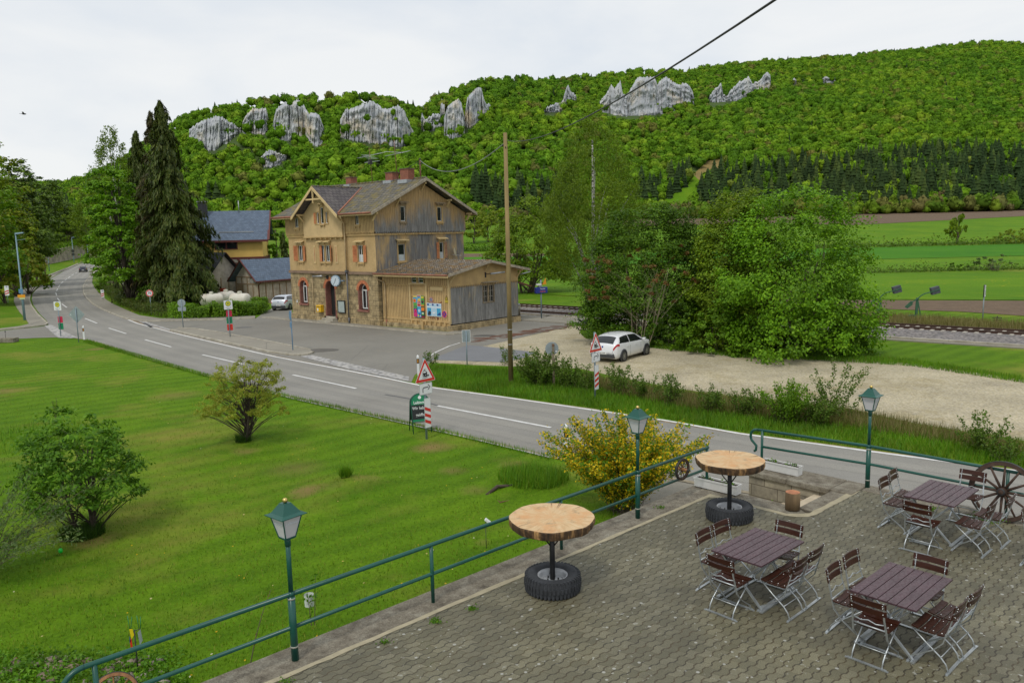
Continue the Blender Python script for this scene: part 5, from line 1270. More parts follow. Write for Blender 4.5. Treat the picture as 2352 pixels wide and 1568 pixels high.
# band course
b = MB(); b.box(-.1, 2.87, -.12, .05, 4.05, 4.28); b.box(2.87, 8.2, -.28, .05, 4.05, 4.28); b.box(8.2, W + .2, -.12, .05, 4.05, 4.28); b.box(W, W + .2, .05, D, 4.05, 4.28); b.box(-.1, 0, .05, D, 4.05, 4.28)
b.build('string_course', M_('brown_stone_band', (0.22, 0.15, 0.10), 0.85, var=0.2, scale=3), STN)
# first floor
win1, win3, win4 = (1.46, 2.10, 5.12, 6.42), [(4.86, 5.46, 5.08, 6.42), (5.62, 6.22, 5.08, 6.42)], (9.72, 10.36, 5.06, 6.38)
mb = MB(); mb.M = face_front(0); wall_holes(mb, 0, 2.87, 4.28, 7.32, [win1], .15); wall_holes(mb, 8.2, W, 4.28, 7.32, [win4], .15)
mb.M = face_front(-.16); wall_holes(mb, 2.87, 8.2, 4.28, 7.12, [*win3], .15)
mb.M = Matrix.Identity(4)
for x in (2.87, 8.2): mb.poly([(x, -.16, 4.28), (x, 0, 4.28), (x, 0, 7.32), (x, -.16, 7.32)])
mb.poly([(0, 0, 4.28), (0, D, 4.28), (0, D, 7.32), (0, 0, 7.32)]); mb.poly([(0, D, 4.28), (W, D, 4.28), (W, D, 7.32), (0, D, 7.32)])
mb.build('upper_wall', ST_PLASTER, STN, recalc=False)
sw1, sw2 = (2.30, 3.05, 5.05, 6.40), (6.92, 7.42, 5.08, 6.45)
mb = MB(); mb.M = face_side(W); wall_holes(mb, 0, D, 4.28, 7.32, [sw1, sw2], .15)
mb.build('shingled_side_wall', SHINGLE_GREY, STN, recalc=False)
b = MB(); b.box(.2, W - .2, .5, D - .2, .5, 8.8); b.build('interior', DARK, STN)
window(STN, face_front(0), *win1, hood=.18, shut=[(-1, -50, SHUTTER), (1, -8, SHUTTER)])
window(STN, face_front(-.16), *win3[0], hood=.10, shut=[(-1, -178, SHUTTER)], sill=True)
window(STN, face_front(-.16), *win3[1], hood=.10, shut=[(1, -30, SHUTTER)], sill=True)
window(STN, face_front(0), *win4, hood=.18, shut=[(-1, -45, SHUTTER), (1, -5, SHUTTER)], curtain=.45)
for x in (3.98, 7.0):
 b = MB(); b.box(x - .11, x + .23, -.20, -.161, 4.92, 6.42); o = b.build('niche', OCHRE_LT, STN)
 c = MB(); c.box(x + .0, x + .12, -.206, -.20, 5.05, 6.3); c.build('panel', M_('niche_panel', (0.45, 0.22, 0.10), 0.8, var=.2), o)
window(STN, face_side(W), *sw1, hood=.14, curtain=.38, mull=False)
window(STN, face_side(W), *sw2, hood=.22, shut=[(-1, -4, SHUTTER), (1, -2, SHUTTER_OLD)], curtain=.4, mull=False)
# top storey, boarded and jettied
def boards(mb, u0, u1, z0f, z1f, pitch=.19, tip=True, skip=()):
 n = max(1, round((u1 - u0) / pitch)); p = (u1 - u0) / n
 for i in range(n + 1):
  u = u0 + i * p; zt = z1f(u); zb = z0f
  segs = [(zb, zt)]
  for (a, b_, c, d) in skip:
   if a - .09 < u < b_ + .09: segs = [(s0, s1) for s in segs for s0, s1 in ((s[0], min(s[1], c - .1)), (max(s[0], d + .1), s[1])) if s1 - s0 > .05]
  for s0, s1 in segs:
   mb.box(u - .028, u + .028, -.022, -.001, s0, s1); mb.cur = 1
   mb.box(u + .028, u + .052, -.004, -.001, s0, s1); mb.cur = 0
  if tip and i < n: mb.prism([(u + .02, -.05, zb + .001), (u + p - .02, -.05, zb + .001), (u + p / 2, -.05, zb - .16)], (0, .045, 0))
sm1, sm2 = (1.36, 1.92, 8.0, 8.80), (9.72, 10.2, 8.05, 8.80)
mb = MB(); mb.M = face_front(-.14); wall_holes(mb, -.14, 2.87, 7.42, 8.95, [sm1], .15); boards(mb, -.1, 2.8, 7.42, lambda u: 8.9, skip=[sm1])
wall_holes(mb, 8.2, W + .14, 7.42, 8.95, [sm2], .15); boards(mb, 8.25, W + .1, 7.42, lambda u: 8.9, skip=[sm2])
mb.M = Matrix.Identity(4); mb.poly([(-.14, -.14, 7.42), (-.14, D + .14, 7.42), (-.14, D + .14, 8.95), (-.14, 4.9, 11.5), (-.14, -.14, 8.95)])
mb.poly([(-.14, -.14, 7.42), (W + .14, -.14, 7.42), (W + .14, D + .14, 7.42), (-.14, D + .14, 7.42)])
mb.build('boarded_wall', [OCHRE, BATTEN_SHADE], STN, recalc=False)
def gable_top(u): return 9.0 + (4.95 - abs(u - 4.95)) * 0.485
g1, g2 = (2.58, 3.12, 8.24, 9.42), (6.66, 7.22, 8.22, 9.40)
mb = MB(); mb.M = face_side(W + .14); wall_holes(mb, -.14, D + .14, 7.42, 8.95, [(*g1[:3], 8.95), (*g2[:3], 8.95)], .15)
for a, b in ((-.14, g1[0]), (g1[1], g2[0]), (g2[1], D + .14)):
 us = sorted({a, b, *([4.95] if a < 4.95 < b else [])})
 for p_, q_ in zip(us[:-1], us[1:]): mb.poly([(p_, 0, 8.95), (q_, 0, 8.95), (q_, 0, gable_top(q_)), (p_, 0, gable_top(p_))])
for g in (g1, g2): mb.poly([(g[0], 0, g[3]), (g[1], 0, g[3]), (g[1], 0, gable_top(g[1])), (g[0], 0, gable_top(g[0]))])
boards(mb, -.1, D + .1, 7.42, lambda u: gable_top(u) - .02, skip=[g1, g2])
mb.build('gable_wall', [BOARD_GREY, BATTEN_SHADE], STN, recalc=False)
b = MB(); b.box(-.05, 2.85, -.10, .0, 7.14, 7.30); b.build('jetty_beam', OCHRE, STN); b = MB(); b.box(8.22, W + .05, -.10, .0, 7.14, 7.30); b.box(W, W + .10, .0, D, 7.14, 7.30)
for k in range(14): b.box(W + .10, W + .16, .15 + k * .73, .27 + k * .73, 7.16, 7.28)
b.build('jetty_beam', OCHRE, STN)
window(STN, face_front(-.14), *sm1, hood=0, sash=WHITE_FR); window(STN, face_front(-.14), *sm2, hood=0, sash=WHITE_FR)
GREYW = M_('bare_wood_frame', (0.30, 0.23, 0.14), 0.85, var=0.35, scale=5)
window(STN, face_side(W + .14), *g1, hood=.14, mull=False, frame=GREYW, hood_mat=GREYW); window(STN, face_side(W + .14), *g2, hood=.14, mull=False, hood_mat=GREYW)
# gabled bay
BX, BZ = 5.54, 11.2
def bay_top(u): return BZ - .12 - abs(u - BX) * .78
mb = MB(); mb.M = face_front(-.34); bw = [(4.84, 5.20, 8.22, 9.14), (5.38, 5.86, 8.22, 9.55), (6.04, 6.40, 8.22, 9.14)]
wall_holes(mb, 2.87, 8.2, 7.15, 8.22, [], .1)
us = [2.87, 4.84, 5.20, 5.38, 5.54, 5.86, 6.04, 6.40, 8.2]
for a, b_ in zip(us[:-1], us[1:]):
 top = [w_ for w_ in bw if w_[0] <= a + 1e-6 and b_ <= w_[1] + 1e-6]
 z0 = top[0][3] if top else 8.22
 mb.poly([(a, 0, z0), (b_, 0, z0), (b_, 0, bay_top(b_)), (a, 0, bay_top(a))])
mb.M = Matrix.Identity(4)
for x in (2.87, 8.2): mb.poly([(x, -.34, 7.15), (x, 0, 7.15), (x, 0, 9.2), (x, -.34, 9.1)])
mb.poly([(2.87, -.34, 7.15), (8.2, -.34, 7.15), (8.2, 0, 7.15), (2.87, 0, 7.15)])
mb.build('bay_wall', ST_STUCCO, STN, recalc=False)
b = MB(); b.box(2.8, 8.27, -.40, -.10, 7.06, 7.15)
for k in range(8): b.box(3.0 + k * .7, 3.14 + k * .7, -.33, -.161, 6.92, 7.06)
b.build('bay_corbel', OCHRE, STN)
for k, w_ in enumerate(bw): window(STN, face_front(-.34), *w_, hood=.02 if k == 1 else 0, mull=False, fw=.07, sill=(k == 1), shut=[(-1, -6, SHUTTER)] if k == 0 else None, sash=WHITE_FR)
# roofs
def slab(mb, pts, th=.1): mb.prism(pts, (0, 0, -th))
RX0, RX1, RY0, RY1, RZ, EZ, RM = -.85, 12.75, -.95, 10.8, 11.72, 8.93, 4.93
b = MB()
f_main = lambda Y: RZ - (RM - Y) * (RZ - EZ) / (RM - RY0)
slab(b, [(RX0, RY0, EZ), (2.45, RY0, EZ), (BX, 4.05, f_main(4.05)), (8.65, RY0, EZ), (RX1, RY0, EZ), (RX1, RM, RZ), (RX0, RM, RZ)])
slab(b, [(RX0, RY1, EZ), (RX0, RM + .002, RZ), (RX1, RM + .002, RZ), (RX1, RY1, EZ)])
roof = b.build('roof', ROOF_OLD, STN)
b = MB()
slab(b, [(8.72, -1.15, EZ - .10), (8.66, -.95, EZ + .0), (BX, 4.05, BZ + .06), (BX, -1.15, BZ + .06)], .09)
slab(b, [(2.36, -1.15, EZ - .10), (BX - .002, -1.15, BZ + .06), (BX - .002, 4.05, BZ + .06), (2.42, -.95, EZ)], .09)
b.build('bay_roof', ROOF_SLATE, STN)
b = MB(); b.tube([(8.62, -.98, EZ + .05), (BX, 4.0, BZ + .09)], .07, 6); b.tube([(2.46, -.98, EZ + .05), (BX, 4.0, BZ + .09)], .07, 6); b.build('valley_flashing', M_('copper_flashing', (0.33, 0.13, 0.075), .6), roof)
b = MB()
for k in range(30): b.tube([(RX0 + .02 + k * .453, RM, RZ + .01), (RX0 + .453 + k * .453, RM, RZ + .02)], .09, 8)
b.build('ridge_tiles', ROOF_OLD, roof); b = MB()
for k in range(14): b.tube([(BX, -1.15 + k * .37, BZ + .06), (BX, -.78 + k * .37, BZ + .07)], .08, 8)
b.build('ridge_tiles', ROOF_OLD, roof)
b = MB(); b.bar((RX0, RY0 - .04, EZ - .15), (2.35, RY0 - .04, EZ - .15), .04, .16); b.bar((8.72, RY0 - .04, EZ - .15), (RX1, RY0 - .04, EZ - .15), .04, .16); b.bar((RX0, RY1 + .03, EZ - .15), (RX1, RY1 + .03, EZ - .15), .04, .16); b.build('fascia', OCHRE_LT, STN)
b = MB(); b.tube([(RX0, RY0 - .12, EZ - .06), (2.3, RY0 - .12, EZ - .06)], .075, 8); b.tube([(8.75, RY0 - .12, EZ - .06), (RX1, RY0 - .12, EZ - .06)], .075, 8); b.build('gutter', COPPER, STN)
# bargeboards and brackets
def barge(mb, x, A, B, h=.24, th=.06, ax='X'):
 a, c = Vector(A), Vector(B)
 mb.prism([a, c, c - Vector((0, 0, h)), a - Vector((0, 0, h))], (th, 0, 0) if ax == 'X' else (0, th, 0))
b = MB(); barge(b, 0, (RX1 + .002, RY0, EZ + .01), (RX1 + .002, RM, RZ + .01)); barge(b, 0, (RX1 + .002, RM + .001, RZ + .01), (RX1 + .002, RY1, EZ + .01)); b.build('bargeboard', BARGE, STN)
b = MB(); barge(b, 0, (2.34, -1.22, EZ - .10), (BX, -1.22, BZ + .06), .26, .06, 'Y'); barge(b, 0, (BX + .001, -1.22, BZ + .06), (8.74, -1.22, EZ - .10), .26, .06, 'Y'); b.build('bargeboard', OCHRE_LT, STN)
b = MB(); b.bar((BX - 1.0, -1.1, 10.2), (BX + 1.0, -1.1, 10.2), .1, .12); b.build('tie_beam', OCHRE_LT, STN); b = MB(); b.bar((BX, -1.1, 9.95), (BX, -1.1, 11.1), .12, .12, (0, 1, 0)); b.sphere((BX, -1.1, 9.9), .08, 8)
b.build('king_post', OCHRE_LT, STN)
for s_ in (-1, 1):
 b = MB(); b.bar((BX + s_ * 2.55, -1.05, 9.0), (BX + s_ * 2.55, -.30, 9.0), .12, .14); b.bar((BX + s_ * 2.55, -.9, 8.95), (BX + s_ * 2.55, -.32, 8.35), .10, .10)
 b.build('bracket', OCHRE_LT, STN)
b = MB()
for y, z in ((-.3, 8.9), (2.1, 10.02), (4.93, 11.35), (7.8, 10.02), (10.2, 8.9)):
 b.bar((W + .16, y, z - .05), (RX1 - .08, y, z - .05), .13, .14); b.bar((W + .18, y, z - .62), (RX1 - .25, y, z - .1), .10, .11)
b.build('eaves_bracket', OCHRE_LT, STN)
b = MB(); b.tube([(9.0, RY0 - .12, EZ - .12), (8.75, -.75, 8.45), (8.38, -.26, 8.1), (8.36, -.24, 7.2), (8.36, -.22, 4.35)], .055, 8); b.build('downpipe', PIPE_BG, STN)
b = MB(); b.tube([(8.36, -.22, 4.34), (8.36, -.22, .5)], .06, 8); b.box(8.26, 8.46, -.33, -.12, 4.2, 4.4); b.tube([(8.36, -.22, .5), (8.36, -.22, 0)], .07, 8); b.build('downpipe', PIPE_GR, STN)
b = MB(); b.tube([(3.3, -.06, 4.05), (3.3, -.06, .55)], .03, 6); b.build('conduit', PIPE_BG, STN)
# chimneys
for x, y, w_, h0, h1 in ((2.55, 5.25, .72, 11.3, 12.35), (8.3, 5.1, .9, 11.3, 12.38), (10.75, 4.65, 1.0, 11.2, 12.5)):
 b = MB(); b.box(x - w_ / 2, x + w_ / 2, y - .35, y + .35, h0, h1); c = b.build('chimney', BRICK_RED, STN)
 b = MB(); b.box(x - w_ / 2 - .05, x + w_ / 2 + .05, y - .4, y + .4, h1, h1 + .07); b.build('chimney_cap', M_('chimney_cap', (0.14, 0.09, 0.07), .9), c)
 b = MB(); b.box(x - w_ / 2 - .06, x + w_ / 2 + .06, y - .6, y + .42, h0 + .15, h0 + .45); b.build('flashing', ZINC, c)
STN_KIDS = True
# ------------------------------------------------------------------ goods shed against the station's gable
SHED = thing('goods_shed', 'low ochre boarded goods shed with mossy roof beside the station gable', 'goods shed', tuple(stw(W + .24, 0.3)), ST_A)
SW, SDp = 7.5, 7.75
mb = MB(); hs = [(3.3, 4.95, 3.45, 4.05), (3.35, 5.0, .78, 3.38)]
mb.M = face_front(0); wall_holes(mb, 0, SW, .75, 4.2, hs, .12)
skip = [(3.2, 5.1, .0, 4.4)]
boards(mb, .1, SW - .1, 3.36, lambda u: 4.15, skip=skip);
n_ = 40
for i in range(n_):
 u = .1 + i * (SW - .2) / n_
 if not (3.2 < u < 5.1):
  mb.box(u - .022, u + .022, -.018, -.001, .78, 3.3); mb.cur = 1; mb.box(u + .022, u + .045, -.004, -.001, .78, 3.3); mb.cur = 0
mb.M = face_side(SW)
mb.M = Matrix.Identity(4); mb.poly([(0, SDp, .75), (SW, SDp, .75), (SW, SDp, 4.2), (0, SDp, 4.2)])
mb.build('front_wall', [OCHRE, BATTEN_SHADE], SHED, recalc=False)
def sg(u): return 4.25 + (3.9 - abs(u - 3.9)) * .19
mb = MB(); mb.M = face_side(SW + .02)
swn = (3.62, 4.84, 1.85, 3.15)
mb.poly([(0, -.02, 3.3), (SDp, -.02, 3.3), (SDp, -.02, sg(SDp)), (3.9, -.02, sg(3.9)), (0, -.02, sg(0))])
boards(mb, .05, SDp - .05, 3.32, lambda u: sg(u) - .02)
mb.build('gable_wall', [OCHRE, BATTEN_SHADE], SHED, recalc=False)
mb = MB(); mb.M = face_side(SW); wall_holes(mb, 0, SDp, .5, 3.3, [swn], .12)
n_ = 42
for i in range(n_ + 1):
 u = .02 + i * (SDp - .04) / n_
 for a, c in (((.5, 3.25),) if not swn[0] - .08 < u < swn[1] + .08 else ((.5, swn[2] - .1), (swn[3] + .1, 3.25))): mb.box(u - .02, u + .02, -.016, -.001, a, c)
mb.build('weathered_wall', BOARD_SHED, SHED, recalc=False)
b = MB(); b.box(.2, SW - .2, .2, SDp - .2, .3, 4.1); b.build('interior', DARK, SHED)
for k, (a, c) in enumerate(((3.62, 4.18), (4.28, 4.84))): window(SHED, face_side(SW), a, c, 1.85, 3.15, mull=True, bars=2, hood=0, sill=False, frame=GREYW, sash=M_('old_iron_sash', (0.32, 0.29, 0.24), .8), fw=.05)
b = MB(); b.M = face_side(SW); b.box(3.38, 5.1, -.32, -.002, 3.36, 3.42); b.build('window_hood', BARGE, SHED)
for a, c in ((3.42, 4.05), (4.2, 4.83)): window(SHED, face_front(0), a, c, 3.5, 4.02, mull=False, bars=1, hood=0, sill=False, fw=.05)
b = MB(); b.M = face_front(0); b.box(3.36, 4.99, .06, .10, .8, 3.37); b.box(3.36, 4.99, .03, .06, 2.45, 2.6); b.box(4.15, 4.2, .04, .06, .8, 2.45); b.build('loading_door', OCHRE, SHED)
b = MB(); b.box(3.18, 3.33, -.05, .1, .7, 3.45); b.box(5.02, 5.17, -.05, .1, .7, 3.45); b.box(3.18, 5.17, -.051, .1, 3.40, 3.47); b.box(SW - .1, SW + .03, -.03, .12, .55, 4.2); b.build('door_frame', OCHRE_LT, SHED)
b = MB(); b.box(.05, SW - .02, -.06, .1, .62, .76)
for k in range(6): b.box(.25 + k * .5, .65 + k * .5, -.03, .04, .38, .6)
for k in range(8): b.box(3.4 + k * .52, 3.52 + k * .52, -.16, .02, .45, .66)
b.box(0, SW, .0, .06, .3, .62); b.box(4.62, 4.8, -.22, 0, -.05, .62); b.build('sill_beam', OCHRE, SHED)
b = MB(); x = 0
while x < SW: L = min(random.uniform(.7, 1.3), SW + .05 - x); b.box(x + .005, x + L - .005, -.1 + random.uniform(-.02, .02), .2, -.1, .33); x += L
y = -.1
while y < SDp: L = min(random.uniform(.5, .9), SDp + .1 - y); b.box(SW - .2, SW + .26 + random.uniform(-.03, .03), y + .006, y + L - .006, -.1, .42); y += L
b.build('plinth', ST_STONE, SHED, bevel=.03)
b = MB()
slab(b, [(-.05, -.75, 4.24), (SW + .75, -.75, 4.24), (SW + .75, 3.8, 5.08), (-.05, 3.8, 5.08)], .1); slab(b, [(-.05, 8.4, 4.24), (-.05, 3.802, 5.08), (SW + .75, 3.802, 5.08), (SW + .75, 8.4, 4.24)], .1)
srf = b.build('roof', ROOF_MOSS, SHED)
b = MB(); rg = random.Random(5)
for row in range(14):
 for k in range(34):
  t = (row + .5) / 14; x = -.05 + (k + .5 * (row % 2)) * (SW + .8) / 34.5; y = -.78 + t * 4.55; z = 4.24 + t * .84
  b.add([(x, y - .02, z + .012), (x + .11, y - .02, z + .05 + rg.uniform(0, .02)), (x + .22, y - .02, z + .012), (x + .22, y + .33, z + .06), (x + .11, y + .33, z + .085), (x, y + .33, z + .06)], [(0, 1, 4, 5), (1, 2, 3, 4), (0, 2, 1)])
b.build('pantiles', ROOF_MOSS, srf)
b = MB(); barge(b, 0, (SW + .752, -.75, 4.25), (SW + .752, 3.8, 5.09), .2, .05); barge(b, 0, (SW + .752, 3.801, 5.09), (SW + .752, 8.4, 4.25), .2, .05); b.build('bargeboard', BARGE, SHED)
b = MB(); b.bar((-.05, -.80, 4.06), (SW + .75, -.80, 4.06), .04, .16); b.build('fascia', OCHRE_LT, SHED)
b = MB(); b.tube([(-.05, -.86, 4.17), (SW + .72, -.86, 4.17)], .06, 8); b.build('gutter', COPPER, SHED)
b = MB(); b.tube([(.05, -.84, 4.12), (.1, -.6, 3.75), (.35, -.12, 3.5), (.42, -.08, 3.3), (.42, -.08, .55)], .055, 8); b.build('downpipe', PIPE_BG, SHED)
b = MB(); b.tube([(.42, -.08, .55), (.42, -.08, 0)], .06, 8); b.build('downpipe', COPPER, SHED)
b = MB()
for y in (.1, 3.9, 7.6): b.bar((SW, y, sg(y) - .12), (SW + .7, y, sg(y) - .12), .10, .12); b.bar((SW + .02, y, sg(y) - .75), (SW + .5, y, sg(y) - .15), .08, .10)
b.build('eaves_bracket', OCHRE_LT, SHED)
b = MB(); b.bar((SW + .02, SDp + .05, 3.15), (SW + .02, SDp + 1.5, 2.75), .5, .05); b.build('side_canopy', COPPER, SHED)
# ================================================================== the terrace
TZ = 1.73
TA = math.radians(42.5)
TO = np.array([3.96, 15.57, 0.0])
EA = np.array([math.cos(TA), math.sin(TA), 0]); EB = np.array([EA[1], -EA[0], 0])
def tw(a, b, z=TZ): return TO + a * EA + b * EB + np.array([0, 0, z])
def on_terrace(o, a=0, b=0, z=TZ, rz=0.0):
 o.location = tuple(tw(a, b, z)); o.rotation_euler = (0, 0, TA + rz); return o
# local frame used below: x = along the left railing (a), y = -b, z up
def paver_mat():
 m, nt, p = base_mat('wavy_concrete_pavers')
 tc = nt.nodes.new('ShaderNodeTexCoord'); sx = nt.nodes.new('ShaderNodeSeparateXYZ'); cx = nt.nodes.new('ShaderNodeCombineXYZ')
 nt.links.new(tc.outputs['Object'], sx.inputs[0])
 bw, bh = 0.205, 0.122
 X2 = maths(nt, 'MULTIPLY', sx.outputs['X'], 1 / bw)
 ph = maths(nt, 'SINE', maths(nt, 'MULTIPLY', X2, 2 * math.pi)); ph3 = maths(nt, 'SINE', maths(nt, 'MULTIPLY', X2, 6 * math.pi))
 wv = maths(nt, 'ADD', maths(nt, 'MULTIPLY', ph, 0.15), maths(nt, 'MULTIPLY', ph3, 0.035))
 v = coords(nt)
 jit = maths(nt, 'MULTIPLY', maths(nt, 'SUBTRACT', noise(nt, v, 1.7, 3), 0.5), 0.25)
 Y2 = maths(nt, 'ADD', maths(nt, 'ADD', maths(nt, 'MULTIPLY', sx.outputs['Y'], 1 / bh), wv), jit)
 row = maths(nt, 'FLOOR', Y2); X3 = maths(nt, 'ADD', X2, maths(nt, 'ADD', maths(nt, 'MULTIPLY', maths(nt, 'MODULO', row, 2.0), 0.5), maths(nt, 'MULTIPLY', Y2, 0.16)))
 e1 = maths(nt, 'ABSOLUTE', maths(nt, 'SUBTRACT', maths(nt, 'FRACT', Y2), 0.5)); e2 = maths(nt, 'ABSOLUTE', maths(nt, 'SUBTRACT', maths(nt, 'FRACT', X3), 0.5))
 j1 = ramp(nt, e1, [(0.385, (0, 0, 0)), (0.46, (1, 1, 1))]); j2 = ramp(nt, e2, [(0.465, (0, 0, 0)), (0.49, (0.6,) * 3)])
 jn = mix(nt, 1.0, j1, j2, 'LIGHTEN')
 nt.links.new(maths(nt, 'FLOOR', X3), cx.inputs[0]); nt.links.new(row, cx.inputs[1])
 wn = nt.nodes.new('ShaderNodeTexWhiteNoise'); nt.links.new(cx.outputs[0], wn.inputs['Vector'])
 c = ramp(nt, wn.outputs['Value'], [(0, (0.108, 0.100, 0.060)), (0.5, (0.136, 0.126, 0.078)), (1, (0.165, 0.153, 0.098))])
 c = mix(nt, 1.0, c, ramp(nt, noise(nt, v, 0.55, 6, 0.65), [(0.28, (0.68, 0.68, 0.70)), (0.5, (0.97, 0.97, 0.97)), (0.72, (1.3, 1.28, 1.2))]), 'MULTIPLY')
 c = mix(nt, 1.0, c, ramp(nt, noise(nt, v, 70, 3, 0.85), [(0.3, (0.55,) * 3), (0.7, (1.45,) * 3)]), 'MULTIPLY')
 c = mix(nt, ramp(nt, noise(nt, v, 2.6, 5, 0.7), [(0.56, (0, 0, 0)), (0.75, (0.6,) * 3)]), c, (0.055, 0.052, 0.036))
 jc = ramp(nt, noise(nt, v, 4, 4), [(0.4, (0.020, 0.015, 0.008)), (0.62, (0.060, 0.038, 0.012)), (0.72, (0.05, 0.06, 0.012))])
 c = mix(nt, mix(nt, 1.0, jn, (0.9, 0.9, 0.9), 'MULTIPLY'), c, jc)
 li = ramp(nt, noise(nt, v, 13, 3, 0.6), [(0.635, (0, 0, 0)), (0.665, (0.8,) * 3)])        # lichen
 li2 = ramp(nt, noise(nt, v, 1.1, 3, 0.6), [(0.42, (0, 0, 0)), (0.58, (1,) * 3)])
 c = mix(nt, mix(nt, 1.0, li, li2, 'MULTIPLY'), c, (0.36, 0.36, 0.31))
 vs = _node(nt, 'ShaderNodeTexVoronoi', Scale=5.0); nt.links.new(v, vs.inputs['Vector'])
 c = mix(nt, ramp(nt, vs.outputs['Distance'], [(0.09, (.8,) * 3), (0.13, (0, 0, 0))]), c, (0.40, 0.40, 0.36))
 nt.links.new(c, p.inputs['Base Color']); p.inputs['Roughness'].default_value = 0.62
 h = mix(nt, 0.25, jn, noise(nt, v, 60, 4, 0.7))
 bump(nt, p, h, -0.9, 0.014)
 return m
PAVER = paver_mat()
COPING = M_('weathered_concrete', (0.20, 0.175, 0.135), 0.92, var=0.35, scale=5, bmp=0.8, bscale=40, dirt=((0.09, 0.075, 0.055), 0.8), dscale=2.2)
def lichen_stone():
 m, nt, p = base_mat('lichen_concrete'); v = coords(nt)
 c = ramp(nt, noise(nt, v, 3.5, 7, 0.75), [(0.32, (0.085, 0.07, 0.05)), (0.5, (0.20, 0.175, 0.13)), (0.68, (0.30, 0.28, 0.22))])
 c = mix(nt, 1.0, c, ramp(nt, noise(nt, v, 45, 3, 0.8), [(0.3, (0.6,) * 3), (0.7, (1.35,) * 3)]), 'MULTIPLY')
 nt.links.new(c, p.inputs['Base Color']); p.inputs['Roughness'].default_value = 0.95
 bump(nt, p, noise(nt, v, 40, 5, 0.8), 0.9, 0.02); return m
COPING = lichen_stone()
BAND = M_('cement_band', (0.34, 0.30, 0.20), 0.9, var=0.15, scale=6, bmp=0.3)
WALL_ST = brick_mat('terrace_stone_blocks', (0.33, 0.29, 0.21), (0.26, 0.23, 0.17), (0.12, 0.10, 0.07), 0.62, 0.26, 0.012, var=0.45, nz=3, axes='SZ', bstr=0.8, dirt=((0.10, 0.09, 0.07), 0.5, 2.0))
GREEN = M_('green_railing_paint', (0.006, 0.075, 0.055), 0.32, spec=0.5, var=0.12, scale=3)
mb = MB()
pts = [(-15, -.33), (-.38, -.33), (-.38, -1.95), (-.10, -2.28), (1.95, -2.28), (1.95, -15), (-15, -15)]
mb.prism([(x, y, -.6) for x, y in pts], (0, 0, .6))
o = mb.build('terrace_paving', PAVER); structure('terrace_paving', o); on_terrace(o)
mb = MB()
mb.prism([(x, y, -1.9) for x, y in [(-15, .34), (.22, .34), (.22, -1.86), (.05, -2.12), (-.28, -1.92), (-.28, -.25), (-15, -.25)]], (0, 0, 1.885))
mb.box(.222, 1.6, -2.19, -1.862, -1.9, -.012)
w = thing('terrace_wall', 'retaining wall with weathered concrete coping under the left railing', 'retaining wall', (0, 0, 0)); on_terrace(w)
mb.build('wall', COPING, w, bevel=.015)
mb = MB()
band = [(-15, -.25), (-.28, -.25), (-.28, -1.92), (.03, -2.17), (1.92, -2.19)]
outer = [(-15, -.335), (-.39, -.335), (-.39, -1.97), (-.12, -2.30), (1.92, -2.30)]
rb = random.Random(4)
def wob(P, n): Q = densify(P, n); return [(x + rb.uniform(-.012, .012), y + rb.uniform(-.012, .012)) for x, y in Q]
A1, A2 = wob(band, 90), wob(outer, 90)
V = [(x, y, .006) for x, y in A1] + [(x, y, .004) for x, y in A2]
mb.add(V, [(i, i + 1, 91 + i, 90 + i) for i in range(89)]); mb.build('cement_band', BAND, w)
rw = thing('terrace_wall', 'stone block wall between the stairwell and the road, under the right railing', 'retaining wall', (0, 0, 0)); on_terrace(rw)
mb = MB(); mb.box(1.6, 2.30, -2.28, .0, -1.9, -.10); mb.box(1.98, 2.30, -15, -2.281, -1.9, -.10); mb.build('wall', WALL_ST, rw)
mb = MB()
y = .06
while y > -2.2: L = min(.95, y + 2.29); mb.box(1.55, 2.36, y - L + .008, y, -.10, .02 + rb.uniform(-.006, .006)); y -= L
y = -2.3
while y > -15: mb.box(1.95, 2.36, y - 1.0 + .008, y, -.10, .012 + rb.uniform(-.006, .006)); y -= 1.0
mb.build('coping', COPING, rw, bevel=.02)
st = thing('stone_steps', 'pale stone steps leading down from the terrace to the road', 'steps', (0, 0, 0)); on_terrace(st)
mb = MB()
for k in range(9):
 b0 = 1.86 - .34 * k; z = -.17 * (k + 1)
 mb.box(.24, 1.58, -b0, -(b0 - .36), z - .16, z)
mb.build('tread', M_('pale_limestone', (0.50, 0.42, 0.30), 0.8, var=0.15, scale=4, dirt=((0.28, 0.22, 0.14), .5)), st, bevel=.01)
mb = MB(); mb.box(.235, 1.59, -1.86, 1.2, -2.0, -1.72); mb.build('landing', COPING, st)
# weeds in the stairwell and on the paving
rng = np.random.default_rng(9)
def creeper(label, a, b, z, r, n, m, L=.05):
 root = thing('wall_plant', label, 'plant', tuple(tw(a, b, z)))
 P = rng.normal(size=(n, 3)) * [r, r, r * .55]; P[:, 2] = np.abs(P[:, 2])
 leaf_part('foliage', P, rng.normal(size=(n, 3)) + [0, 0, .8], L, L * .7, m, root, rng)
creeper('green weeds growing from the joints of the stairwell wall', 1.45, 1.05, 1.05, .17, 420, LF['shrub']); creeper('brownish creeper on the lower stone steps', 1.35, 1.55, 1.32, .14, 260, LF['copper'], .035)
for (a, b, r, n) in [(-7.4, .52, .07, 90), (-6.8, .60, .06, 60), (-8.2, .5, .06, 50), (-9.6, .45, .09, 80), (-9.9, .6, .08, 60), (-1.6, .0, .06, 50), (1.85, 4.6, .2, 240), (1.9, 5.6, .16, 200), (1.7, 3.7, .1, 60)]:
 creeper('small grass tuft in a joint of the terrace', a, b, TZ, r * .6, n, LF['shrub'], .035)
 bpy.context.scene.collection.objects[-1] if False else None
for o in [o for o in COL.objects if o.get('label') == 'small grass tuft in a joint of the terrace']: o['group'] = 'grass tufts in the paving joints'
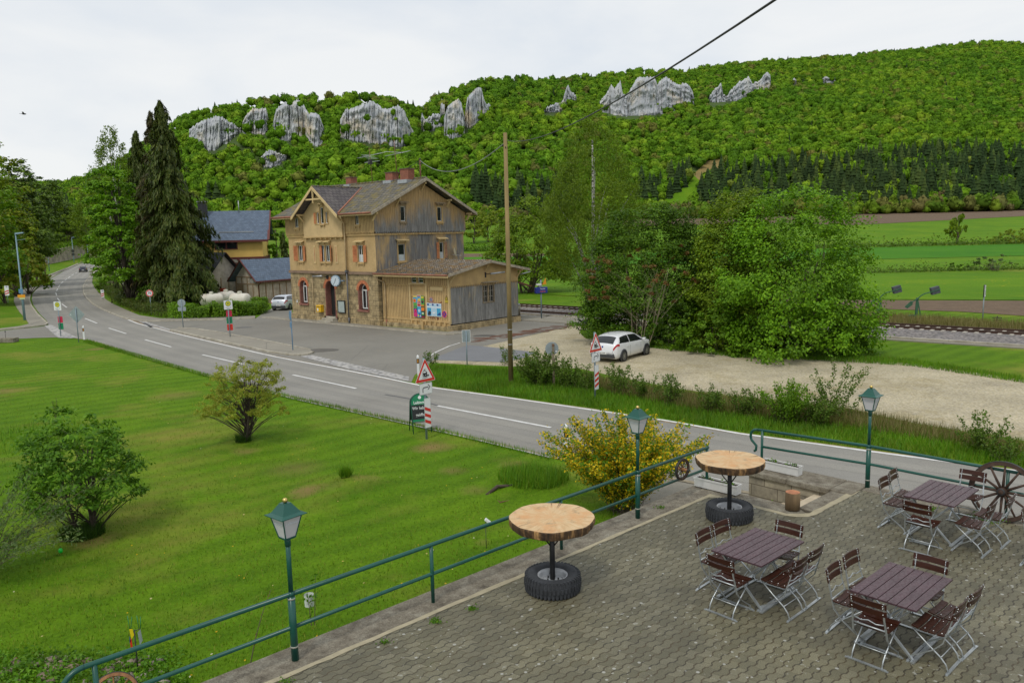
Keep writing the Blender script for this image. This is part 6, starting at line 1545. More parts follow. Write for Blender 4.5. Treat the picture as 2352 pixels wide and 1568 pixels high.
# ------------------------------------------------------------------ railings
def rail_post(mb, x, y, h, r=.028, z0=-.05): mb.tube([(x, y, z0), (x, y, h)], r, 10)
rl = thing('railing', 'long green tubular railing between terrace and lawn', 'railing', (0, 0, 0)); on_terrace(rl)
b = MB(); b.tube([(-11.60, 0, .86), (0.0, 0, .86)], .030, 10)
b.build('handrail', GREEN, rl)
b = MB(); b.tube([(-11.60, 0, .86)] + [(-11.60 - .24 * math.sin(t), 0, .62 + .24 * math.cos(t)) for t in np.linspace(.15, math.pi - .1, 12)] + [(-11.55, 0, .38)], .030, 10); b.build('end_loop', GREEN, rl)
b = MB(); b.tube([(-11.55, 0, .42), (-.02, 0, .42)], .026, 10); b.build('lower_rail', GREEN, rl)
for x in (-11.50, -7.05, -4.35, -.04): b = MB(); rail_post(b, x, 0, .85); b.build('post', GREEN, rl)
rr = thing('railing', 'green tubular railing along the road side of the terrace', 'railing', (0, 0, 0)); on_terrace(rr)
b = MB(); b.tube([(1.95, .02, .86), (2.20, -2.35, .87), (2.20, -14, .87)], .030, 10); b.build('handrail', GREEN, rr)
b = MB(); b.tube([(1.95, .02, .86)] + [(1.95 - .02, .14 * math.sin(t) + .03, .70 + .16 * math.cos(t)) for t in np.linspace(.2, 2.2, 8)] + [(1.92, .02, .5), (1.92, .03, .40), (1.92, .07, .37)], .028, 10); b.build('end_loop', GREEN, rr)
b = MB(); b.tube([(1.93, -.12, .50), (2.20, -2.35, .50), (2.20, -14, .50)], .026, 10); b.build('lower_rail', GREEN, rr)
for x, y in ((1.93, -.11), (2.20, -4.78), (2.20, -7.6)): b = MB(); rail_post(b, x, y, .86); b.build('post', GREEN, rr)
# ------------------------------------------------------------------ lamps
MILK = M_('milky_lamp_glass', (0.56, 0.56, 0.58), 0.35, var=0.06, scale=6)
BRASS = M_('brass', (0.62, 0.46, 0.16), 0.25, metal=0.9)
LTXT = M_('lamp_lettering', (0.66, 0.70, 0.74), 0.5)
RING = M_('zinc_band', (0.40, 0.40, 0.34), 0.5, metal=.4)
def make_lamp():
 root = thing('street_lamp', '', 'lamp')
 b = MB(); b.tube([(0, 0, -.03), (0, 0, .84)], .046, 14); b.tube([(0, 0, .84), (0, 0, .90)], [.046, .032], 14); b.tube([(0, 0, .90), (0, 0, 1.58)], .030, 12); b.tube([(0, 0, 1.50), (0, 0, 1.62)], .038, 12); b.build('pole', GREEN, root)
 for z in (.80, .16): b = MB(); b.tube([(0, 0, z), (0, 0, z + .02)], .050, 14); b.build('clamp_band', RING, root)
 fr = MB(); z0, z1, h0, h1 = 1.62, 1.90, .072, .135
 for i, j in ((-1, -1), (1, -1), (1, 1), (-1, 1)): fr.bar((i * h0, j * h0, z0), (i * h1, j * h1, z1), .014, .014)
 for h, z in ((h0, z0), (h1, z1)):
  for i in range(4):
   c = [(-h, -h), (h, -h), (h, h), (-h, h)]; fr.bar((*c[i], z), (*c[(i + 1) % 4], z), .016, .016)
 fr.box(-.07, .07, -.07, .07, 1.60, 1.615)
 fr.build('lantern_frame', GREEN, root)
 for k in range(4):
  b = MB(); b.M = Matrix.Rotation(k * math.pi / 2, 4, 'Z')
  b.poly([(-h0, -h0, z0), (h0, -h0, z0), (h1, -h1, z1), (-h1, -h1, z1)]); pn = b.build('pane', MILK, root, recalc=False)
  t = text_part('Leibinger', .052, LTXT, pn, (0, 0, 0), (0, 0, 0), sx=.95)
  t.matrix_local = Matrix.Rotation(k * math.pi / 2, 4, 'Z') @ Matrix.Translation((0, -.121, 1.82)) @ Matrix.Rotation(math.pi / 2 + math.atan2(h1 - h0, z1 - z0), 4, 'X') @ Matrix.Diagonal((.95, 1, 1, 1))
 b = MB(); w_ = .185
 def ringz(h, z): return [(-h, -h, z), (h, -h, z), (h, h, z), (-h, h, z)]
 V = ringz(w_, 1.905) + ringz(w_, 1.913) + ringz(.128, 1.935) + ringz(.055, 2.045) + ringz(.05, 2.055)
 F = [(3, 2, 1, 0)] + [(4 * r + i, 4 * r + (i + 1) % 4, 4 * r + 4 + (i + 1) % 4, 4 * r + 4 + i) for r in range(4) for i in range(4)] + [(16, 17, 18, 19)]
 b.add(V, F); b.build('lantern_roof', GREEN, root)
 b = MB(); b.sphere((0, 0, 2.085), .034, 14); b.build('finial', BRASS, root)
 return root
lamp = make_lamp()
for k, (a, b_, lab) in enumerate([(-9.24, 0.01, 'nearest green lantern post, standing on the left railing over the lawn'), (-2.31, 0.01, 'green lantern post in front of the yellow forsythia'), (2.19, 2.32, 'green lantern post on the road side railing by the stairwell')]):
 o = lamp if k == 0 else copy_tree(lamp)
 on_terrace(o, a, b_, TZ, math.radians((8, 2, 2)[k])); o['label'] = lab; o['group'] = 'green lanterns on the railing'
# ------------------------------------------------------------------ log tables on wheels
def log_top_mat():
 m, nt, p = base_mat('log_end_grain'); v = coords(nt)
 sx = nt.nodes.new('ShaderNodeSeparateXYZ'); nt.links.new(v, sx.inputs[0])
 ang = maths(nt, 'ARCTAN2', sx.outputs['Y'], sx.outputs['X']); r = maths(nt, 'SQRT', maths(nt, 'ADD', maths(nt, 'MULTIPLY', sx.outputs['X'], sx.outputs['X']), maths(nt, 'MULTIPLY', sx.outputs['Y'], sx.outputs['Y'])))
 cx = nt.nodes.new('ShaderNodeCombineXYZ'); nt.links.new(maths(nt, 'MULTIPLY', ang, 5.0), cx.inputs[0]); nt.links.new(maths(nt, 'MULTIPLY', r, 2.2), cx.inputs[1])
 c = ramp(nt, noise(nt, cx.outputs[0], 1.5, 6, 0.65), [(0.3, (0.45, 0.27, 0.12)), (0.48, (0.60, 0.42, 0.22)), (0.7, (0.67, 0.51, 0.30))])
 c = mix(nt, ramp(nt, noise(nt, v, 3.0, 5, 0.65), [(0.48, (0, 0, 0)), (0.66, (0.85,) * 3)]), c, (0.60, 0.31, 0.12))
 c = mix(nt, ramp(nt, noise(nt, v, 5.5, 5, 0.7), [(0.56, (0, 0, 0)), (0.68, (0.6,) * 3)]), c, (0.22, 0.18, 0.11))
 rad = _node(nt, 'ShaderNodeTexWave', Scale=14.0, Distortion=5.0); rad.wave_type = 'RINGS'; rad.rings_direction = 'Z'; nt.links.new(v, rad.inputs['Vector'])
 c = mix(nt, maths(nt, 'MULTIPLY', rad.outputs['Fac'], 0.22), c, (0.42, 0.24, 0.11))
 nt.links.new(c, p.inputs['Base Color']); p.inputs['Roughness'].default_value = 0.6; bump(nt, p, rad.outputs['Fac'], 0.1, 0.005); return m
LOGTOP = log_top_mat()
def bark_edge_mat():
 m, nt, p = base_mat('log_bark_edge'); v = coords(nt, (1, 1, .12))
 c = ramp(nt, noise(nt, v, 9, 5, 0.7), [(0.35, (0.02, 0.012, 0.006)), (0.52, (0.085, 0.045, 0.018)), (0.68, (0.42, 0.24, 0.09))])
 nt.links.new(c, p.inputs['Base Color']); p.inputs['Roughness'].default_value = 0.8; bump(nt, p, noise(nt, v, 14, 4), 0.8, 0.02); return m
LOGBARK = bark_edge_mat()
BLACK = M_('black_steel', (0.014, 0.015, 0.017), 0.5)
RUBBER = M_('old_tyre_rubber', (0.030, 0.033, 0.038), 0.75, var=0.3, scale=10, bmp=0.2)
STEEL = M_('wheel_rim_paint', (0.42, 0.43, 0.44), 0.4, metal=0.35, var=0.15, scale=8)
def log_table(label, a, b_, rz, R, seed):
 r = random.Random(seed); n = 60
 root = thing('log_table', label, 'table', (0, 0, 0), 0, 'log tables on car wheels'); on_terrace(root, a, b_, TZ, rz)
 lob = [(r.uniform(.003, .012), r.randrange(2, 9), r.uniform(0, 6.28)) for _ in range(7)]
 prof = [R * (1 + sum(A * math.sin(k * t + ph) for A, k, ph in lob) + r.uniform(-.006, .006)) * (1.0 if abs(math.cos(t)) < 2 else 1) for t in np.linspace(0, 2 * math.pi, n, endpoint=False)]
 T = [(p * math.cos(2 * math.pi * i / n), p * math.sin(2 * math.pi * i / n)) for i, p in enumerate(prof)]
 mb = MB(); mb.poly([(x, y, 1.12) for x, y in T]); top = mb.build('tabletop', LOGTOP, root)
 mb = MB(); rows = [(1.0, 1.118), (1.012, 1.10), (1.005, 1.05), (.985, 1.0), (.95, .985)]
 V = [(x * s_ * (1 + r.uniform(-.012, .012) * (q > 0)), y * s_ * (1 + r.uniform(-.012, .012) * (q > 0)), z) for q, (s_, z) in enumerate(rows) for x, y in T]
 mb.add(V, [(q * n + i, q * n + (i + 1) % n, (q + 1) * n + (i + 1) % n, (q + 1) * n + i) for q in range(4) for i in range(n)]); mb.poly([(x * .95, y * .95, .985) for x, y in T][::-1])
 mb.build('bark_edge', LOGBARK, top)
 b = MB()
 for k in range(6):
  t = r.uniform(0, 6.28); q = r.uniform(.25, .4) * R; d = (math.cos(t), math.sin(t)); e = prof[int(t / 6.2832 * n) % n] * .985
  b.add([(d[0] * e + d[1] * .006, d[1] * e - d[0] * .006, 1.1215), (d[0] * e - d[1] * .006, d[1] * e + d[0] * .006, 1.1215), (d[0] * (e - q), d[1] * (e - q), 1.1215)], [(0, 1, 2)])
 b.build('drying_crack', M_('crack', (0.10, 0.05, 0.025), .9), top)
 b = MB(); b.tube([(0, 0, .16), (0, 0, .985)], .040, 14); b.build('post', BLACK, root)
 for k in range(3):
  t = k * 2.094 + .5; b = MB(); b.tube([(.03 * math.cos(t), .03 * math.sin(t), .68), (.26 * math.cos(t), .26 * math.sin(t), .985)], .011, 6); b.build('brace', BLACK, root)
 ty = MB(); ty.lathe([(.215, .07), (.225, .04), (.27, .012), (.34, 0), (.385, .018), (.412, .05), (.418, .135), (.412, .215), (.385, .252), (.34, .272), (.27, .262), (.232, .238), (.218, .205), (.215, .07)], 56)
 for k in range(44):
  t = 2 * math.pi * k / 44; ty.M = Matrix.Rotation(t, 4, 'Z')
  for q, z0 in enumerate((.02, .10, .18)): ty.box(.400, .430 - .012 * (q != 1), -.022 + .012 * (q - 1), .014 + .012 * (q - 1), z0, z0 + .068)
  ty.box(.365, .405, -.02, .012, .238, .262)
 ty.build('tyre', RUBBER, root)
 rm = MB(); rm.lathe([(.218, .21), (.228, .232), (.218, .236), (.198, .205), (.190, .15), (.165, .125), (.155, .15), (.12, .165), (.085, .15), (.07, .16), (.0, .16)], 40); rm.build('rim', STEEL, root)
 b = MB()
 for k in range(5): t = k * 1.2566; b.tube([(.085 * math.cos(t), .085 * math.sin(t), .15), (.085 * math.cos(t), .085 * math.sin(t), .18)], .013, 6)
 b.tube([(.19 * math.cos(.6), .19 * math.sin(.6), .15), (.17 * math.cos(.6), .17 * math.sin(.6), .23)], .006, 5); b.build('wheel_nut', IRON, root)
 return root
log_table('nearer log slice table on a car wheel, by the left railing', -5.54, .96, .4, .62, 5)
log_table('farther log slice table on a car wheel, at the terrace corner', -1.20, 1.25, 1.9, .60, 8)
# ------------------------------------------------------------------ stump, planters
o = thing('log_stump', 'short upright log standing at the edge of the stairwell', 'log'); on_terrace(o, .03, 1.84)
b = MB(); b.lathe([(.10, 0), (.135, .005), (.135, .33), (.128, .335)], 22, wob=lambda t, i: 1 + .03 * math.sin(3 * t)); b.build('bark', M_('stump_bark', (0.17, 0.115, 0.06), .9, var=.5, scale=4, bmp=.8, sc=(1, 1, .2)), o)
b = MB(); b.poly([(.130 * math.cos(t), .130 * math.sin(t), .336) for t in np.linspace(0, 6.283, 22, endpoint=False)]); b.build('cut_face', M_('stump_cut', (0.42, 0.17, 0.08), .8, var=.3, scale=8), o)
def planter(label, P, Q, z, rng):
 P, Q = np.array(P), np.array(Q); L = np.linalg.norm(Q - P); ang = math.atan2(Q[1] - P[1], Q[0] - P[0])
 root = thing('planter_box', label, 'planter', (*((P + Q) / 2)[:2], z), ang, 'white planter boxes')
 b = MB(); h, w_ = .19, .10; l = L / 2
 for x0, x1, y0, y1 in ((-l, l, -w_, -w_ + .012), (-l, l, w_ - .012, w_), (-l, -l + .012, -w_ + .012, w_ - .012), (l - .012, l, -w_ + .012, w_ - .012)): b.box(x0, x1, y0, y1, 0, h)
 b.box(-l - .01, l + .01, -w_ - .012, -w_ - .0, h - .03, h + .006); b.box(-l - .01, l + .01, w_, w_ + .012, h - .03, h + .006)
 b.build('box', M_('white_planter', (0.62, 0.62, 0.60), .55, var=.08, dirt=((.35, .33, .28), .4)), root)
 b = MB(); b.box(-l + .012, l - .012, -w_ + .012, w_ - .012, .02, h - .03); b.build('soil', M_('potting_soil', (0.03, 0.022, 0.015), 1, var=.5, scale=20), root)
 P_ = np.stack([rng.uniform(-l * .8, l * .8, 70), rng.uniform(-.06, .06, 70), h - .01 + np.abs(rng.normal(size=70)) * .03], 1)
 leaf_part('seedling', P_[np.abs(np.sin(P_[:, 0] * 6)) > .5], rng.normal(size=((np.abs(np.sin(P_[:, 0] * 6)) > .5).sum(), 3)) + [0, 0, .7], .05, .03, LF['shrub'], root, rng)
planter('white planter box with seedlings at the foot of the corner railing post', tw(.02, -.28), tw(.06, .68), TZ + .005, rng)
planter('white planter box standing on the stairwell wall behind the farther log table', tw(1.95, .12), tw(1.95, 1.0), TZ + .03, rng)
# ------------------------------------------------------------------ wagon wheels
OLDWOOD = M_('dark_old_wood', (0.055, 0.030, 0.018), .75, var=.4, scale=8, bmp=.3)
HUBWOOD = M_('brown_hub_wood', (0.26, 0.12, 0.045), .7, var=.4, scale=9, bmp=.3)
def wagon_wheel(name, label, R, n, hub_r, hub_l, M, rim_w, rim_t, m_wood=OLDWOOD, m_hub=OLDWOOD, axle=0):
 root = thing(name, label, 'wheel', group='old wagon wheels'); root.matrix_world = M
 b = MB(); b.lathe([(R - rim_t, -rim_w / 2), (R, -rim_w / 2), (R, rim_w / 2), (R - rim_t, rim_w / 2), (R - rim_t, -rim_w / 2)], 40, smooth=False); b.build('felloe', m_wood, root)
 b = MB(); b.lathe([(R, -rim_w / 2 - .004), (R + .012, -rim_w / 2 - .004), (R + .012, rim_w / 2 + .004), (R, rim_w / 2 + .004)], 40); b.build('iron_tyre', IRON, root)
 for k in range(n):
  t = 2 * math.pi * k / n; b = MB(); b.tube([(hub_r * .8 * math.cos(t), hub_r * .8 * math.sin(t), 0), ((R - rim_t) * math.cos(t), (R - rim_t) * math.sin(t), 0)], [.024 * R / .5, .016 * R / .5], 6); b.build('spoke', m_wood, root)
 b = MB(); b.lathe([(.0, -hub_l), (hub_r * .7, -hub_l), (hub_r * .75, -hub_l * .5), (hub_r, 0), (hub_r * .75, hub_l * .5), (hub_r * .7, hub_l), (0, hub_l)], 18); b.build('hub', m_hub, root)
 b = MB()
 for s_ in (-1, 1): b.lathe([(hub_r * .72, s_ * hub_l * .8), (hub_r * .80, s_ * hub_l * .8), (hub_r * .80, s_ * hub_l * 1.04), (hub_r * .5, s_ * hub_l * 1.04)], 18)
 if axle: b.tube([(0, 0, -hub_l - axle), (0, 0, hub_l + axle)], .008, 6)
 b.build('hub_ring', IRON, root)
def wheel_M(a, b_, z, nrm):                                    # local z along nrm (terrace a,b,z)
 n = Vector(tuple(nrm[0] * EA + nrm[1] * EB + np.array([0, 0, nrm[2]]))).normalized(); p = tw(a, b_, z)
 return Matrix.Translation(Vector(p)) @ n.to_track_quat('Z', 'Y').to_matrix().to_4x4()
wagon_wheel('wagon_wheel', 'big dark wagon wheel leaning on the road side railing', .53, 12, .085, .11, wheel_M(2.05, 4.75, TZ + .52, (-1, 0, .16)), .055, .07)
wagon_wheel('wagon_wheel', 'small wooden wagon wheel with a long brown hub tied to the left railing', .205, 10, .04, .15, wheel_M(-.98, .06, TZ + .63, (0, 1, .0)), .035, .032, OLDWOOD, HUBWOOD, .05)
q = at(262, 1592, .35)
wagon_wheel('wagon_wheel', 'brown cart wheel lying below the railing, cut by the bottom edge of the photo', .34, 8, .06, .16, Matrix.Translation(Vector((q[0], q[1], .30))) @ Vector((.35, -.75, .55)).to_track_quat('Z', 'Y').to_matrix().to_4x4(), .06, .05, HUBWOOD, HUBWOOD)
# ------------------------------------------------------------------ beer garden tables and chairs
def wet_wood(name, c, rough=.3):
 m, nt, p = base_mat(name); v = coords(nt, (.25, 1, 1)); v2 = coords(nt)
 col = ramp(nt, noise(nt, v, 14, 4, .6), [(.3, tuple(x * .75 for x in c)), (.7, tuple(x * 1.25 for x in c))])
 nt.links.new(col, p.inputs['Base Color'])
 d = ramp(nt, noise(nt, v2, 34, 3, .6), [(.46, (.28,) * 3), (.56, (.5,) * 3)])
 nt.links.new(d, p.inputs['Roughness']); p.inputs['Specular IOR Level'].default_value = rough
 bump(nt, p, noise(nt, v2, 40, 2, .5), .25, .004); return m
TABLEW = wet_wood('wet_brown_table_boards', (0.070, 0.036, 0.044), .42); CHAIRW = wet_wood('varnished_chair_slats', (0.042, 0.013, 0.007), .3)
RIVET = M_('bright_rivet', (0.75, 0.76, 0.76), .25, metal=.9)
def make_table():
 root = thing('garden_table', '', 'table'); b = MB(); L, Wt = .60, .40; n = 7; p = 2 * Wt / n
 for k in range(n): b.box(-L, L, -Wt + k * p + .004, -Wt + (k + 1) * p - .004, .715, .74)
 b.build('tabletop', TABLEW, root, bevel=.004)
 b = MB()
 for x in (-.42, .42): b.box(x - .02, x + .02, -Wt + .02, Wt - .02, .685, .714)
 b.build('batten', GALV, root)
 for x in (-.44, .44):
  for s_ in (-1, 1): b = MB(); xx = x + s_ * .012; b.bar((xx, -s_ * .34, .70), (xx, s_ * .33, .03), .022, .034, (1, 0, 0)); b.build('leg', GALV, root)
 for s_ in (-1, 1): b = MB(); b.bar((-.50, s_ * .34, .018), (.50, s_ * .34, .018), .05, .022); b.build('foot_bar', GALV, root)
 b = MB(); b.tube([(-.43, 0, .37), (.43, 0, .37)], .009, 6); b.tube([(-.43, .0, .37), (.30, .0, .70)], .006, 5); b.build('stretcher', GALV, root)
 return root
def make_chair():
 root = thing('garden_chair', '', 'chair'); hw = .205
 def slat(b, y, z, tilt, dep=.075, w=.44, th=.016):
  n = 8
  for i in range(n):
   x0, x1 = -w / 2 + w * i / n, -w / 2 + w * (i + 1) / n; f = lambda x: (x / (w / 2)) ** 2 * .014
   dy, dz = math.cos(tilt) * dep / 2, math.sin(tilt) * dep / 2
   A = [(x, y + s_ * dy, z + s_ * dz + f(x) + q) for x in (x0, x1) for s_ in (-1, 1) for q in (0, th)]
   b.add(A, [(0, 2, 6, 4), (1, 5, 7, 3), (0, 4, 5, 1), (2, 3, 7, 6)] + ([(0, 1, 3, 2)] if i == 0 else []) + ([(4, 6, 7, 5)] if i == n - 1 else []))
 b = MB(); ys = (-.135, -.04, .055, .15)
 for k, y in enumerate(ys): slat(b, y, .435 + (.010 if k == 3 else 0) - .006 * (k in (1, 2)), (-.12, -.04, .04, .14)[k], .082)
 seat = b.build('seat', CHAIRW, root)
 b = MB()
 for y in ys:
  for x in (-.16, .16): b.sphere((x, y, .460), .008, 6)
 b.build('rivet', RIVET, seat)
 def bslat(b, y, z, h):
  n = 8; w = .44
  for i in range(n):
   x0, x1 = -w / 2 + w * i / n, -w / 2 + w * (i + 1) / n; f = lambda x: -.022 * (1 - (x / (w / 2)) ** 2)
   A = [(x, y + f(x) + q - .22 * s_, z + s_) for x in (x0, x1) for s_ in (-h / 2, h / 2) for q in (0, .014)]
   b.add(A, [(0, 4, 6, 2), (1, 3, 7, 5), (0, 1, 5, 4), (2, 6, 7, 3)] + ([(0, 2, 3, 1)] if i == 0 else []) + ([(4, 5, 7, 6)] if i == n - 1 else []))
 b = MB(); bslat(b, -.278, .815, .075); bslat(b, -.258, .715, .075); bk = b.build('backrest', CHAIRW, root)
 b = MB()
 for z, y in ((.83, -.275), (.80, -.268), (.715, -.250)):
  for x in (-.185, .185): b.sphere((x, y + .004, z), .008, 6); b.sphere((x, y - .024, z), .008, 6)
 b.build('rivet', RIVET, bk)
 for s_ in (-1, 1):
  x = s_ * hw
  b = MB(); P = [(x * .92, -.285, .855), (x * .92, -.235, .62), (x * .98, -.190, .46), (x, -.165, .36), (x, -.06, .24), (x, .10, .13), (x, .175, .08), (x, .205, .015)]
  for p_, q_ in zip(P[:-1], P[1:]): b.bar(p_, q_, .020, .012)
  b.build('leg', GALV, root)
  x2 = s_ * (hw - .022); b = MB(); b.tube([(x2, .19, .43), (x2, .02, .29), (x2, -.14, .17), (x2, -.20, .10), (x2, -.235, .015)], .0095, 8); b.tube([(x2, .19, .425), (x2, -.18, .425)], .008, 6); b.build('leg', GALV, root)
 for y in (.205, -.235): b = MB(); b.bar((-.235, y, .012), (.235, y, .012), .036, .012); b.box(-.26, -.19, y - .013, y + .013, .0, .010); b.box(.19, .26, y - .013, y + .013, 0, .010); b.build('foot_bar', GALV, root)
 b = MB(); b.tube([(-.185, -.215, .56), (-.09, -.225, .545), (0, -.235, .575), (.09, -.225, .545), (.185, -.215, .56)], .007, 6); b.tube([(-.205, -.19, .475), (.205, -.19, .475)], .010, 6); b.tube([(-.19, -.15, .18), (.19, -.15, .18)], .007, 6); b.build('stretcher', GALV, root)
 return root
table, chair = make_table(), make_chair()
nt_ = nc_ = 0
def put_table(a, b_, lab):
 global nt_
 o = table if nt_ == 0 else copy_tree(table); nt_ += 1
 on_terrace(o, a, b_, TZ, 0); o['label'] = lab; o['group'] = 'slatted garden tables'
def put_chair(a, b_, face, lab, j=0.0):
 """a,b = back top edge on the terrace grid; face = direction the sitter looks, in degrees from the a axis (towards -b is +90)"""
 global nc_
 o = chair if nc_ == 0 else copy_tree(chair); nc_ += 1
 f = math.radians(face + j); ca, cb = a + .275 * math.cos(f), b_ - .275 * math.sin(f)
 on_terrace(o, ca, cb, TZ, f - math.pi / 2); o['label'] = lab; o['group'] = 'folding garden chairs'
put_table(-3.58, 3.20, 'wet slatted table in the row nearest the left railing, with six chairs')
put_table(-3.45, 5.14, 'wet slatted table nearest the camera, in the lower right of the photo')
put_table(.62, 4.22, 'wet slatted table by the road side railing next to the big wagon wheel')
T1, T2, T3 = 'table by the left railing', 'table nearest the camera', 'table by the big wheel'
put_chair(-3.86, 2.46, -90, 'nearer chair on the left side of the %s' % T1, 3); put_chair(-3.39, 2.46, -90, 'farther chair on the left side of the %s' % T1, -3)
put_chair(-4.55, 3.18, 0, 'chair seen from behind at the near end of the %s' % T1); put_chair(-2.72, 3.22, 180, 'chair facing the camera at the far end of the %s' % T1, 2)
put_chair(-3.80, 3.96, 90, 'nearer chair on the right side of the %s' % T1); put_chair(-3.32, 3.95, 90, 'farther chair on the right side of the %s' % T1, 2)
put_chair(-3.72, 4.37, -90, 'nearer chair on the left side of the %s' % T2, 2); put_chair(-3.18, 4.36, -90, 'farther chair on the left side of the %s' % T2, -2)
put_chair(-4.38, 5.10, 0, 'chair seen from behind at the near end of the %s' % T2); put_chair(-2.59, 5.18, 180, 'chair facing the camera at the far end of the %s' % T2)
put_chair(-3.68, 5.90, 90, 'nearer chair on the right side of the %s' % T2); put_chair(-3.21, 5.92, 90, 'farther chair on the right side of the %s' % T2, -2)
put_chair(.42, 3.33, -90, 'nearer chair on the left side of the %s' % T3); put_chair(.95, 3.28, -90, 'farther chair on the left side of the %s' % T3, 4)
put_chair(-.53, 4.24, 0, 'chair seen from behind at the near end of the %s' % T3); put_chair(1.87, 4.32, 180, 'chair facing the camera between the %s and the railing' % T3)
put_chair(.24, 5.10, 90, 'nearer chair on the right side of the %s' % T3); put_chair(.84, 5.20, 90, 'farther chair on the right side of the %s' % T3)
put_chair(.34, 5.52, -90, 'chair cut off by the right edge of the photo', 2)
# ================================================================== signs, posts and other things by the road
WHITE = M_('sign_white', (0.74, 0.75, 0.76), .4); RED = M_('sign_red', (0.62, 0.030, 0.015), .4); BLK = M_('sign_black', (0.012, 0.012, 0.014), .5)
SGREY = M_('sign_back_grey', (0.30, 0.35, 0.37), .5, metal=.3, var=.1, scale=5); POSTG = M_('sign_post_grey', (0.20, 0.26, 0.30), .5, metal=.3); POSTW = M_('grey_wood_post', (0.22, 0.18, 0.12), .9, var=.3, scale=6)
YEL = M_('sign_yellow', (0.68, 0.55, 0.01), .45); SGREEN = M_('sign_green', (0.005, 0.20, 0.085), .45); PINK = M_('sign_crimson', (0.55, 0.012, 0.06), .45); SBLUE = M_('sign_blue', (0.010, 0.05, 0.30), .45); SBLUE2 = M_('panel_blue', (0.012, 0.03, 0.22), .5)
ORANGE = M_('lamp_orange', (0.72, 0.30, 0.01), .45); BLUEP = M_('blue_plate', (0.10, 0.22, 0.36), .5)
def plate_poly(mb, pts, y0, y1): mb.prism([(x, y0, z) for x, z in pts], (0, y1 - y0, 0))
def rrect(w, h, r, cx=0, cz=0, n=4):
 P = []
 for sx_, sz_, a0 in ((1, 1, 0), (-1, 1, 90), (-1, -1, 180), (1, -1, 270)):
  for k in range(n + 1):
   a = math.radians(a0 + 90 * k / n); P.append((cx + sx_ * (w / 2 - r) + r * math.cos(a), cz + sz_ * (h / 2 - r) + r * math.sin(a)))
 return P
def plate(name, mat, parent, pts, y0, y1): b = MB(); plate_poly(b, pts, y0, y1); return b.build(name, mat, parent)
def post(parent, h, r=.038, mat=None, z0=-.3): b = MB(); b.tube([(0, 0, z0), (0, 0, h)], r, 10); return b.build('post', mat or POSTG, parent)
def tri(s, cz, r=.035):                                          # rounded triangle, side s, bottom at cz
 h = s * .866; C = [(-s / 2, cz), (s / 2, cz), (0, cz + h)]; P = []
 for i, (x, z) in enumerate(C):
  a0 = (210, 330, 90)[i]; d = math.radians(a0); ox, oz = x - 2 * r * math.cos(d), z - 2 * r * math.sin(d)
  for k in range(5): a = math.radians(a0 - 60 + 30 * k); P.append((ox + r * math.cos(a), oz + r * math.sin(a)))
 return P
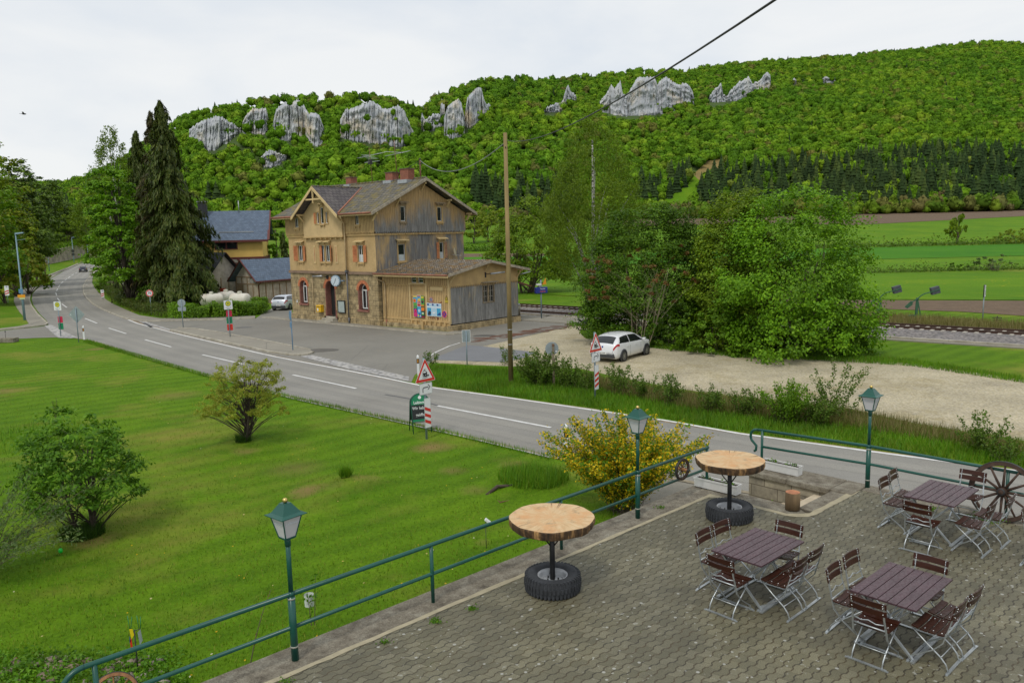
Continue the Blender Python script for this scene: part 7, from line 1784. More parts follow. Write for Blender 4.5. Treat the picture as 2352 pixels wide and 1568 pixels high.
def rail_warning(label, loc, rz):
 root = thing('railway_warning_sign', label, 'road sign', loc, rz, 'train warning signs with striped beacons'); post(root, 2.85)
 tp = plate('warning_triangle', WHITE, root, tri(.96, 2.03), -.055, -.050)
 plate('red_border', RED, tp, tri(.92, 2.043), -.058, -.0551); plate('white_field', WHITE, tp, tri(.64, 2.135, .012), -.061, -.0581)
 b = MB(); Y0, Y1 = -.064, -.0611
 plate_poly(b, [(-.125, 2.23), (.015, 2.20), (.055, 2.215), (.055, 2.36), (.03, 2.43), (-.095, 2.43), (-.125, 2.36)], Y0, Y1)
 plate_poly(b, [(.056, 2.22), (.17, 2.235), (.17, 2.265), (.10, 2.30), (.06, 2.40)], Y0, Y1); plate_poly(b, [(-.15, 2.172), (.0, 2.168), (.18, 2.21), (.18, 2.218), (-.01, 2.182), (-.15, 2.186)], Y0, Y1)
 plate_poly(b, [(-.05, 2.431), (-.035, 2.431), (-.02, 2.455), (-.035, 2.455)], Y0, Y1); plate_poly(b, [(-.075, 2.47), (.03, 2.47), (.03, 2.477), (-.075, 2.477)], Y0, Y1); plate_poly(b, [(-.06, 2.455), (.0, 2.462), (.0, 2.469), (-.06, 2.469)], Y0, Y1)
 b.build('train_symbol', BLK, tp)
 b = MB(); plate_poly(b, [(-.105, 2.35), (.03, 2.35), (.015, 2.41), (-.085, 2.41)], -.066, -.0641);
 for x in (-.095, .005): plate_poly(b, [(x + .016 * math.cos(t), 2.27 + .016 * math.sin(t)) for t in np.linspace(0, 6.283, 10, endpoint=False)], -.066, -.0641)
 for k in range(4): plate_poly(b, [(.072 + k * .024, 2.27 + .0 * k), (.088 + k * .024, 2.272), (.088 + k * .024, 2.31 - .011 * k), (.072 + k * .024, 2.325 - .012 * k)], -.066, -.0641)
 b.build('train_window', WHITE, tp)
 ap = plate('arrow_plate', WHITE, root, rrect(.60, .40, .04, 0, 1.79), -.055, -.050); plate('plate_border', BLK, ap, rrect(.58, .38, .035, 0, 1.79), -.0575, -.0551); plate('plate_field', WHITE, ap, rrect(.565, .365, .03, 0, 1.79), -.060, -.0576)
 b = MB(); P = [(-.14, 1.67), (-.14, 1.75)] + [(-.08 - .06 * math.cos(t), 1.78 + .06 * math.sin(t)) for t in np.linspace(.2, 1.57, 6)] + [(.12, 1.84)]
 for p_, q_ in zip(P[:-1], P[1:]): b.bar((p_[0], -.0612, p_[1]), (q_[0], -.0612, q_[1]), .0022, .034, (0, 0, 1) if abs(q_[0] - p_[0]) > abs(q_[1] - p_[1]) else (1, 0, 0))
 plate_poly(b, [(.08, 1.93), (.18, 1.84), (.08, 1.75), (.125, 1.75), (.21, 1.84), (.125, 1.93)], -.0628, -.0602); b.build('arrow', BLK, ap)
 bp = plate('beacon_plate', WHITE, root, rrect(.30, 1.05, .03, .05, .93), -.055, -.050)
 plate('plate_border', BLK, bp, rrect(.282, 1.03, .025, .05, .93), -.0575, -.0551); plate('plate_field', WHITE, bp, rrect(.27, 1.018, .02, .05, .93), -.060, -.0576)
 for k in range(3): z = .52 + k * .22; plate('red_stripe', RED, bp, [(-.084, z + .10), (.184, z - .015), (.184, z + .095), (-.084, z + .21)], -.0625, -.0602)
 return root
SF = math.radians(49)                                           # plates square to the road
r1 = rail_warning('train warning sign on the near edge of the road, in front of the chalkboard', tuple(at(980, 1008)), SF)
r2 = rail_warning('train warning sign on the far verge, in front of the white hatchback', tuple(at(1367, 916)), SF)
for s_ in r2.children:
 if s_.name.startswith('beacon_plate'):
  for c in s_.children:
   if c.name.startswith('red_stripe'): c.scale.x = -1; c.location.x = .10
def beacon(label, px, py, n, rz, h=1.35, cat='road sign'):
 root = thing('striped_beacon', label, cat, tuple(atT(px, py)), rz, 'white beacons with red stripes'); post(root, h - .2, .03)
 p = plate('beacon_plate', WHITE, root, rrect(.36, .95, .03, 0, h - .48), -.045, -.04)
 for k in range(n): z = h - .86 + k * .22; plate('red_stripe', RED, p, [(-.17, z), (.17, z + .12), (.17, z + .23), (-.17, z + .11)], -.048, -.0451)
 b = MB(); b.bar((-.08, -.0465, h - .12), (.08, -.0465, h - .12), .003, .03); plate_poly(b, [(.02, h - .18), (.11, h - .12), (.02, h - .06)], -.049, -.0455); b.build('arrow', SBLUE, p)
# crash beacons on the bank: z from the bank
for lab, px, py, n, Y in [('white beacon with red stripes on the bank at the far left, behind the lamp', 18, 688, 2, 76), ('small white beacon on the outer side of the bend behind the parked shade trees', 87, 637, 1, 134)]:
 root = None; q = atY(px, py, Y); gz = float(ground_z(np.array(q[0]), np.array(Y)))
 beacon(lab, px, py, n, math.radians(20)); o = [o for o in COL.objects if o.get('label') == lab][0]; o.location = (q[0], Y, q[2])
beacon('white beacon with two red stripes at the inner hedge of the bend', 237, 690, 2, math.radians(15))
def bus_stop(label, px, py, rz, h, plates, seed):
 root = thing('bus_stop_sign', label, 'bus stop sign', tuple(at(px, py)), rz, 'bus stop signs'); post(root, h - .1, .032)
 p = plate('sign_plate', WHITE, root, rrect(.60, .66, .03, 0, h - .33), -.05, -.044)
 plate('ring', SGREEN, p, [(.20 * math.cos(t), h - .24 + .20 * math.sin(t)) for t in np.linspace(0, 6.283, 24, endpoint=False)], -.053, -.0501)
 plate('disc', YEL, p, [(.165 * math.cos(t), h - .24 + .165 * math.sin(t)) for t in np.linspace(0, 6.283, 24, endpoint=False)], -.056, -.0531)
 text_part('H', .26, SGREEN, p, (0, -.0575, h - .24)); text_part('Hausen i. Tal', .075, BLK, p, (0, -.0515, h - .53)); text_part('Bahnhof', .055, BLK, p, (0, -.0515, h - .61))
 for k, (m, z0, z1) in enumerate(plates):
  q = plate('timetable_case', m, root, rrect(.40, z1 - z0, .02, .05, (z0 + z1) / 2), .045, .06)
  b = MB();
  for z in np.linspace(z0 + .08, z1 - .08, 3): b.box(-.06, .06, .036, .044, z - .015, z + .015)
  b.build('clamp', GALV, q)
bus_stop('white bus stop sign with red and green panels on its post at the side road', 140, 773, math.radians(-8), 2.70, [(PINK, 1.08, 1.55), (SGREEN, .56, 1.05)], 1)
bus_stop('white bus stop sign on the paved island in front of the station', 529, 776, math.radians(35), 2.75, [(PINK, 1.55, 2.0), (SGREEN, 1.05, 1.53), (RED, .55, 1.0)], 2)
# diamond seen from behind
o = thing('priority_road_sign', 'grey back of a diamond shaped road sign at the side road', 'road sign', tuple(at(181, 786)), math.radians(-5)); post(o, 2.45, .032)
plate('sign_plate', SGREY, o, [(0, 2.62), (.62, 2.0), (0, 1.38), (-.62, 2.0)], .045, .05); b = MB(); b.box(-.06, .06, .03, .044, 1.9, 2.1); b.build('clamp', GALV, o)
plate('sticker', WHITE, o, [(-.48, 1.98), (-.40, 1.98), (-.43, 2.07)], .0435, .0448)
# speed limit
o = thing('speed_limit_sign', 'round red rimmed speed limit sign reading 70 by the hedge', 'road sign', tuple(at(348, 723)), math.radians(12)); post(o, 2.15, .032)
circ = lambda r, cz, n=28, cx=0: [(cx + r * math.cos(t), cz + r * math.sin(t)) for t in np.linspace(0, 6.283, n, endpoint=False)]
p = plate('sign_plate', WHITE, o, circ(.335, 2.12), -.05, -.045); plate('red_ring', RED, p, circ(.325, 2.12), -.053, -.0501); plate('white_disc', WHITE, p, circ(.24, 2.12), -.056, -.0531); text_part('70', .33, BLK, p, (0, -.0575, 2.12), sx=.9)
# round sign backs
o = thing('no_entry_sign', 'grey back of a round road sign with a small plate, between hedge and island', 'road sign', tuple(at(421, 752)), math.radians(10)); post(o, 2.3, .032)
plate('sign_plate', SGREY, o, circ(.31, 2.03), .045, .05); plate('extra_plate', SGREY, o, rrect(.62, .34, .03, 0, 1.53), .045, .05)
o = thing('round_sign', 'pale back of a round sign on a wooden post in the verge bushes', 'road sign', tuple(at(1272, 886)), math.radians(8)); b = MB(); b.bar((0, 0, -.2), (0, 0, 1.98), .10, .10); b.build('post', POSTW, o)
plate('sign_plate', SGREY, o, circ(.31, 1.74, 28, -.05), .055, .06); b = MB(); b.box(-.055, .055, -.058, .0, 1.86, 1.93); b.build('clamp', RUST, o); plate('sticker', WHITE, o, rrect(.08, .06, .01, .15, 1.6), .052, .0548)
o = thing('square_sign', 'pale back of a square sign between the forecourt and the telegraph pole', 'road sign', tuple(at(1073, 838)), math.radians(10)); post(o, 1.85, .032)
plate('sign_plate', SGREY, o, rrect(.42, .63, .03, 0, 1.58), .045, .05); plate('plate_rim', WHITE, o, rrect(.46, .66, .03, 0, 1.58), .0502, .056)
o = thing('info_sign', 'slim blue sign seen edge-on at the right end of the paved island', 'road sign', tuple(at(673, 807)), math.radians(-62)); post(o, 2.55, .03, BLUEP)
plate('sign_plate', BLUEP, o, circ(.30, 2.28), -.05, -.044); plate('extra_plate', BLUEP, o, rrect(.45, .34, .02, 0, 1.68), -.05, -.044)
def delineator(label, px, py, rz):
 root = thing('delineator_post', label, 'delineator post', tuple(at(px, py)), rz, 'white roadside delineator posts')
 b = MB(); P = [(-.06, -.05), (.06, -.05), (0, .06)]; b.add([(x, y, -.1) for x, y in P] + [(x, y, 1.0 + (y < 0) * .0 + .05 * (y > 0)) for x, y in P], [(2, 1, 0), (3, 4, 5), (0, 1, 4, 3), (1, 2, 5, 4), (2, 0, 3, 5)]); body = b.build('post', WHITE, root)
 b = MB(); b.add([(x * 1.03, y * 1.03, z) for z in (.62, .87) for x, y in P], [(0, 1, 4, 3), (1, 2, 5, 4), (2, 0, 3, 5)]); b.build('black_band', BLK, root)
 b = MB(); b.box(-.022, .022, -.056, -.052, .66, .83); b.build('reflector', ORANGE, root)
delineator('white delineator post at the corner of lawn and road on the left', 194, 780, math.radians(5)); delineator('white delineator post behind the warning sign with the train', 961, 862, math.radians(10)); delineator('white delineator post half hidden in the forsythia', 1300, 1048, math.radians(5))
delineator('white delineator post far away beside the blossom bush', 213, 636, 0)
# ------------------------------------------------------------------ chalkboard
o = thing('chalkboard_stand', 'green folding chalkboard stand beside the train warning sign', 'chalkboard', tuple(at(966, 992) + [0, 0, 0]), math.radians(20))
DKG = M_('dark_green_frame', (0.006, 0.07, 0.05), .4); CHALKB = M_('chalkboard', (0.012, 0.014, 0.016), .6, var=.3, scale=4); CHALK = M_('chalk', (0.60, 0.62, 0.62), .9)
def board(parent, sgn):
 m = Matrix.Rotation(sgn * math.radians(13), 4, 'X')
 b = MB(); b.M = Matrix.Translation((0, 0, 1.42)) @ m @ Matrix.Translation((0, 0, -1.42))
 P = [(-.33, .0), (-.33, 1.12)] + [(-.33 * math.cos(t), 1.12 + .30 * math.sin(t)) for t in np.linspace(.0, math.pi, 13)] + [(.33, 1.12), (.33, 0)]
 b.tube([(x, 0, z) for x, z in P], .018, 8); b.tube([(-.33, 0, .40), (.33, 0, .40)], .014, 6); f = b.build('frame', DKG, parent)
 c = MB(); c.M = b.M; plate_poly(c, [(-.315, .42), (.315, .42), (.315, 1.12)] + [(.315 * math.cos(t), 1.12 + .285 * math.sin(t)) for t in np.linspace(.1, math.pi - .1, 12)] + [(-.315, 1.12)], -.006, .006); c.build('board', CHALKB, f)
 return b.M, f
for sgn in (1, -1):
 Mx, f = board(o, sgn)
 if sgn == -1:
  c = MB(); c.M = Mx; plate_poly(c, [(-.31, 1.02), (.31, 1.02), (.31, 1.12)] + [(.31 * math.cos(t), 1.12 + .28 * math.sin(t)) for t in np.linspace(.1, math.pi - .1, 12)] + [(-.31, 1.12)], -.010, -.0065); hd = c.build('header', SGREEN, f)
  for txt, sz, x, z in (('Leibinger', .15, 0, 1.10), ('Wir haben', .15, -.02, .90), ('geöffnet', .15, .02, .66)):
   t = text_part(txt, sz, WHITE if 'L' in txt else CHALK, f, (0, 0, 0)); t.matrix_local = Mx @ Matrix.Translation((x, -.0125, z)) @ Matrix.Rotation(math.pi / 2, 4, 'X') @ Matrix.Diagonal((.85, 1, 1, 1))
  c = MB(); c.M = Mx; plate_poly(c, circ(.06, 1.28, 14), -.0125, -.0102); c.build('emblem', WHITE, f)
  c = MB(); c.M = Mx; c.box(-.31, .31, -.010, -.0065, .43, .50); c.build('footer', SGREEN, f)
# ------------------------------------------------------------------ telegraph pole and wires
WOODP = M_('telegraph_pole_wood', (0.25, 0.18, 0.075), .9, var=.35, scale=3, bmp=.4, sc=(1, 1, .15), dirt=((0.14, 0.11, 0.05), .6))
tb = at(1174, 880); TP = thing('telegraph_pole', 'tall brown wooden telegraph pole on the verge', 'telegraph pole', (tb[0], tb[1], 0))
b = MB(); b.tube([(0, 0, -.3), (0, 0, 11.55)], [.122, .088], 14); b.build('pole', WOODP, TP)
for z in (2.55, 1.85): b = MB(); b.tube([(0, 0, z), (0, 0, z + .03)], .122, 14); b.build('wire_band', ZINC, TP)
b = MB(); b.bar((0, -.12, 10.9), (0, .12, 10.9), .05, .05); b.sphere((-.12, 0, 11.0), .05, 8); b.build('hook', IRON, TP)
WIRE = M_('black_cable', (0.03, 0.03, 0.032), .6); WIREG = M_('grey_cable', (0.22, 0.24, 0.22), .6)
def cable(label, A, B, sag, r, mat, n=24):
 A, B = np.array(A), np.array(B); t = np.linspace(0, 1, n)[:, None]; P = A * (1 - t) + B * t - np.array([0, 0, 1]) * sag * 4 * t * (1 - t)
 b = MB(); b.tube([p - A for p in P], r, 6); o = b.build('cable', mat); o.location = tuple(A); tag(o, label, 'cable')
top = np.array([tb[0], tb[1], 11.15])
end = atY(1818, -25, 7.0)
cable('black overhead cable running from the telegraph pole up to the top of the photo', top + [.1, 0, .05], end, .42, .012, WIRE)
mast = stw(12.05, 4.95, 13.15)
cable('sagging cable from the telegraph pole to the mast on the station roof', top + [-.1, 0, -.1], mast, 1.05, .022, WIREG)
cable('cable running from the roof mast back over the station roof', mast, stw(-2, 9, 11.6), .35, .02, WIRE)
cable('thin cable from the house roof into the trees', stw(-17, 24, 12.2), stw(-3, 12, 11.2), .3, .02, WIRE)
# ------------------------------------------------------------------ things on and around the station
o = thing('roof_mast', 'rusty cable mast at the gable end of the station roof', 'mast', tuple(stw(12.05, 4.95, 11.3)), ST_A); b = MB(); b.tube([(0, 0, 0), (0, 0, 1.9)], .06, 8); b.build('pole', RUST, o); b = MB(); b.sphere((0, 0, 1.95), .09, 8); b.box(-.2, .2, -.05, .05, 1.55, 1.62); b.tube([(0, 0, 1.2), (-.7, .1, .1)], .02, 5); b.build('bracket', IRON, o)
ALU = M_('aerial_aluminium', (0.50, 0.55, 0.52), .4, metal=.5)
def aerial(label, X, H, yagis, box):
 o = thing('roof_aerial', label, 'aerial', tuple(stw(X, 4.93, 11.6)), ST_A); b = MB(); b.tube([(0, 0, 0), (-.25, 0, H)], .03, 6); b.build('mast', RUST, o)
 for z, L, ang, n, el in yagis:
  b = MB(); d = np.array([math.cos(ang), math.sin(ang), .12]); nn = np.array([-d[1], d[0], 0]); c = np.array([-.25 * z / H, 0, z])
  b.tube([c - d * L * .4, c + d * L * .6], .022, 5)
  for k in range(n): p = c + d * L * (k / (n - 1) - .4); b.tube([p - nn * el * (1 - .04 * k), p + nn * el * (1 - .04 * k)], .011, 4)
  b.build('yagi', ALU, o)
 if box: b = MB(); b.box(-.35, -.05, -.15, .15, 1.7, 2.1); b.build('amplifier_box', IRON, o)
aerial('left roof aerial with crossed elements and a dark box', 5.9, 3.1, [(2.45, 3.0, .3, 9, .22), (2.3, 1.6, -1.1, 6, .5), (1.9, 1.3, .9, 4, .4)], True)
aerial('right roof aerial with two long flat bars', 9.2, 3.5, [(2.45, 3.0, 2.9, 5, .12), (2.3, 2.4, .3, 4, .1)], False)
def on_front(name, label, cat, X, Z, Y=-.06): return thing(name, label, cat, tuple(stw(X, Y, Z)), ST_A)
o = on_front('station_clock', 'round station clock on a bracket beside the arched door', 'clock', 7.15, 3.5, -.45)
CLKB = M_('clock_blue_grey', (0.18, 0.27, 0.36), .4); o.rotation_euler.z = ST_A + math.radians(18)
b = MB(); b.lathe([(0, -.10), (.44, -.10), (.47, -.07), (.47, .07), (.44, .10), (0, .10)], 30, axis='Y'); b.build('case', CLKB, o)
b = MB(); plate_poly(b, circ(.41, 0, 30), -.106, -.101); fc = b.build('dial', M_('clock_dial', (0.52, 0.60, 0.66), .4), o)
b = MB()
for k in range(12): t = k * math.pi / 6; b.bar((.33 * math.sin(t), -.108, .33 * math.cos(t)), (.39 * math.sin(t), -.108, .39 * math.cos(t)), .03, .004, (0, 1, 0))
for t, L, w_ in ((math.radians(210), .34, .03), (math.radians(17.5), .22, .045)): b.bar((-.06 * math.sin(t), -.111, -.06 * math.cos(t)), (L * math.sin(t), -.111, L * math.cos(t)), w_, .004, (0, 1, 0))
b.build('hands', BLK, fc); b = MB(); b.tube([(.45, 0, 0), (.75, .25, 0)], .04, 8); b.sphere((.62, .1, 0), .07, 8); b.build('bracket', CLKB, o)
o = on_front('letter_box', 'yellow letter box on the stone wall left of the arched door', 'letter box', 4.36, .78, -.02)
LBY = M_('postal_yellow', (0.68, 0.40, 0.01), .4); b = MB(); b.box(-.32, .32, -.32, 0, 0, .50); b.add([(-.34, -.35, .50), (.34, -.35, .50), (.34, .0, .50), (-.34, .0, .50), (-.34, -.30, .58), (.34, -.30, .58), (.34, 0, .60), (-.34, 0, .60)], [(0, 3, 2, 1), (4, 5, 6, 7), (0, 1, 5, 4), (1, 2, 6, 5), (2, 3, 7, 6), (3, 0, 4, 7)]); b.build('box', LBY, o, bevel=.012)
b = MB(); b.box(-.24, .24, -.324, -.3205, .43, .47); b.build('slot', BLK, o); b = MB(); b.box(-.20, -.02, -.325, -.3205, .10, .32); b.build('collection_plate', WHITE, o)
o = on_front('notice_case', 'grey glazed notice case on the wall right of the arched door', 'notice case', 7.22, .82, -.02); b = MB()
for x0, x1, z0, z1 in ((-.50, -.44, 0, 1.05), (.44, .50, 0, 1.05), (-.44, .44, 0, .06), (-.44, .44, .99, 1.05)): b.box(x0, x1, -.10, 0, z0, z1)
b.build('frame', IRON, o); b = MB(); b.box(-.44, .44, -.06, -.0, .06, .99); b.build('board', M_('pale_notice_board', (0.36, 0.42, 0.40), .4, var=.1, scale=3), o)
o = on_front('wall_lamp', 'long fluorescent lamp on an arm over the arched door', 'lamp', 5.5, 3.75, -.02); b = MB(); b.tube([(0, 0, 0), (-.1, -.55, .12)], .03, 6); b.box(-.1, .1, -.1, 0, -.15, .15); b.build('arm', IRON, o); b = MB(); b.tube([(-1.35, -.6, .08), (0, -.58, .14)], [.05, .07], 10); b.build('lamp_head', ZINC, o)
o = thing('wall_lamp', 'long fluorescent lamp on an arm on the shed gable', 'lamp', tuple(stw(W + .24 + SW + .03, 4.2, 3.95)), ST_A); b = MB(); b.box(0, .06, -.06, .06, -.2, .2); b.tube([(.05, 0, .05), (.45, .1, .1)], .03, 6); b.build('arm', IRON, o); b = MB(); b.tube([(.42, .15, .08), (.8, 1.35, .16)], [.07, .06], 10); b.build('lamp_head', ZINC, o)
o = thing('wall_lamp', 'pale flood lamp at the platform corner of the shed', 'lamp', tuple(stw(W + .24 + SW, SDp + .35, 3.75)), ST_A); b = MB(); b.tube([(0, 0, -.1), (.35, .3, .05)], .03, 6); b.build('arm', IRON, o); b = MB(); b.add([(.15, .1, 0), (.3, .9, .12), (.62, .85, .18), (.5, .05, .06), (.15, .1, .08), (.3, .9, .20), (.62, .85, .24), (.5, .05, .12)], [(0, 3, 2, 1), (4, 5, 6, 7), (0, 1, 5, 4), (1, 2, 6, 5), (2, 3, 7, 6), (3, 0, 4, 7)]); b.build('lamp_head', ZINC, o)
o = thing('satellite_dish', 'small pale satellite dish on the grey side wall beside the shutters', 'satellite dish', tuple(stw(W + .05, 8.35, 5.45)), ST_A); b = MB(); b.tube([(0, 0, -.1), (.3, 0, -.1)], .025, 6); b.tube([(.3, 0, -.1), (.75, .35, -.2)], .015, 5); b.sphere((.75, .35, -.2), .05, 6); b.build('arm', ZINC, o); b = MB(); b.M = Matrix.Translation((.38, .0, .1)) @ Matrix.Rotation(math.radians(35), 4, 'Z') @ Matrix.Rotation(math.radians(80), 4, 'Y'); b.lathe([(.0, -.06), (.2, -.04), (.38, .02), (.385, .03), (.2, -.02), (0, -.04)], 20); b.build('dish', M_('dish_cream', (0.55, 0.48, 0.33), .5), o)
# posters and signs on the shed
PX0, PW, PZ = 3.62, .415, (.92, 1.73)
def poster(label, X0, Z0, w_, h_, bg, shapes, Y=-.02, yy=.0, texts=()):
 o = thing('poster', label, 'poster', tuple(stw(W + .24 + X0 + w_ / 2, .3 + Y, Z0)), ST_A, 'posters on the shed door'); p = plate('sheet', bg, o, [(-w_ / 2, 0), (w_ / 2, 0), (w_ / 2, h_), (-w_ / 2, h_)], -.012, -.006)
 for k, (m, pts) in enumerate(shapes): plate('picture', m, p, pts, -.0145 - .0022 * k, -.0125 - .0022 * k)
 for t, sz, z, m in texts: text_part(t, sz, m, p, (0, -.0147 - .0022 * len(shapes), z), sx=.9)
PC = {k: M_('poster_' + k, c, .5) for k, c in dict(sky=(0.05, 0.33, 0.55), leaf=(0.10, 0.35, 0.05), red=(0.45, 0.012, 0.025), orange=(0.75, 0.22, 0.02), magenta=(0.60, 0.03, 0.18), navy=(0.015, 0.05, 0.22), sun=(0.75, 0.55, 0.05), pale=(0.40, 0.58, 0.70), night=(0.02, 0.025, 0.05), brown=(0.22, 0.09, 0.03)).items()}
bx = lambda x0, x1, z0, z1: [(x0, z0), (x1, z0), (x1, z1), (x0, z1)]
cc = lambda x, z, r: circ(r, z, 14, x)
poster('poster of an orange flower on blue, upper left on the shed door', PX0, PZ[1] - .0, PW, .80, PC['sky'], [(PC['leaf'], bx(-.2, .2, .0, .26)), (PC['orange'], cc(-.05, .42, .15)), (PC['red'], cc(-.05, .42, .06)), (PC['sun'], bx(-.2, .2, .68, .79))])
poster('red poster with a golden building lettered PFAHL BAUTEN, upper middle on the shed door', PX0 + .42, PZ[1] - .02, PW, .86, WHITE, [(PC['red'], bx(-.18, .18, .03, .83)), (PC['sky'], bx(-.17, .17, .42, .76)), (PC['sun'], [(-.12, .42), (.15, .42), (.12, .60), (.06, .66), (0, .56), (-.06, .64)])], texts=(('PFAHL', .10, .32, WHITE), ('BAUTEN', .08, .22, WHITE)))
poster('green poster with a dark ape-like animal, upper right on the shed door', PX0 + .84, PZ[1] - .0, .36, .80, PC['leaf'], [(PC['night'], cc(.0, .36, .13)), (PC['brown'], cc(.02, .42, .05)), (PC['sun'], bx(-.15, .15, .64, .74)), (PC['orange'], bx(-.17, .17, .03, .12))])
poster('magenta poster with a red bloom, lower left on the shed door', PX0, PZ[0], PW, .80, PC['navy'], [(PC['magenta'], bx(-.2, .2, .02, .3)), (PC['magenta'], cc(-.0, .44, .16)), (PC['red'], cc(0, .42, .07)), (PC['leaf'], bx(-.2, .2, .64, .76))])
poster('bright blue poster with yellow splashes, lower middle on the shed door', PX0 + .42, PZ[0] - .02, PW, .80, PC['sky'], [(PC['navy'], cc(.05, .16, .13)), (WHITE, cc(.1, .12, .06)), (PC['sun'], cc(-.1, .12, .07)), (PC['pale'], cc(0, .5, .13))], texts=(('SEE', .10, .5, WHITE),))
poster('dark poster with a coach under orange sky, lower right on the shed door', PX0 + .84, PZ[0] - .04, .36, .80, PC['night'], [(PC['orange'], bx(-.17, .17, .52, .78)), (PC['leaf'], bx(-.13, .14, .2, .42)), (WHITE, bx(-.10, .10, .30, .38)), (PC['red'], bx(-.16, .16, .03, .1))])
o = thing('timetable_panel', 'white framed panel of three blue posters on the shed wall', 'notice panel', tuple(stw(W + .24 + 5.9, .3 - .03, 1.05)), ST_A); b = MB(); b.box(-.78, .78, -.025, -.004, 0, .98); b.build('panel', WHITE, o)
for k in range(3):
 x = -.51 + k * .51; p = plate('sheet', PC['pale'], o, bx(x - .235, x + .235, .03, .95), -.030, -.0252); plate('header', PC['navy'], p, bx(x - .22, x - .02, .80, .93), -.033, -.0302); plate('photo', [PC['sky'], PC['pale'], PC['sky']][k], p, bx(x - .22, x + .22, .04, .62), -.033, -.0302)
 plate('figure', [PC['night'], WHITE, PC['navy']][k], p, [[(x - .2, .06), (x + .1, .06), (x + .2, .3), (x - .05, .42)], [(x - .2, .3), (x + .2, .34), (x + .05, .22), (x - .05, .2)], [(x - .2, .1), (x + .22, .1), (x + .2, .34), (x, .26)]][k], -.036, -.0332); plate('band', WHITE, p, bx(x - .22, x + .22, .64, .70), -.033, -.0302)
o = thing('no_stopping_sign', 'round blue sign with a red cross and rim at the shed corner', 'road sign', tuple(stw(W + .24 + 6.98, .3 - .03, 1.26)), ST_A); p = plate('sign_plate', WHITE, o, circ(.275, 0), -.022, -.004); plate('red_ring', RED, p, circ(.262, 0), -.025, -.0221); plate('blue_disc', SBLUE, p, circ(.205, 0), -.028, -.0251)
b = MB()
for s_ in (-1, 1): b.bar((-.15, -.0295, -.15 * s_), (.15, -.0295, .15 * s_), .002, .05, (0, 0, 1))
b.build('red_cross', RED, p)
o = thing('faded_round_sign', 'faded round sign above the blue posters', 'road sign', tuple(stw(W + .24 + 5.62, .3 - .03, 2.28)), ST_A); p = plate('sign_plate', M_('faded_sign_pink', (0.42, 0.22, 0.17), .6, var=.3, scale=9), o, circ(.22, 0), -.022, -.004); plate('disc', M_('faded_sign_blue', (0.20, 0.19, 0.26), .6, var=.3, scale=12), p, circ(.14, 0), -.025, -.0221)
o = thing('hazard_sign', 'yellow warning triangle with a small plate at the shed corner', 'warning sign', tuple(stw(W + .24 + 7.25, .3 - .03, 2.12)), ST_A); DY = M_('dull_yellow', (0.45, 0.34, 0.03), .6); p = plate('triangle', BLK, o, tri(.36, .22, .01), -.018, -.004); plate('yellow_field', DY, p, tri(.27, .245, .01), -.021, -.0181); plate('lower_plate', DY, o, rrect(.32, .2, .01, 0, .1), -.018, -.004); b = MB(); b.bar((0, -.0225, .29), (0, -.0225, .40), .03, .002, (0, 1, 0)); b.build('symbol', BLK, p)
o = thing('name_board', 'blank ochre board nailed above the posters on the shed', 'board', tuple(stw(W + .24 + 6.25, .3 - .03, 2.98)), ST_A); b = MB(); b.box(-.66, .66, -.03, -.003, 0, .27); b.build('board', OCHRE_LT, o)
o = thing('graffiti', 'dark red scrawl sprayed around the blue posters', 'graffiti', tuple(stw(W + .24 + 5.9, .3 - .022, .85)), ST_A); b = MB()
for p_, q_ in (((-.6, 1.22), (.55, 1.16)), ((.45, 1.15), (.85, 1.3)), ((-.55, .14), (-.35, .02)), ((-.3, .16), (-.2, 0)), ((-.15, .14), (.05, .02)), ((.2, .15), (.45, .0)), ((.4, .16), (.3, -.06)), ((.75, 1.05), (.85, 1.12))): b.bar((p_[0], -.003, p_[1]), (q_[0], -.003, q_[1]), .002, .055, (0, 0, 1))
b.build('paint', M_('graffiti_red', (0.17, 0.02, 0.015), .8), o)
o = on_front('house_number', 'small white plate on the stone wall at the left station corner', 'plate', .78, 1.55, -.005); plate('plate', WHITE, o, rrect(.16, .22, .02), -.02, 0); text_part('21', .10, BLK, o, (0, -.0215, 0))
# platform furniture
q = stw(17.55, 10.35, .08); o = thing('litter_bin', 'steel cylindrical litter bin on the platform at the shed corner', 'litter bin', tuple(q)); b = MB(); b.lathe([(0, 0), (.27, 0), (.27, .95), (.25, .97)], 20); b.build('bin', M_('brushed_steel', (0.30, 0.27, 0.21), .35, metal=.8), o); b = MB(); b.lathe([(.27, .97), (.26, 1.02), (.20, 1.06), (0, 1.07)], 20); b.build('lid', ZINC, o)
q = stw(20.3, 10.2, .08); o = thing('train_display', 'blue platform display on a grey pole with an orange flag-like sign', 'display', tuple(q), math.radians(25)); post(o, 3.15, .06, POSTG, 0)
b = MB(); b.box(-.55, .55, -.14, .14, 2.05, 2.55); hb = b.build('display_case', SBLUE2, o, bevel=.04); text_part('Thiergarten', .13, WHITE, hb, (.08, -.145, 2.42), sx=.8); text_part('13:02 Ulm', .14, M_('led_orange', (0.75, 0.13, 0.01), .5), hb, (.08, -.145, 2.2), sx=.9)
b = MB(); b.box(-.4, .0, -.12, .12, 2.72, 2.84); b.box(-.2, .1, -.05, .05, 2.62, 2.66); b.build('camera_box', WHITE, o); plate('warning_flag', ORANGE, o, [(.12, 2.75), (.5, 2.75), (.45, 3.3)], -.01, .01)
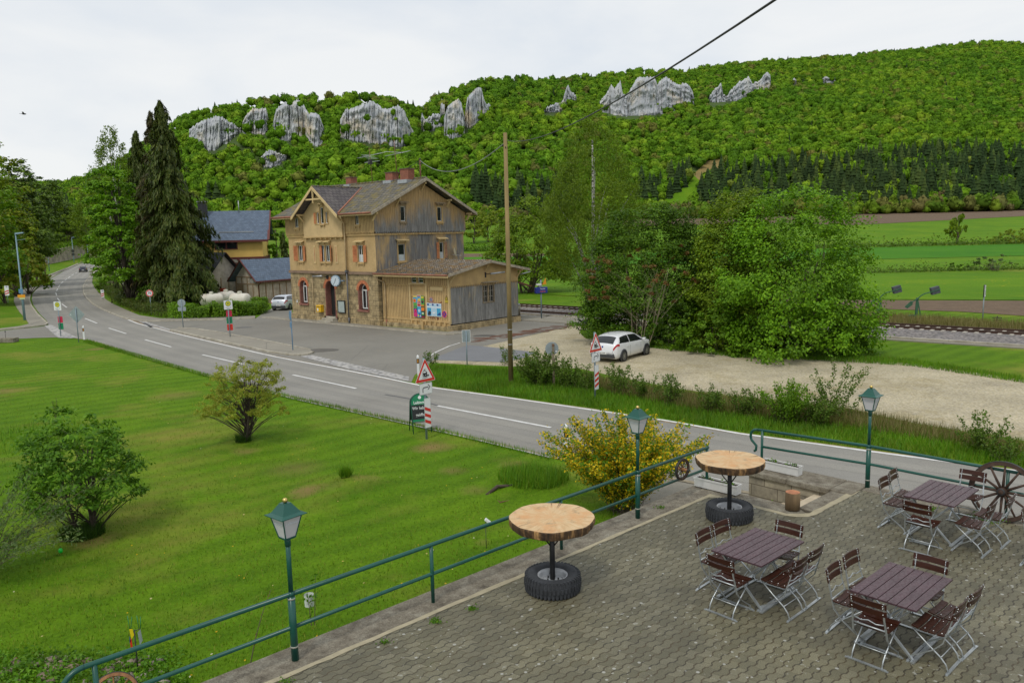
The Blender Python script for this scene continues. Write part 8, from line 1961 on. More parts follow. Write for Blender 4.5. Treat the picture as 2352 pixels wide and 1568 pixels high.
# ================================================================== cars
CGLASS = M_('car_glass', (0.012, 0.014, 0.016), .05, spec=.7); TYRE = M_('car_tyre', (0.018, 0.018, 0.019), .8); ALLOY = M_('alloy_wheel', (0.36, 0.37, 0.38), .3, metal=.8); TAIL = M_('tail_light_red', (0.45, 0.012, 0.015), .15); PLAST = M_('dark_bumper', (0.045, 0.047, 0.05), .6)
def car_paint(name, c, metal=0.0):
 m, nt, p = base_mat(name); p.inputs['Base Color'].default_value = (*c, 1); p.inputs['Roughness'].default_value = .35; p.inputs['Metallic'].default_value = metal; p.inputs['Coat Weight'].default_value = .8; p.inputs['Coat Roughness'].default_value = .06; return m
def make_car(label, loc, hd, paint, plate_txt, wagon=False, group=None, cat='car'):
 root = thing('parked_car' if 'driving' not in label else 'driving_car', label, cat, tuple(loc), hd)
 X = np.array([-2.13, -2.12, -2.09, -2.05, -2.0, -1.75, -1.5, -1.0, -.4, .2, .5, .9, 1.25, 1.6, 1.85, 2.02, 2.11, 2.15])
 ZR = np.array([.60, .82, .93, .99, 1.04, 1.25, 1.405, 1.465, 1.48, 1.445, 1.37, 1.20, 1.03, .97, .90, .80, .66, .50])
 if wagon: ZR[4:8] = [1.10, 1.36, 1.45, 1.49]
 W_ = np.interp
 fw_ = lambda x: W_(x, [-2.13, -2.08, -1.95, -1.7, -1.3, 0, 1.3, 1.7, 1.95, 2.08, 2.15], [.64, .74, .83, .87, .885, .885, .885, .855, .76, .62, .48])
 fzr = lambda x: W_(x, X, ZR)
 fzb = lambda x: np.minimum(W_(x, [-2.13, -1.9, -1, 1.2, 2.15], [.98, 1.03, .99, .92, .80]), fzr(x) - .05)
 fwr = lambda x: np.minimum(W_(x, [-2.13, -2.0, -1.5, -.5, .4, 1.25, 1.4, 2.15], [.60, .64, .60, .60, .58, .68, .74, .42]), fw_(x) - .06)
 fbot = lambda x: W_(x, [-2.13, -1.9, 1.9, 2.15], [.30, .20, .18, .26])
 def sec(x):
  w, zb, zr, wr, bt = fw_(x), fzb(x), fzr(x), fwr(x), fbot(x)
  P = [(0, bt), (w * .86, bt), (w * .97, bt + .12), (w, .52), (w * .985, zb - .13), (w * .945, zb), ((w * .945 + wr) / 2 + .03, (zb + zr) / 2 - .03), (wr + .02, zr - .07), (wr * .88, zr - .022), (wr * .45, zr), (0, zr + .006)]
  return P
 xs = np.unique(np.r_[np.linspace(-2.13, -1.9, 8), np.linspace(-1.9, 1.9, 50), np.linspace(1.9, 2.15, 8)])
 G = np.array([[(x, -y, z) for y, z in sec(x)] + [(x, y, z) for y, z in sec(x)[-2::-1]] for x in xs]); n, m = G.shape[:2]
 b = MB(); b.add(G.reshape(-1, 3).tolist(), [(i * m + j, i * m + j + 1, (i + 1) * m + j + 1, (i + 1) * m + j) for i in range(n - 1) for j in range(m - 1)], True)
 b.f += [list(range(m)), [(n - 1) * m + j for j in range(m)][::-1]]; b.sm += [False] * 2; b.mi += [0, 0]
 b.build('body', paint, root)
 def sidepatch(nm, x0, x1, f0, f1, mat, par, off=.008, lo=5, hi=7, taper0=0, taper1=0, k=10):
  for s_ in (-1, 1):
   V = []
   for i in range(k + 1):
    t = i / k; x = x0 + (x1 - x0) * t
    for q in np.linspace(0, 1, 5):
     xx = x + (taper0 * (1 - t) + taper1 * t) * q; P = sec(xx); f = lo + (hi - lo) * (f0 + (f1 - f0) * q); a = int(min(f, hi - 1e-6)); fr = f - a
     y = P[a][0] * (1 - fr) + P[a + 1][0] * fr; z = P[a][1] * (1 - fr) + P[a + 1][1] * fr; V.append((xx, s_ * (y + off), z + off * .3))
   c = MB(); c.add(V, [(i * 5 + j, i * 5 + j + 1, (i + 1) * 5 + j + 1, (i + 1) * 5 + j) for i in range(k) for j in range(4)], True); c.build(nm, mat, par)
 sidepatch('side_window', -1.72 if not wagon else -1.85, -.62, .06, .93, CGLASS, root, taper0=.30, taper1=0); sidepatch('side_window', -.55, 1.02, .06, .93, CGLASS, root, taper1=-.62)
 sidepatch('tail_light', -2.115, -1.72, .05, .9, TAIL, root, .012, 4, 5); sidepatch('headlight', 1.72, 2.08, .2, .95, M_('headlight', (.5, .52, .55), .1), root, .010, 4, 5)
 def toppatch(nm, x0, x1, fy, mat):
  V = []; k = 8
  for i in range(k + 1):
   x = x0 + (x1 - x0) * i / k
   for q in np.linspace(-1, 1, 7): wr = fwr(x); y = q * wr * fy; z = W_(abs(y), [0, wr * .45, wr * .88, wr + .02], [fzr(x) + .006, fzr(x), fzr(x) - .022, fzr(x) - .07]); V.append((x + (-.012 if x < 0 else .012), y, z + .012))
  c = MB(); c.add(V, [(i * 7 + j, i * 7 + j + 1, (i + 1) * 7 + j + 1, (i + 1) * 7 + j) for i in range(k) for j in range(6)], True); return c.build(nm, mat, root)
 toppatch('rear_window', -1.99, -1.56 if not wagon else -1.74, .92, CGLASS); toppatch('windscreen', 1.20, .42, .95, CGLASS)
 c = MB(); c.box(-2.155, -1.98, -.72, .72, .27, .48); c.build('bumper', PLAST, root, bevel=.03)
 pl = MB(); pl.box(-2.166, -2.156, -.26, .26, .475, .59); pl.box(-2.15, -2.10, -.27, .27, .46, .60); pl = pl.build('number_plate', M_('number_plate_white', (.7, .7, .68), .4), root)
 text_part(plate_txt, .085, BLK, pl, (-2.168, -.02, .533), (math.pi / 2, 0, -math.pi / 2), sx=.8); c = MB(); c.box(-2.1675, -2.1662, .215, .258, .478, .587); c.build('blue_strip', SBLUE, pl)
 for x in (-1.32, 1.32):
  for s_ in (-1, 1):
   c = MB(); c.M = Matrix.Translation((x, s_ * .80, .315)); c.lathe([(.0, s_ * .075), (.385, s_ * .075), (.385, s_ * .092), (0, s_ * .092)], 28, axis='Y'); c.build('wheel_arch', PLAST, root)
   c = MB(); c.M = Matrix.Translation((x, s_ * .80, .315)); c.lathe([(.21, -.10), (.30, -.10), (.315, -.06), (.315, .09), (.295, .118), (.215, .115)], 28, axis='Y') if s_ > 0 else c.lathe([(.21, .10), (.30, .10), (.315, .06), (.315, -.09), (.295, -.118), (.215, -.115)], 28, axis='Y'); w = c.build('wheel', TYRE, root)
   c = MB(); c.M = Matrix.Translation((x, s_ * .80, .315)); c.lathe([(.19, s_ * .108), (.216, s_ * .112), (.216, s_ * .06), (.19, s_ * .06)], 26, axis='Y')
   for k in range(10): t = k * .6283; c.bar((.04 * math.cos(t), s_ * .105, .04 * math.sin(t)), (.20 * math.cos(t + .08), s_ * .108, .20 * math.sin(t + .08)), .035, .012, (0, 1, 0))
   c.lathe([(0, s_ * .112), (.05, s_ * .112), (.05, s_ * .09)], 12, axis='Y'); c.build('rim', ALLOY, w)
   c = MB(); c.M = Matrix.Translation((x, s_ * .80, .315)); c.lathe([(0, s_ * .096), (.20, s_ * .096)], 24, axis='Y'); c.build('brake_disc', BLK, w)
 for s_ in (-1, 1):
  c = MB(); c.box(.78, .98, s_ * .88, s_ * 1.03, .95, 1.08); c.build('mirror', paint, root, bevel=.03)
  c = MB(); c.box(-.95, -.78, s_ * .872, s_ * .90, .80, .83); c.box(.0, .17, s_ * .872, s_ * .90, .79, .82); c.build('door_handle', paint, root)
  c = MB()
  for x in (-.60, .62): c.bar((x, s_ * (fw_(x) + .0025), .30), (x + .03, s_ * (fw_(x) * .985 + .004), .84), .012, .004, (0, 1, 0))
  c.build('door_gap', PLAST, root)
 c = MB(); c.tube([(-1.35, 0, 1.44), (-1.55, 0, 1.62)], .006, 5); c.build('aerial', BLK, root)
 if plate_txt.startswith('SIG'):
  c = MB(); c.M = Matrix.Translation((-2.105, 0, .86)); c.lathe([(.0, -.012), (.05, -.012), (.05, .012), (0, .012)], 14, axis='X'); c.build('emblem', SBLUE, root)
 return root
hdg = math.radians(53); q = at(1434, 830.5); R2 = Matrix.Rotation(hdg, 3, 'Z')
cpos = Vector((q[0], q[1], 0)) + R2 @ Vector((1.32, .90, 0))
make_car('white hatchback parked on the gravel beside the grove', cpos, hdg, car_paint('white_car_paint', (.72, .73, .75)), 'SIG TA 599')
p1, p2 = atT(*z2(736, 428)), atT(*z2(818, 352)); d_ = p2 - p1; hd2 = math.atan2(d_[1], d_[0])
q = atT(*z2(744, 424)); make_car('dark blue car driving away round the far bend of the road', (q[0] + 2 * math.cos(hd2), q[1] + 2 * math.sin(hd2), q[2] + .022), hd2, car_paint('dark_blue_paint', (.012, .016, .035)), 'BL K 1')
q = at(641, 713.5); hd3 = math.radians(80); make_car('silver estate car parked beside the station and the garage', (q[0] + 2.0 * math.cos(hd3), q[1] + 2.0 * math.sin(hd3), 0.012), hd3, car_paint('silver_paint', (.60, .64, .70), .2), 'SIG AB 7', wagon=True)
# ================================================================== houses left of the station
SLATE = brick_mat('blue_slate', (0.105, 0.15, 0.215), (0.07, 0.105, 0.16), (0.03, 0.042, 0.065), .30, .22, .012, rough=.45, var=.35, nz=2.5, axes='XY', bstr=.7)
SLATE_DK = brick_mat('dark_slate', (0.035, 0.038, 0.044), (0.025, 0.028, 0.032), (0.012, 0.012, 0.014), .30, .22, .012, rough=.7, var=.35, nz=2.5, axes='XY', bstr=.6)
YELW = M_('yellow_render', (0.66, 0.45, 0.12), .9, var=.06, scale=1.5, bmp=.3, bscale=12); OXRED = M_('oxblood_woodwork', (0.115, 0.025, 0.018), .6, var=.2)
BRICK_D = brick_mat('old_dark_brick', (0.20, 0.085, 0.06), (0.15, 0.06, 0.045), (0.17, 0.13, 0.10), .25, .085, .01, var=.4, nz=2, axes='SZ', bstr=.4)
BEIGE = M_('beige_boards', (0.50, 0.44, 0.35), .8, var=.15, scale=3, dirt=((.18, .15, .11), .5)); BEIGE_DK = M_('brown_beams', (0.28, 0.20, 0.12), .8, var=.2)
def gabled(root, L, Wd, ez, rz, wallmat, roofmat, ovx=.5, ovy=.6, th=.12, z0=0):
 b = MB(); b.box(0, L, 0, Wd, z0 - .3, ez); b.prism([(0.002, .002, ez), (0.002, Wd - .002, ez), (0.002, Wd / 2, rz - .12)], (L - .004, 0, 0)); b.build('wall', wallmat, root)
 s_ = (rz - ez) / (Wd / 2); e2 = ez - s_ * ovy; b = MB()
 b.prism([(-ovx, -ovy, e2), (L + ovx, -ovy, e2), (L + ovx, Wd / 2, rz), (-ovx, Wd / 2, rz)], (0, 0, .12)); b.prism([(-ovx, Wd / 2 + .002, rz), (L + ovx, Wd / 2 + .002, rz), (L + ovx, Wd + ovy, e2), (-ovx, Wd + ovy, e2)], (0, 0, .12))
 return b.build('roof', roofmat, root), s_, e2
# yellow house
hc = atY(619, 600, 104); HS = thing('slate_roofed_house', 'yellow house with blue slate roof and oxblood windows behind the garage', 'house', (hc[0], hc[1], 0), math.radians(12 + 180))
# local x runs to the left in the picture after the half turn; the front is at y = Wd
Lh, Wh = 13.0, 8.0
rf, s_, e2 = gabled(HS, Lh, Wh, 7.35, 10.55, YELW, SLATE, .75, .55)
b = MB(); b.box(-.1, Lh + .1, -.1, Wh + .16, -.2, 4.75); b.build('brick_storey', BRICK_D, HS)
b = MB(); b.box(-.12, .9, Wh + .10, Wh + .20, 3.7, 4.7); b.box(.9, Lh, Wh + .10, Wh + .19, 4.35, 4.74); b.build('stone_trim', STONE_KERB, HS)
b = MB(); b.box(-.12, Lh, Wh - .05, Wh + .22, 4.78, 5.0)
for k in range(10): b.box(.25 + k * 1.25, .5 + k * 1.25, Wh + .05, Wh + .42, 4.62, 4.86)
b.box(-.75, Lh, Wh + .52, Wh + .60, e2 - .12, e2 + .13); b.box(-.16, -.0, -.1, Wh + .2, 4.78, 5.0); b.build('jetty_beam', OXRED, HS)
for x in (3.0, 8.6):
 b = MB(); y = Wh + .002
 b.box(x - .12, x + 2.5, y, y + .08, 5.95, 6.05); b.box(x - .12, x + 2.5, y, y + .08, 7.12, 7.24)
 for xx in (x - .12, x + 1.10, x + 2.38): b.box(xx, xx + (.12 if xx != x + 1.10 else .16), y, y + .078, 6.05, 7.12)
 w = b.build('window', OXRED, HS); b = MB(); b.box(x, x + 1.1, y, y + .03, 6.05, 7.12); b.box(x + 1.26, x + 2.38, y, y + .03, 6.05, 7.12); b.build('pane', GLASS, w)
b = MB(); b.box(6.6, 7.6, Wh / 2 + .2, Wh / 2 + 1.0, 9.3, 11.75); c = b.build('chimney', SLATE_DK, HS); b = MB(); b.box(6.5, 7.7, Wh / 2 + .1, Wh / 2 + 1.1, 11.75, 11.85); b.build('chimney_cap', ZINC, c)
for x0, x1, y in ((1.0, 5.0, 7.4), (5.6, 8.4, 6.8), (9.0, 12, 7.4)): z = 10.55 - s_ * (y - Wh / 2) + .12; b = MB(); b.box(x0, x1, y - .05, y + .05, z, z + .12); b.build('snow_guard', ZINC, rf)
b = MB(); b.bar((7.9, Wh / 2 + 1.0, 10.55 - s_ * 1.0 + .2), (8.6, Wh / 2 + 2.0, 10.55 - s_ * 2.0 + .2), 1.0, .14); b.build('skylight', IRON, rf)
b = MB(); b.tube([(2.9, Wh / 2 + .3, 10.4), (2.9, Wh / 2 + .3, 11.9)], .05, 6); b.build('cable_mast', ZINC, rf)
b = MB(); b.bar((-.77, Wh / 2, 10.62), (-.77, Wh + .56, e2 + .08), .06, .28, (1, 0, 0)); b.build('verge_board', OXRED, HS)
# garage with slate roof next to the station
gc = at(596.5, 697); GU = math.radians(58)
GA = thing('slate_roofed_garage', 'half timbered garage with blue slate roof behind the silver car', 'garage', tuple(gc), GU)
Lg, Wg = 8.0, 3.6
rf, s_, e2 = gabled(GA, Lg, Wg, 2.95, 4.75, BEIGE, SLATE, .75, .55)
b = MB()
for k in range(9): x = k * 1.0; b.box(x - .06, x + .06, -.05, .0, .35, 2.93)
for z in (.3, 2.1, 2.86): b.box(-.05, Lg, -.048, .0, z, z + .12)
for y in (0, .9, 1.8, 2.7, Wg): b.box(-.05, 0, y - .06, y + .06, .35, 2.93)
for z in (.3, 2.1, 2.86): b.box(-.049, 0, 0, Wg, z, z + .12)
b.build('timber_frame', BEIGE_DK, GA)
b = MB()
for k in range(40): x = .1 + k * .2; b.box(x - .012, x + .012, -.02, 0, .42, 2.1)
for k in range(18): y = .1 + k * .2; b.box(-.02, 0, y - .012, y + .012, .42, 2.1)
b.build('batten', BEIGE_DK, GA)
for k in range(8):
 x = .18 + k; w_ = .62; b = MB(); b.box(x, x + w_, -.03, 0, 2.28, 2.80); f = b.build('louvre', IRON if k % 3 != 1 else OXRED, GA)
 b = MB()
 if k % 4 == 3: b.box(x + .06, x + w_ - .06, -.036, -.0305, 2.34, 2.74); b.build('pane', GLASS, f)
 else:
  for z in (2.33, 2.46, 2.59, 2.70): b.box(x + .05, x + w_ - .05, -.045, -.0305, z, z + .06)
  b.build('slat', WHITE_FR, f)
b = MB(); b.box(-.04, -.0, .25, 1.3, 2.25, 2.82)
f = b.build('louvre', IRON, GA); b = MB()
for z in (2.30, 2.42, 2.54, 2.66): b.box(-.06, -.041, .3, 1.25, z, z + .06)
b.build('slat', WHITE_FR, f)
b = MB(); b.box(-.05, -.0, 2.5, 3.4, .2, 2.05); b.build('door', BEIGE_DK, GA)
b = MB(); b.box(-.1, Lg + .1, -.12, .2, -.2, .32); b.box(-.12, .2, 0, Wg + .1, -.2, .32); b.build('plinth', ST_STONE, GA)
b = MB(); b.bar((-.77, -.55, e2 + .06), (-.77, Wg / 2, 4.82), .06, .26, (1, 0, 0)); b.bar((-.77, Wg / 2, 4.82), (-.77, Wg + .55, e2 + .06), .06, .26, (1, 0, 0)); b.bar((-.74, -.6, e2 + .04), (Lg + .7, -.6, e2 + .04), .05, .16); b.build('verge_board', OXRED, GA)
b = MB(); b.tube([(-.1, -.65, e2), (-.05, -.08, e2 - .4), (-.05, -.08, .1)], .05, 8); b.build('downpipe', OXRED, GA)
# black roofed wing in front of the yellow house
wc = at(561, 692); WG_ = thing('black_roofed_shed', 'low shed with black roof and beige plank doors left of the garage', 'shed', tuple(wc), math.radians(148))
rf, s_, e2 = gabled(WG_, 6.5, 5.0, 2.9, 5.6, BEIGE, SLATE_DK, .5, .6)
b = MB()
for k in range(8): x = .1 + k * .85; b.box(x - .05, x + .05, 5.0, 5.05, 0, 2.9); b.box(x - .05, x + .05, -.05, 0, 0, 2.9)
for k in range(6): y = k; b.box(-.05, 0, y - .06, y + .06, 0, 2.9); b.box(6.5, 6.55, y - .06, y + .06, 0, 2.9)
b.build('timber_frame', BEIGE_DK, WG_)
b = MB(); b.box(4.6, 5.2, 5.0, 5.04, 1.2, 2.2); f = b.build('window', BEIGE_DK, WG_); b = MB(); b.box(4.66, 5.14, 5.04, 5.05, 1.26, 2.14); b.build('pane', GLASS, f)
b = MB(); b.bar((-.52, -.6, e2 + .06), (-.52, 2.5, 5.68), .05, .22, (1, 0, 0)); b.build('verge_board', OXRED, WG_)
# gas tanks
TANK = M_('cream_white_tank', (0.66, 0.63, 0.55), .5, var=.06, scale=1, dirt=((.35, .22, .12), .35), dscale=.9)
for k, (px, py, Y, rz, lab) in enumerate([(488, 712, 80.5, 40, 'left white gas tank behind the hedge'), (521, 706, 83.5, 75, 'white gas tank behind the other two tanks, with a rusty tinge'), (553, 710, 80.0, -25, 'right white gas tank behind the hedge')]):
 q = atY(px, py, Y); o = thing('gas_tank', lab, 'gas tank', (q[0], q[1], 0), math.radians(rz), 'white gas tanks behind the hedge'); o.scale.x = .8
 b = MB(); prof = [(0.02, -1.45), (.3, -1.42), (.5, -1.32), (.6, -1.15), (.62, -1.0), (.62, 1.0), (.6, 1.15), (.5, 1.32), (.3, 1.42), (.02, 1.45)]; b.M = Matrix.Translation((0, 0, 1.05)); b.lathe(prof, 24, axis='X'); b.build('shell', TANK, o)
 for x in (-.7, .7): b = MB(); b.box(x - .12, x + .12, -.45, .45, 0, .55); b.build('leg', STONE_KERB, o)
 b = MB(); b.lathe([(.26, 1.62), (.26, 1.82), (.18, 1.88), (0, 1.88)], 14); b.build('valve_cover', M_('valve_cover', (.48, .47, .38), .5), o)
q = atY(515, 703, 86); o = thing('red_notice', 'small red notice board behind the gas tanks', 'notice', (q[0], q[1], 0)); post(o, 1.5, .03); plate('board', M_('notice_red', (.5, .06, .03), .5), o, rrect(.6, .7, .02, 0, 1.5), -.05, -.045)
q = atY(497, 690, 88); o = thing('wheelie_bin', 'dark wheelie bin with a red lid beside the shed', 'bin', (q[0], q[1], 0)); b = MB(); b.add([(-.24, -.25, .05), (.24, -.25, .05), (.24, .25, .05), (-.24, .25, .05), (-.29, -.34, 1.0), (.29, -.34, 1.0), (.29, .34, 1.0), (-.29, .34, 1.0)], [(0, 3, 2, 1), (4, 5, 6, 7), (0, 1, 5, 4), (1, 2, 6, 5), (2, 3, 7, 6), (3, 0, 4, 7)]); b.build('body', PLAST, o); b = MB(); b.box(-.31, .31, -.37, .36, 1.0, 1.07); b.build('lid', RED, o)
# ================================================================== far left: lamps, wall, walker
LAMPG = M_('lamp_post_blue_grey', (0.17, 0.27, 0.32), .5, metal=.2)
def column(label, px, py, ty, w, plates=False, Y=None):
 q = at(px, py) if Y is None else atY(px, py, Y)
 v = ray(px, ty); H = CAM_H + v[2] / v[1] * q[1] - q[2]
 o = thing('road_lamp', label, 'street lamp', tuple(q), 0, 'grey road lamp columns'); b = MB(); b.tube([(0, 0, -.3), (0, 0, H * .38), (0, 0, H * .38 + .05), (0, 0, H)], [.115, .10, .075, .055], 12); b.build('pole', LAMPG, o)
 b = MB(); b.tube([(-.05, 0, H), (w * .5, 0, H + .06)], .05, 8); b.add([(.0, -.14, H + .02), (w, -.12, H + .10), (w, .12, H + .10), (0, .14, H + .02), (.0, -.1, H + .14), (w, -.08, H + .2), (w, .08, H + .2), (0, .1, H + .14)], [(0, 3, 2, 1), (4, 5, 6, 7), (0, 1, 5, 4), (1, 2, 6, 5), (2, 3, 7, 6), (3, 0, 4, 7)]); b.build('lamp_head', LAMPG, o)
 if plates:
  b = MB(); b.tube([(0, 0, H - .55), (.9, 0, H - .45)], .02, 5); b.build('cable_arm', LAMPG, o)
  plate('number_plate', BLUEP, o, rrect(.42, .40, .02, .0, 2.75), -.13, -.12); plate('cycle_sign', ORANGE, o, rrect(.72, .28, .02, 0, 2.28), -.13, -.12); plate('lower_sign', M_('pale_sign', (.5, .6, .3), .5), o, rrect(.5, .14, .02, .05, 2.06), -.13, -.12)
 return o
column('tall blue-grey road lamp on the pavement at the left edge', 57, 735, 538, .75, True)
column('thin road lamp standing before the quarry stone wall', 113.5, 622, 551, .8, Y=205); l3 = column('thin road lamp with two round sign backs in front of the quarry stone wall', 170, 601, 546, .8, Y=238); column('farthest road lamp at the end of the bend', 203, 592, 553, .8, Y=255)
plate('round_sign', IRON, l3, circ(.45, 3.2), -.1, -.08); plate('round_sign', IRON, l3, circ(.45, 2.2), -.1, -.08)
A_, B_ = atT(117, 611), atT(199, 590); Tp = []
for px, ty, Q in ((103, 580, A_), (160, 568, (A_ + B_) / 2), (195, 561, B_)): v = ray(px, ty); Tp.append(CAM_H + v[2] / v[1] * Q[1])
o = thing('quarry_stone_wall', 'high quarry stone retaining wall along the far bend of the road', 'wall', (0, 0, 0)); d = unit(B_ - A_); nrm = np.array([-d[1], d[0], 0]); b = MB(); n = 14
for i in range(n):
 p, q = A_ + (B_ - A_) * i / n, A_ + (B_ - A_) * (i + 1) / n; z0, z1 = np.interp(i / n, [0, .5, 1], Tp), np.interp((i + 1) / n, [0, .5, 1], Tp)
 b.add([(*p[:2], -1), (*q[:2], -1), (*(q + nrm * .5)[:2], z1), (*(p + nrm * .5)[:2], z0), (*(q + nrm * 1.5)[:2], z1), (*(p + nrm * 1.5)[:2], z0)], [(0, 1, 2, 3), (3, 2, 4, 5)])
p = A_ - d * 9; b.add([(*A_[:2], -1), (*(A_ + nrm * .5)[:2], Tp[0]), (*(p + nrm * 1)[:2], -1)], [(0, 1, 2)]); p = B_ + nrm * 9; b.add([(*B_[:2], -1), (*(B_ + nrm * .5)[:2], Tp[2]), (*p[:2], Tp[2]), (*p[:2], -1)], [(0, 1, 2, 3)])
b.build('wall', brick_mat('quarry_stone', (0.36, 0.31, 0.23), (0.27, 0.24, 0.19), (0.16, 0.14, 0.11), 1.0, .5, .03, var=.45, nz=.5, axes='SZ', bstr=.8, dirt=((.13, .10, .07), .5, .3)), o, recalc=False)
b = MB(); rng = np.random.default_rng(77)
for i in range(6): t = .18 + i * .13; c_ = A_ + (B_ - A_) * t; z = np.interp(t, [0, .5, 1], Tp); P = c_ + nrm * .2 + np.stack([rng.normal(size=160) * .7, rng.normal(size=160) * .3, -np.abs(rng.normal(size=160)) * 1.3], 1) + [0, 0, z]; t_ = thing('ivy_curtain', 'ivy hanging over the quarry stone wall, number %s from the near end' % 'one two three four five six'.split()[i], 'ivy', tuple(c_)); leaf_part('foliage', P - c_, np.tile(-nrm, (160, 1)) + rng.normal(size=(160, 3)) * .4, .4, .3, LF['mid'], t_, rng)
# walker
q = atT(*z2(818, 296)); pr_ = thing('person', 'tiny person in dark trousers walking on the pavement at the far bend', 'person', tuple(q), .3)
def skin_mesh(name, V, E, R, mat, parent):
 me = bpy.data.meshes.new(name); me.from_pydata(V, E, []); me.materials.append(mat); o = bpy.data.objects.new(name, me); COL.objects.link(o); o.parent = parent
 o.modifiers.new('skin', 'SKIN');
 for sv, r in zip(me.skin_vertices[0].data if me.skin_vertices else [], R): sv.radius = (r, r)
 o.modifiers.new('sub', 'SUBSURF').levels = 1; return o
import bmesh as _bm
def person_body():
 V = [(0, 0, .95), (0, 0, 1.2), (0, 0, 1.42), (0, 0, 1.52), (0, -.02, 1.62), (0, -.02, 1.74), (-.19, 0, 1.42), (-.26, -.05, 1.15), (-.25, -.16, .92), (.19, 0, 1.42), (.26, .05, 1.15), (.25, .02, .90), (-.10, 0, .9), (-.11, -.16, .5), (-.11, -.10, .08), (-.11, -.24, .04), (.10, 0, .9), (.11, .08, .5), (.11, .25, .12), (.11, .14, .04)]
 E = [(0, 1), (1, 2), (2, 3), (3, 4), (4, 5), (2, 6), (6, 7), (7, 8), (2, 9), (9, 10), (10, 11), (0, 12), (12, 13), (13, 14), (14, 15), (0, 16), (16, 17), (17, 18), (18, 19)]
 R = [.15, .14, .15, .06, .10, .07, .065, .05, .035, .065, .05, .035, .095, .065, .045, .04, .095, .065, .045, .04]
 me = bpy.data.meshes.new('body'); bm = _bm.new(); L = bm.verts.layers.skin.verify(); vs = []
 for p, r in zip(V, R): v = bm.verts.new(p); v[L].radius = (r, r); vs.append(v)
 vs[0][L].use_root = True
 for a, c in E: bm.edges.new((vs[a], vs[c]))
 bm.to_mesh(me); bm.free()
 o = bpy.data.objects.new('body', me); COL.objects.link(o); o.modifiers.new('skin', 'SKIN'); s_ = o.modifiers.new('sub', 'SUBSURF'); s_.levels = 2; s_.render_levels = 2
 dg = bpy.context.evaluated_depsgraph_get(); m2 = bpy.data.meshes.new_from_object(o.evaluated_get(dg)); bpy.data.objects.remove(o)
 sk = M_('skin', (.45, .25, .17), .6); tro = M_('dark_trousers', (.02, .02, .025), .8); jac = M_('tan_jacket', (.25, .16, .07), .8)
 m2.materials.clear()
 for m in (sk, jac, tro): m2.materials.append(m)
 for p in m2.polygons: c = p.center; p.material_index = 0 if (c.z > 1.5 or (abs(c.x) > .2 and c.z < .98)) else (1 if c.z > .92 else 2); p.use_smooth = True
 b = bpy.data.objects.new('body', m2); COL.objects.link(b); return b
bd = person_body(); bd.parent = pr_
b = MB(); b.sphere((0, .01, 1.73), .115, 10, (1, 1.1, .85)); b.build('hair', BARK_DK, pr_)
# ================================================================== railway
RAILM = M_('rail_rust', (0.085, 0.05, 0.035), .6, metal=.4, var=.2, scale=2); SLEEP = M_('concrete_sleeper', (0.40, 0.37, 0.32), .9, var=.15, scale=3)
def rail_mesh(X0, X1, Y):
 b = MB(); A, B = np.array([X0, Y, .30]), np.array([X1, Y, .30]); n = 12
 for i in range(n):
  p, q = A + (B - A) * i / n, A + (B - A) * (i + 1) / n; b.bar(p - [0, 0, .125], q - [0, 0, .125], .14, .02); b.bar(p - [0, 0, .07], q - [0, 0, .07], .03, .10); b.bar(p, q, .07, .04)
 return b
trk = thing('railway_track', 'rusty railway track on concrete sleepers beyond the platform', 'railway track', tuple(ST_O), ST_A)
for Y in (16.35, 17.85): rail_mesh(-60, 150, Y).build('rail', RAILM, trk)
for k in range(98): x = 4 + k * .63; b = MB(); b.prism([(x - .13, 15.75, .13), (x + .13, 15.75, .13), (x + .10, 15.75, .20), (x - .10, 15.75, .20)], (0, 2.6, 0)); b.build('sleeper', SLEEP, trk)
sd = thing('railway_track', 'single rusty rail close to the platform edge', 'rail', tuple(ST_O), ST_A); rail_mesh(-20, 33, 13.0).build('rail', RAILM, sd)
TG = M_('tensioner_green', (0.035, 0.115, 0.06), .6, var=.2); CONC = M_('grey_concrete_weight', (0.075, 0.085, 0.095), .9, var=.25, scale=6)
for k, (P, lab) in enumerate([((28.1, 59.6), 'left green signal wire tensioner with a raised concrete weight'), ((30.1, 57.9), 'right green signal wire tensioner with a raised concrete weight')]):
 o = thing('wire_tensioner', lab, 'wire tensioner', (P[0], P[1], 0), math.radians(-4), 'green signal wire tensioners')
 b = MB(); b.bar((-.03, 0, -.1), (.02, 0, 1.62), .15, .13, (0, 1, 0)); b.bar((.05, .02, 1.5), (.36, .02, .05), .07, .06, (0, 1, 0)); b.bar((-.02, 0, .30), (.46, 0, .38), .03, .03); b.build('stand', TG, o)
 b = MB(); P_ = [(-.42, -.12, 1.30), (.03, -.12, 1.60), (.22, -.12, 1.78), (.45, -.12, 1.92), (1.0, -.12, 2.06), (1.58, -.12, 2.24)]
 for p, q in zip(P_[:-1], P_[1:]): b.bar(p, q, .05, .07)
 b.build('lever', TG, o)
 b = MB(); b.prism([(-.93, -.10, .98), (-.48, -.10, 1.40), (-.36, -.10, 1.36), (-.36, -.10, 1.12), (-.72, -.10, .84)], (0, -.04, 0)); b.build('paddle', TG, o)
 b = MB(); b.M = Matrix.Translation((1.28, .0, 2.14)) @ Matrix.Rotation(math.radians(-15), 4, 'Y'); b.box(-.30, .30, -.11, .22, -.27, .27); b.build('weight', CONC, o, bevel=.02)
 b = MB(); b.prism([(-.55, -.1, .05), (-.1, -.1, .0), (-.1, -.1, .36), (-.5, -.1, .36), (-.62, -.1, .22)], (0, .25, 0)); b.build('base_box', TG, o)
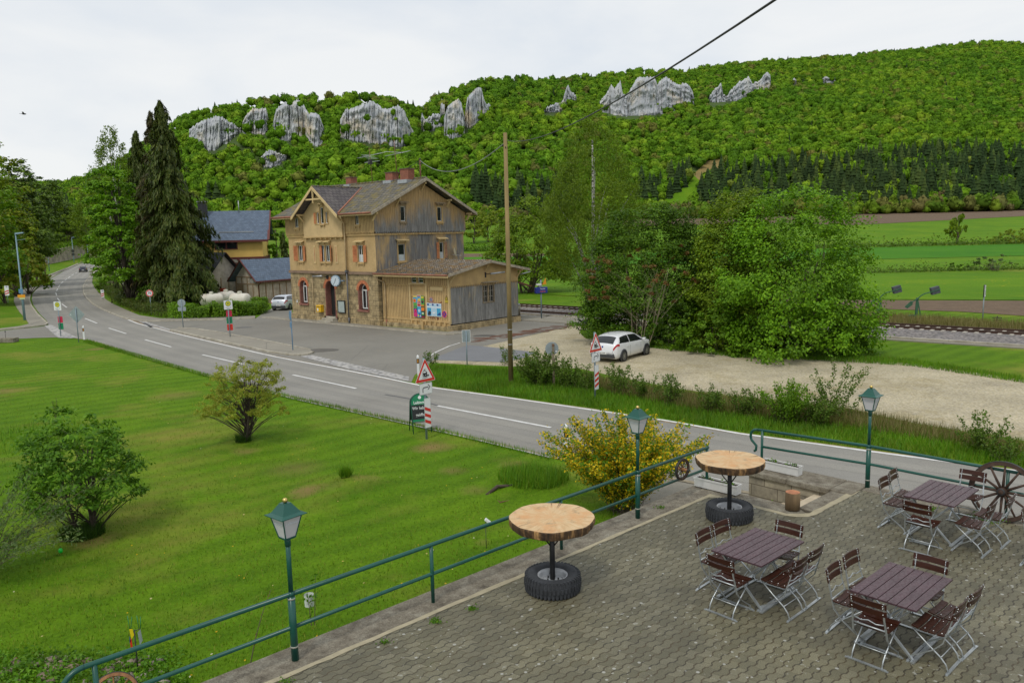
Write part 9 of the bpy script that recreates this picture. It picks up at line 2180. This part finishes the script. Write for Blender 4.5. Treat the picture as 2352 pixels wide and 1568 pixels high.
q = (33.0, 54.5, 0); o = thing('kilometre_post', 'thin grey post with a black and white number plate beside the track', 'kilometre post', q, math.radians(48)); post(o, 2.7, .04, SGREY, -.2); p = plate('number_plate', WHITE, o, rrect(.38, .80, .02, .0, 2.3), -.06, -.05); plate('plate_back', BLK, p, rrect(.40, .84, .02, 0, 2.3), -.049, .02)
text_part('7', .3, BLK, p, (0, -.0615, 2.5)); text_part('8', .3, BLK, p, (0, -.0615, 2.13)); b = MB(); b.box(-.17, .17, -.063, -.0602, 2.29, 2.31); b.build('rule', BLK, p)
for k, (P, lab) in enumerate([((34.2, 54.8), 'low dark double crossbar stand beside the kilometre post'), ((27.0, 60.6), 'low grey double crossbar stand left of the tensioners')]):
 o = thing('wire_guide', lab, 'wire guide', (*P, 0), 0, 'low crossbar stands by the track'); b = MB(); b.box(-.03, .03, -.03, .03, -.1, .48); b.build('post', IRON, o); b = MB(); b.box(-.32, .32, -.04, .04, .18, .24); b.box(-.32, .32, -.04, .04, .32, .38); b.build('crossbar', IRON, o)
# old wagon under the hornbeam
q = at(1352, 762); o = thing('old_cart', 'dark old cart half hidden under the hornbeam branches', 'cart', tuple(q), math.radians(15)); b = MB(); b.box(-.1, 1.6, .0, 1.0, .42, .75); b.box(.35, 1.5, .05, .95, .75, .80); b.bar((-.1, .5, .5), (-.6, .5, .9), .12, .12); b.build('body', BLACK, o)
for x, y in ((-.15, -.12), (1.2, -.12), (-.15, 1.1), (1.2, 1.1)):
 b = MB(); b.M = Matrix.Translation((x, y, .36)); b.lathe([(.30, -.04), (.36, -.04), (.36, .04), (.30, .04), (.30, -.04)], 22, axis='Y'); b.lathe([(0, -.08), (.07, -.08), (.07, .08), (0, .08)], 10, axis='Y')
 for k in range(8): t = k * .785; b.bar((0, 0, 0), (.31 * math.cos(t), 0, .31 * math.sin(t)), .04, .03, (0, 1, 0))
 b.build('wheel', BLACK, o)
# ================================================================== small garden things
q = at(1117, 1259); o = thing('garden_spotlight', 'small white solar spotlight on a thin stake on the lawn', 'garden light', tuple(q)); b = MB(); b.tube([(0, 0, -.05), (0, 0, .62)], .008, 6); b.build('stake', PLAST, o); b = MB(); b.M = Matrix.Translation((.03, 0, .66)) @ Matrix.Rotation(.7, 4, 'Y'); b.box(-.05, .10, -.045, .045, -.03, .03); b.build('head', WHITE, o, bevel=.012)
q = at(713, 1425); o = thing('paper_label', 'white paper label hanging on the sapling behind the railing', 'label', (q[0], q[1], .30)); b = MB(); b.lathe([(.085, 0), (.09, .22)], 14); b.build('sleeve', M_('paper_white', (.58, .62, .58), .7), o)
q = at(318, 1548); o = thing('garden_stake', 'dark garden stake with coloured metal leaves behind the railing', 'garden stake', (q[0], q[1], 0)); b = MB(); b.tube([(0, 0, -.1), (0, 0, .78)], .010, 6); b.tube([(0, 0, .76), (.09, 0, .79)], .007, 5); b.build('stake', IRON, o)
for m, P in ((YEL, [(-.05, .62), (-.0, .70), (-.02, .80), (-.07, .80)]), (RED, [(-.07, .45), (-.04, .46), (-.05, .66), (-.08, .60)]), (SGREY, [(.08, .52), (.13, .60), (.11, .80), (.06, .74)]), (SBLUE, [(-.085, .55), (-.06, .6), (-.08, .68)])): plate('leaf', m, o, [(x, z) for x, z in P], -.02, -.015)
b = MB()
for x0, x1, z in ((-.07, -.09, 1.02), (-.06, -.02, 1.0), (.08, .06, 1.02), (.10, .12, 1.0)): b.tube([(x0, 0, .78), (x1, 0, z)], .005, 5)
b.build('feeler', SGREEN, o)
q = at(139, 1264, .12); o = thing('easter_egg', 'bright green plastic egg hanging low in the willow twigs', 'egg', tuple(q)); b = MB(); b.sphere((0, 0, 0), .048, 14, (1, 1, 1.3)); b.build('shell', M_('egg_green', (.01, .45, .04), .3), o); b = MB(); b.tube([(0, 0, .06), (0, 0, .12)], .004, 4); b.build('cord', WIRE, o)
q = at(1178, 1140); o = thing('drain_grate', 'rusty drain grate in a hollow of the lawn', 'grate', (q[0], q[1], .02), .5); b = MB()
for k in range(12): b.box(-.55 + k * .1, -.53 + k * .1, -.32, .32, .0, .025)
for y in (-.32, .32, 0): b.box(-.57, .60, y - .015, y + .015, -.01, .03)
b.build('grid', RUST, o); b = MB(); b.box(-.6, .62, -.36, .36, -.3, -.015); b.build('pit', DARK, o); b = MB(); b.tube([(-.6, .4, 0), (-.2, .5, .16), (.25, .48, .10), (.65, .42, .02)], .05, 6); b.build('rim', BARK_DK, o)
q = at(14, 786); o = thing('stone_trough', 'low mossy stone trough at the left edge of the lawn', 'trough', tuple(q)); b = MB(); b.box(-.9, .75, -.35, .35, 0, .32); b.build('trough', COPING, o, bevel=.03); b = MB(); b.tube([(.0, 0, .3), (.02, 0, .75)], .012, 5); b.sphere((.02, 0, .8), .05, 8); b.build('stake_light', IRON, o)
# rubble at the lower left
rng = np.random.default_rng(21); V = []; F = []; iv, if_ = ico(1);
for k in range(80):
 c = at(rng.uniform(0, 380), rng.uniform(1508, 1590)); r = rng.uniform(.035, .10); d = iv * (r * rng.uniform(.7, 1.2, (len(iv), 1))) * [1.3, 1, .7]; F.append(if_ + sum(len(v) for v in V)); V.append(d + c + [0, 0, r * .3])
tag(np_mesh('rubble', np.vstack(V), np.vstack(F), gravel_mat('rubble_stone', [(.18, .19, .20), (.30, .26, .22), (.24, .16, .10), (.34, .33, .30)], 1.2, None, .2)), kind='stuff')
P = np.array([at(rng.uniform(-20, 420), rng.uniform(1505, 1600)) for _ in range(4000)]) + np.stack([rng.normal(size=4000) * .1, rng.normal(size=4000) * .1, np.abs(rng.normal(size=4000)) * .09], 1)
tag(leaf_part('rubble_weeds', P, rng.normal(size=(4000, 3)) + [0, 0, 1], .07, .045, LF['shrub'], None, rng), kind='stuff')
# ditch growth between the meadows
rng = np.random.default_rng(33)
def ditch(name, f0, x0, x1, n, h, L, mat, wd=1.2):
 P = []
 for x in rng.uniform(x0, x1, n): p = atT(x, f0(x)); P.append(p + [rng.normal() * wd, rng.normal() * wd, abs(rng.normal()) * h * (.4 + vnoise(x * .09, x * 0, 41))])
 P = np.array(P); tag(leaf_part(name, P, rng.normal(size=(n, 3)) + [0, -.3, .8], L, L * .6, mat, None, rng), kind='stuff')
ditch('ditch_growth', lambda x: hz(x) + 49, 1850, 2500, 2600, .9, .7, LF['weed'], 2.2); ditch('ditch_growth', lambda x: hz(x) + 108.5, 1850, 2500, 3600, .5, .3, LF['weed'], .9); ditch('ditch_growth', lambda x: 577, 1040, 1140, 1300, 1.1, .6, LF['dark'], 2)
# bird
q = atY(55, 262, 60); o = thing('bird', 'small dark bird high in the sky at the left', 'bird', tuple(q), .5); b = MB(); b.sphere((0, 0, 0), .07, 10, (2.2, .8, .8)); b.add([(.05, 0, .02), (-.08, 0, .02), (-.12, .38, .12), (-.02, .40, .12), (.05, 0, -.01), (-.08, 0, -.01)], [(0, 1, 2, 3), (4, 3, 2, 5), (0, 3, 4), (1, 5, 2)]); b.add([(.05, 0, .02), (-.08, 0, .02), (-.12, -.38, .10), (-.02, -.40, .10), (.05, 0, -.01), (-.08, 0, -.01)], [(3, 2, 1, 0), (5, 2, 3, 4), (4, 3, 0), (2, 5, 1)]); b.add([(-.12, 0, 0), (-.3, .06, 0), (-.3, -.06, 0), (-.12, 0, .03)], [(0, 1, 2), (3, 2, 1), (0, 3, 1), (0, 2, 3)]); b.build('body', BLACK, o)
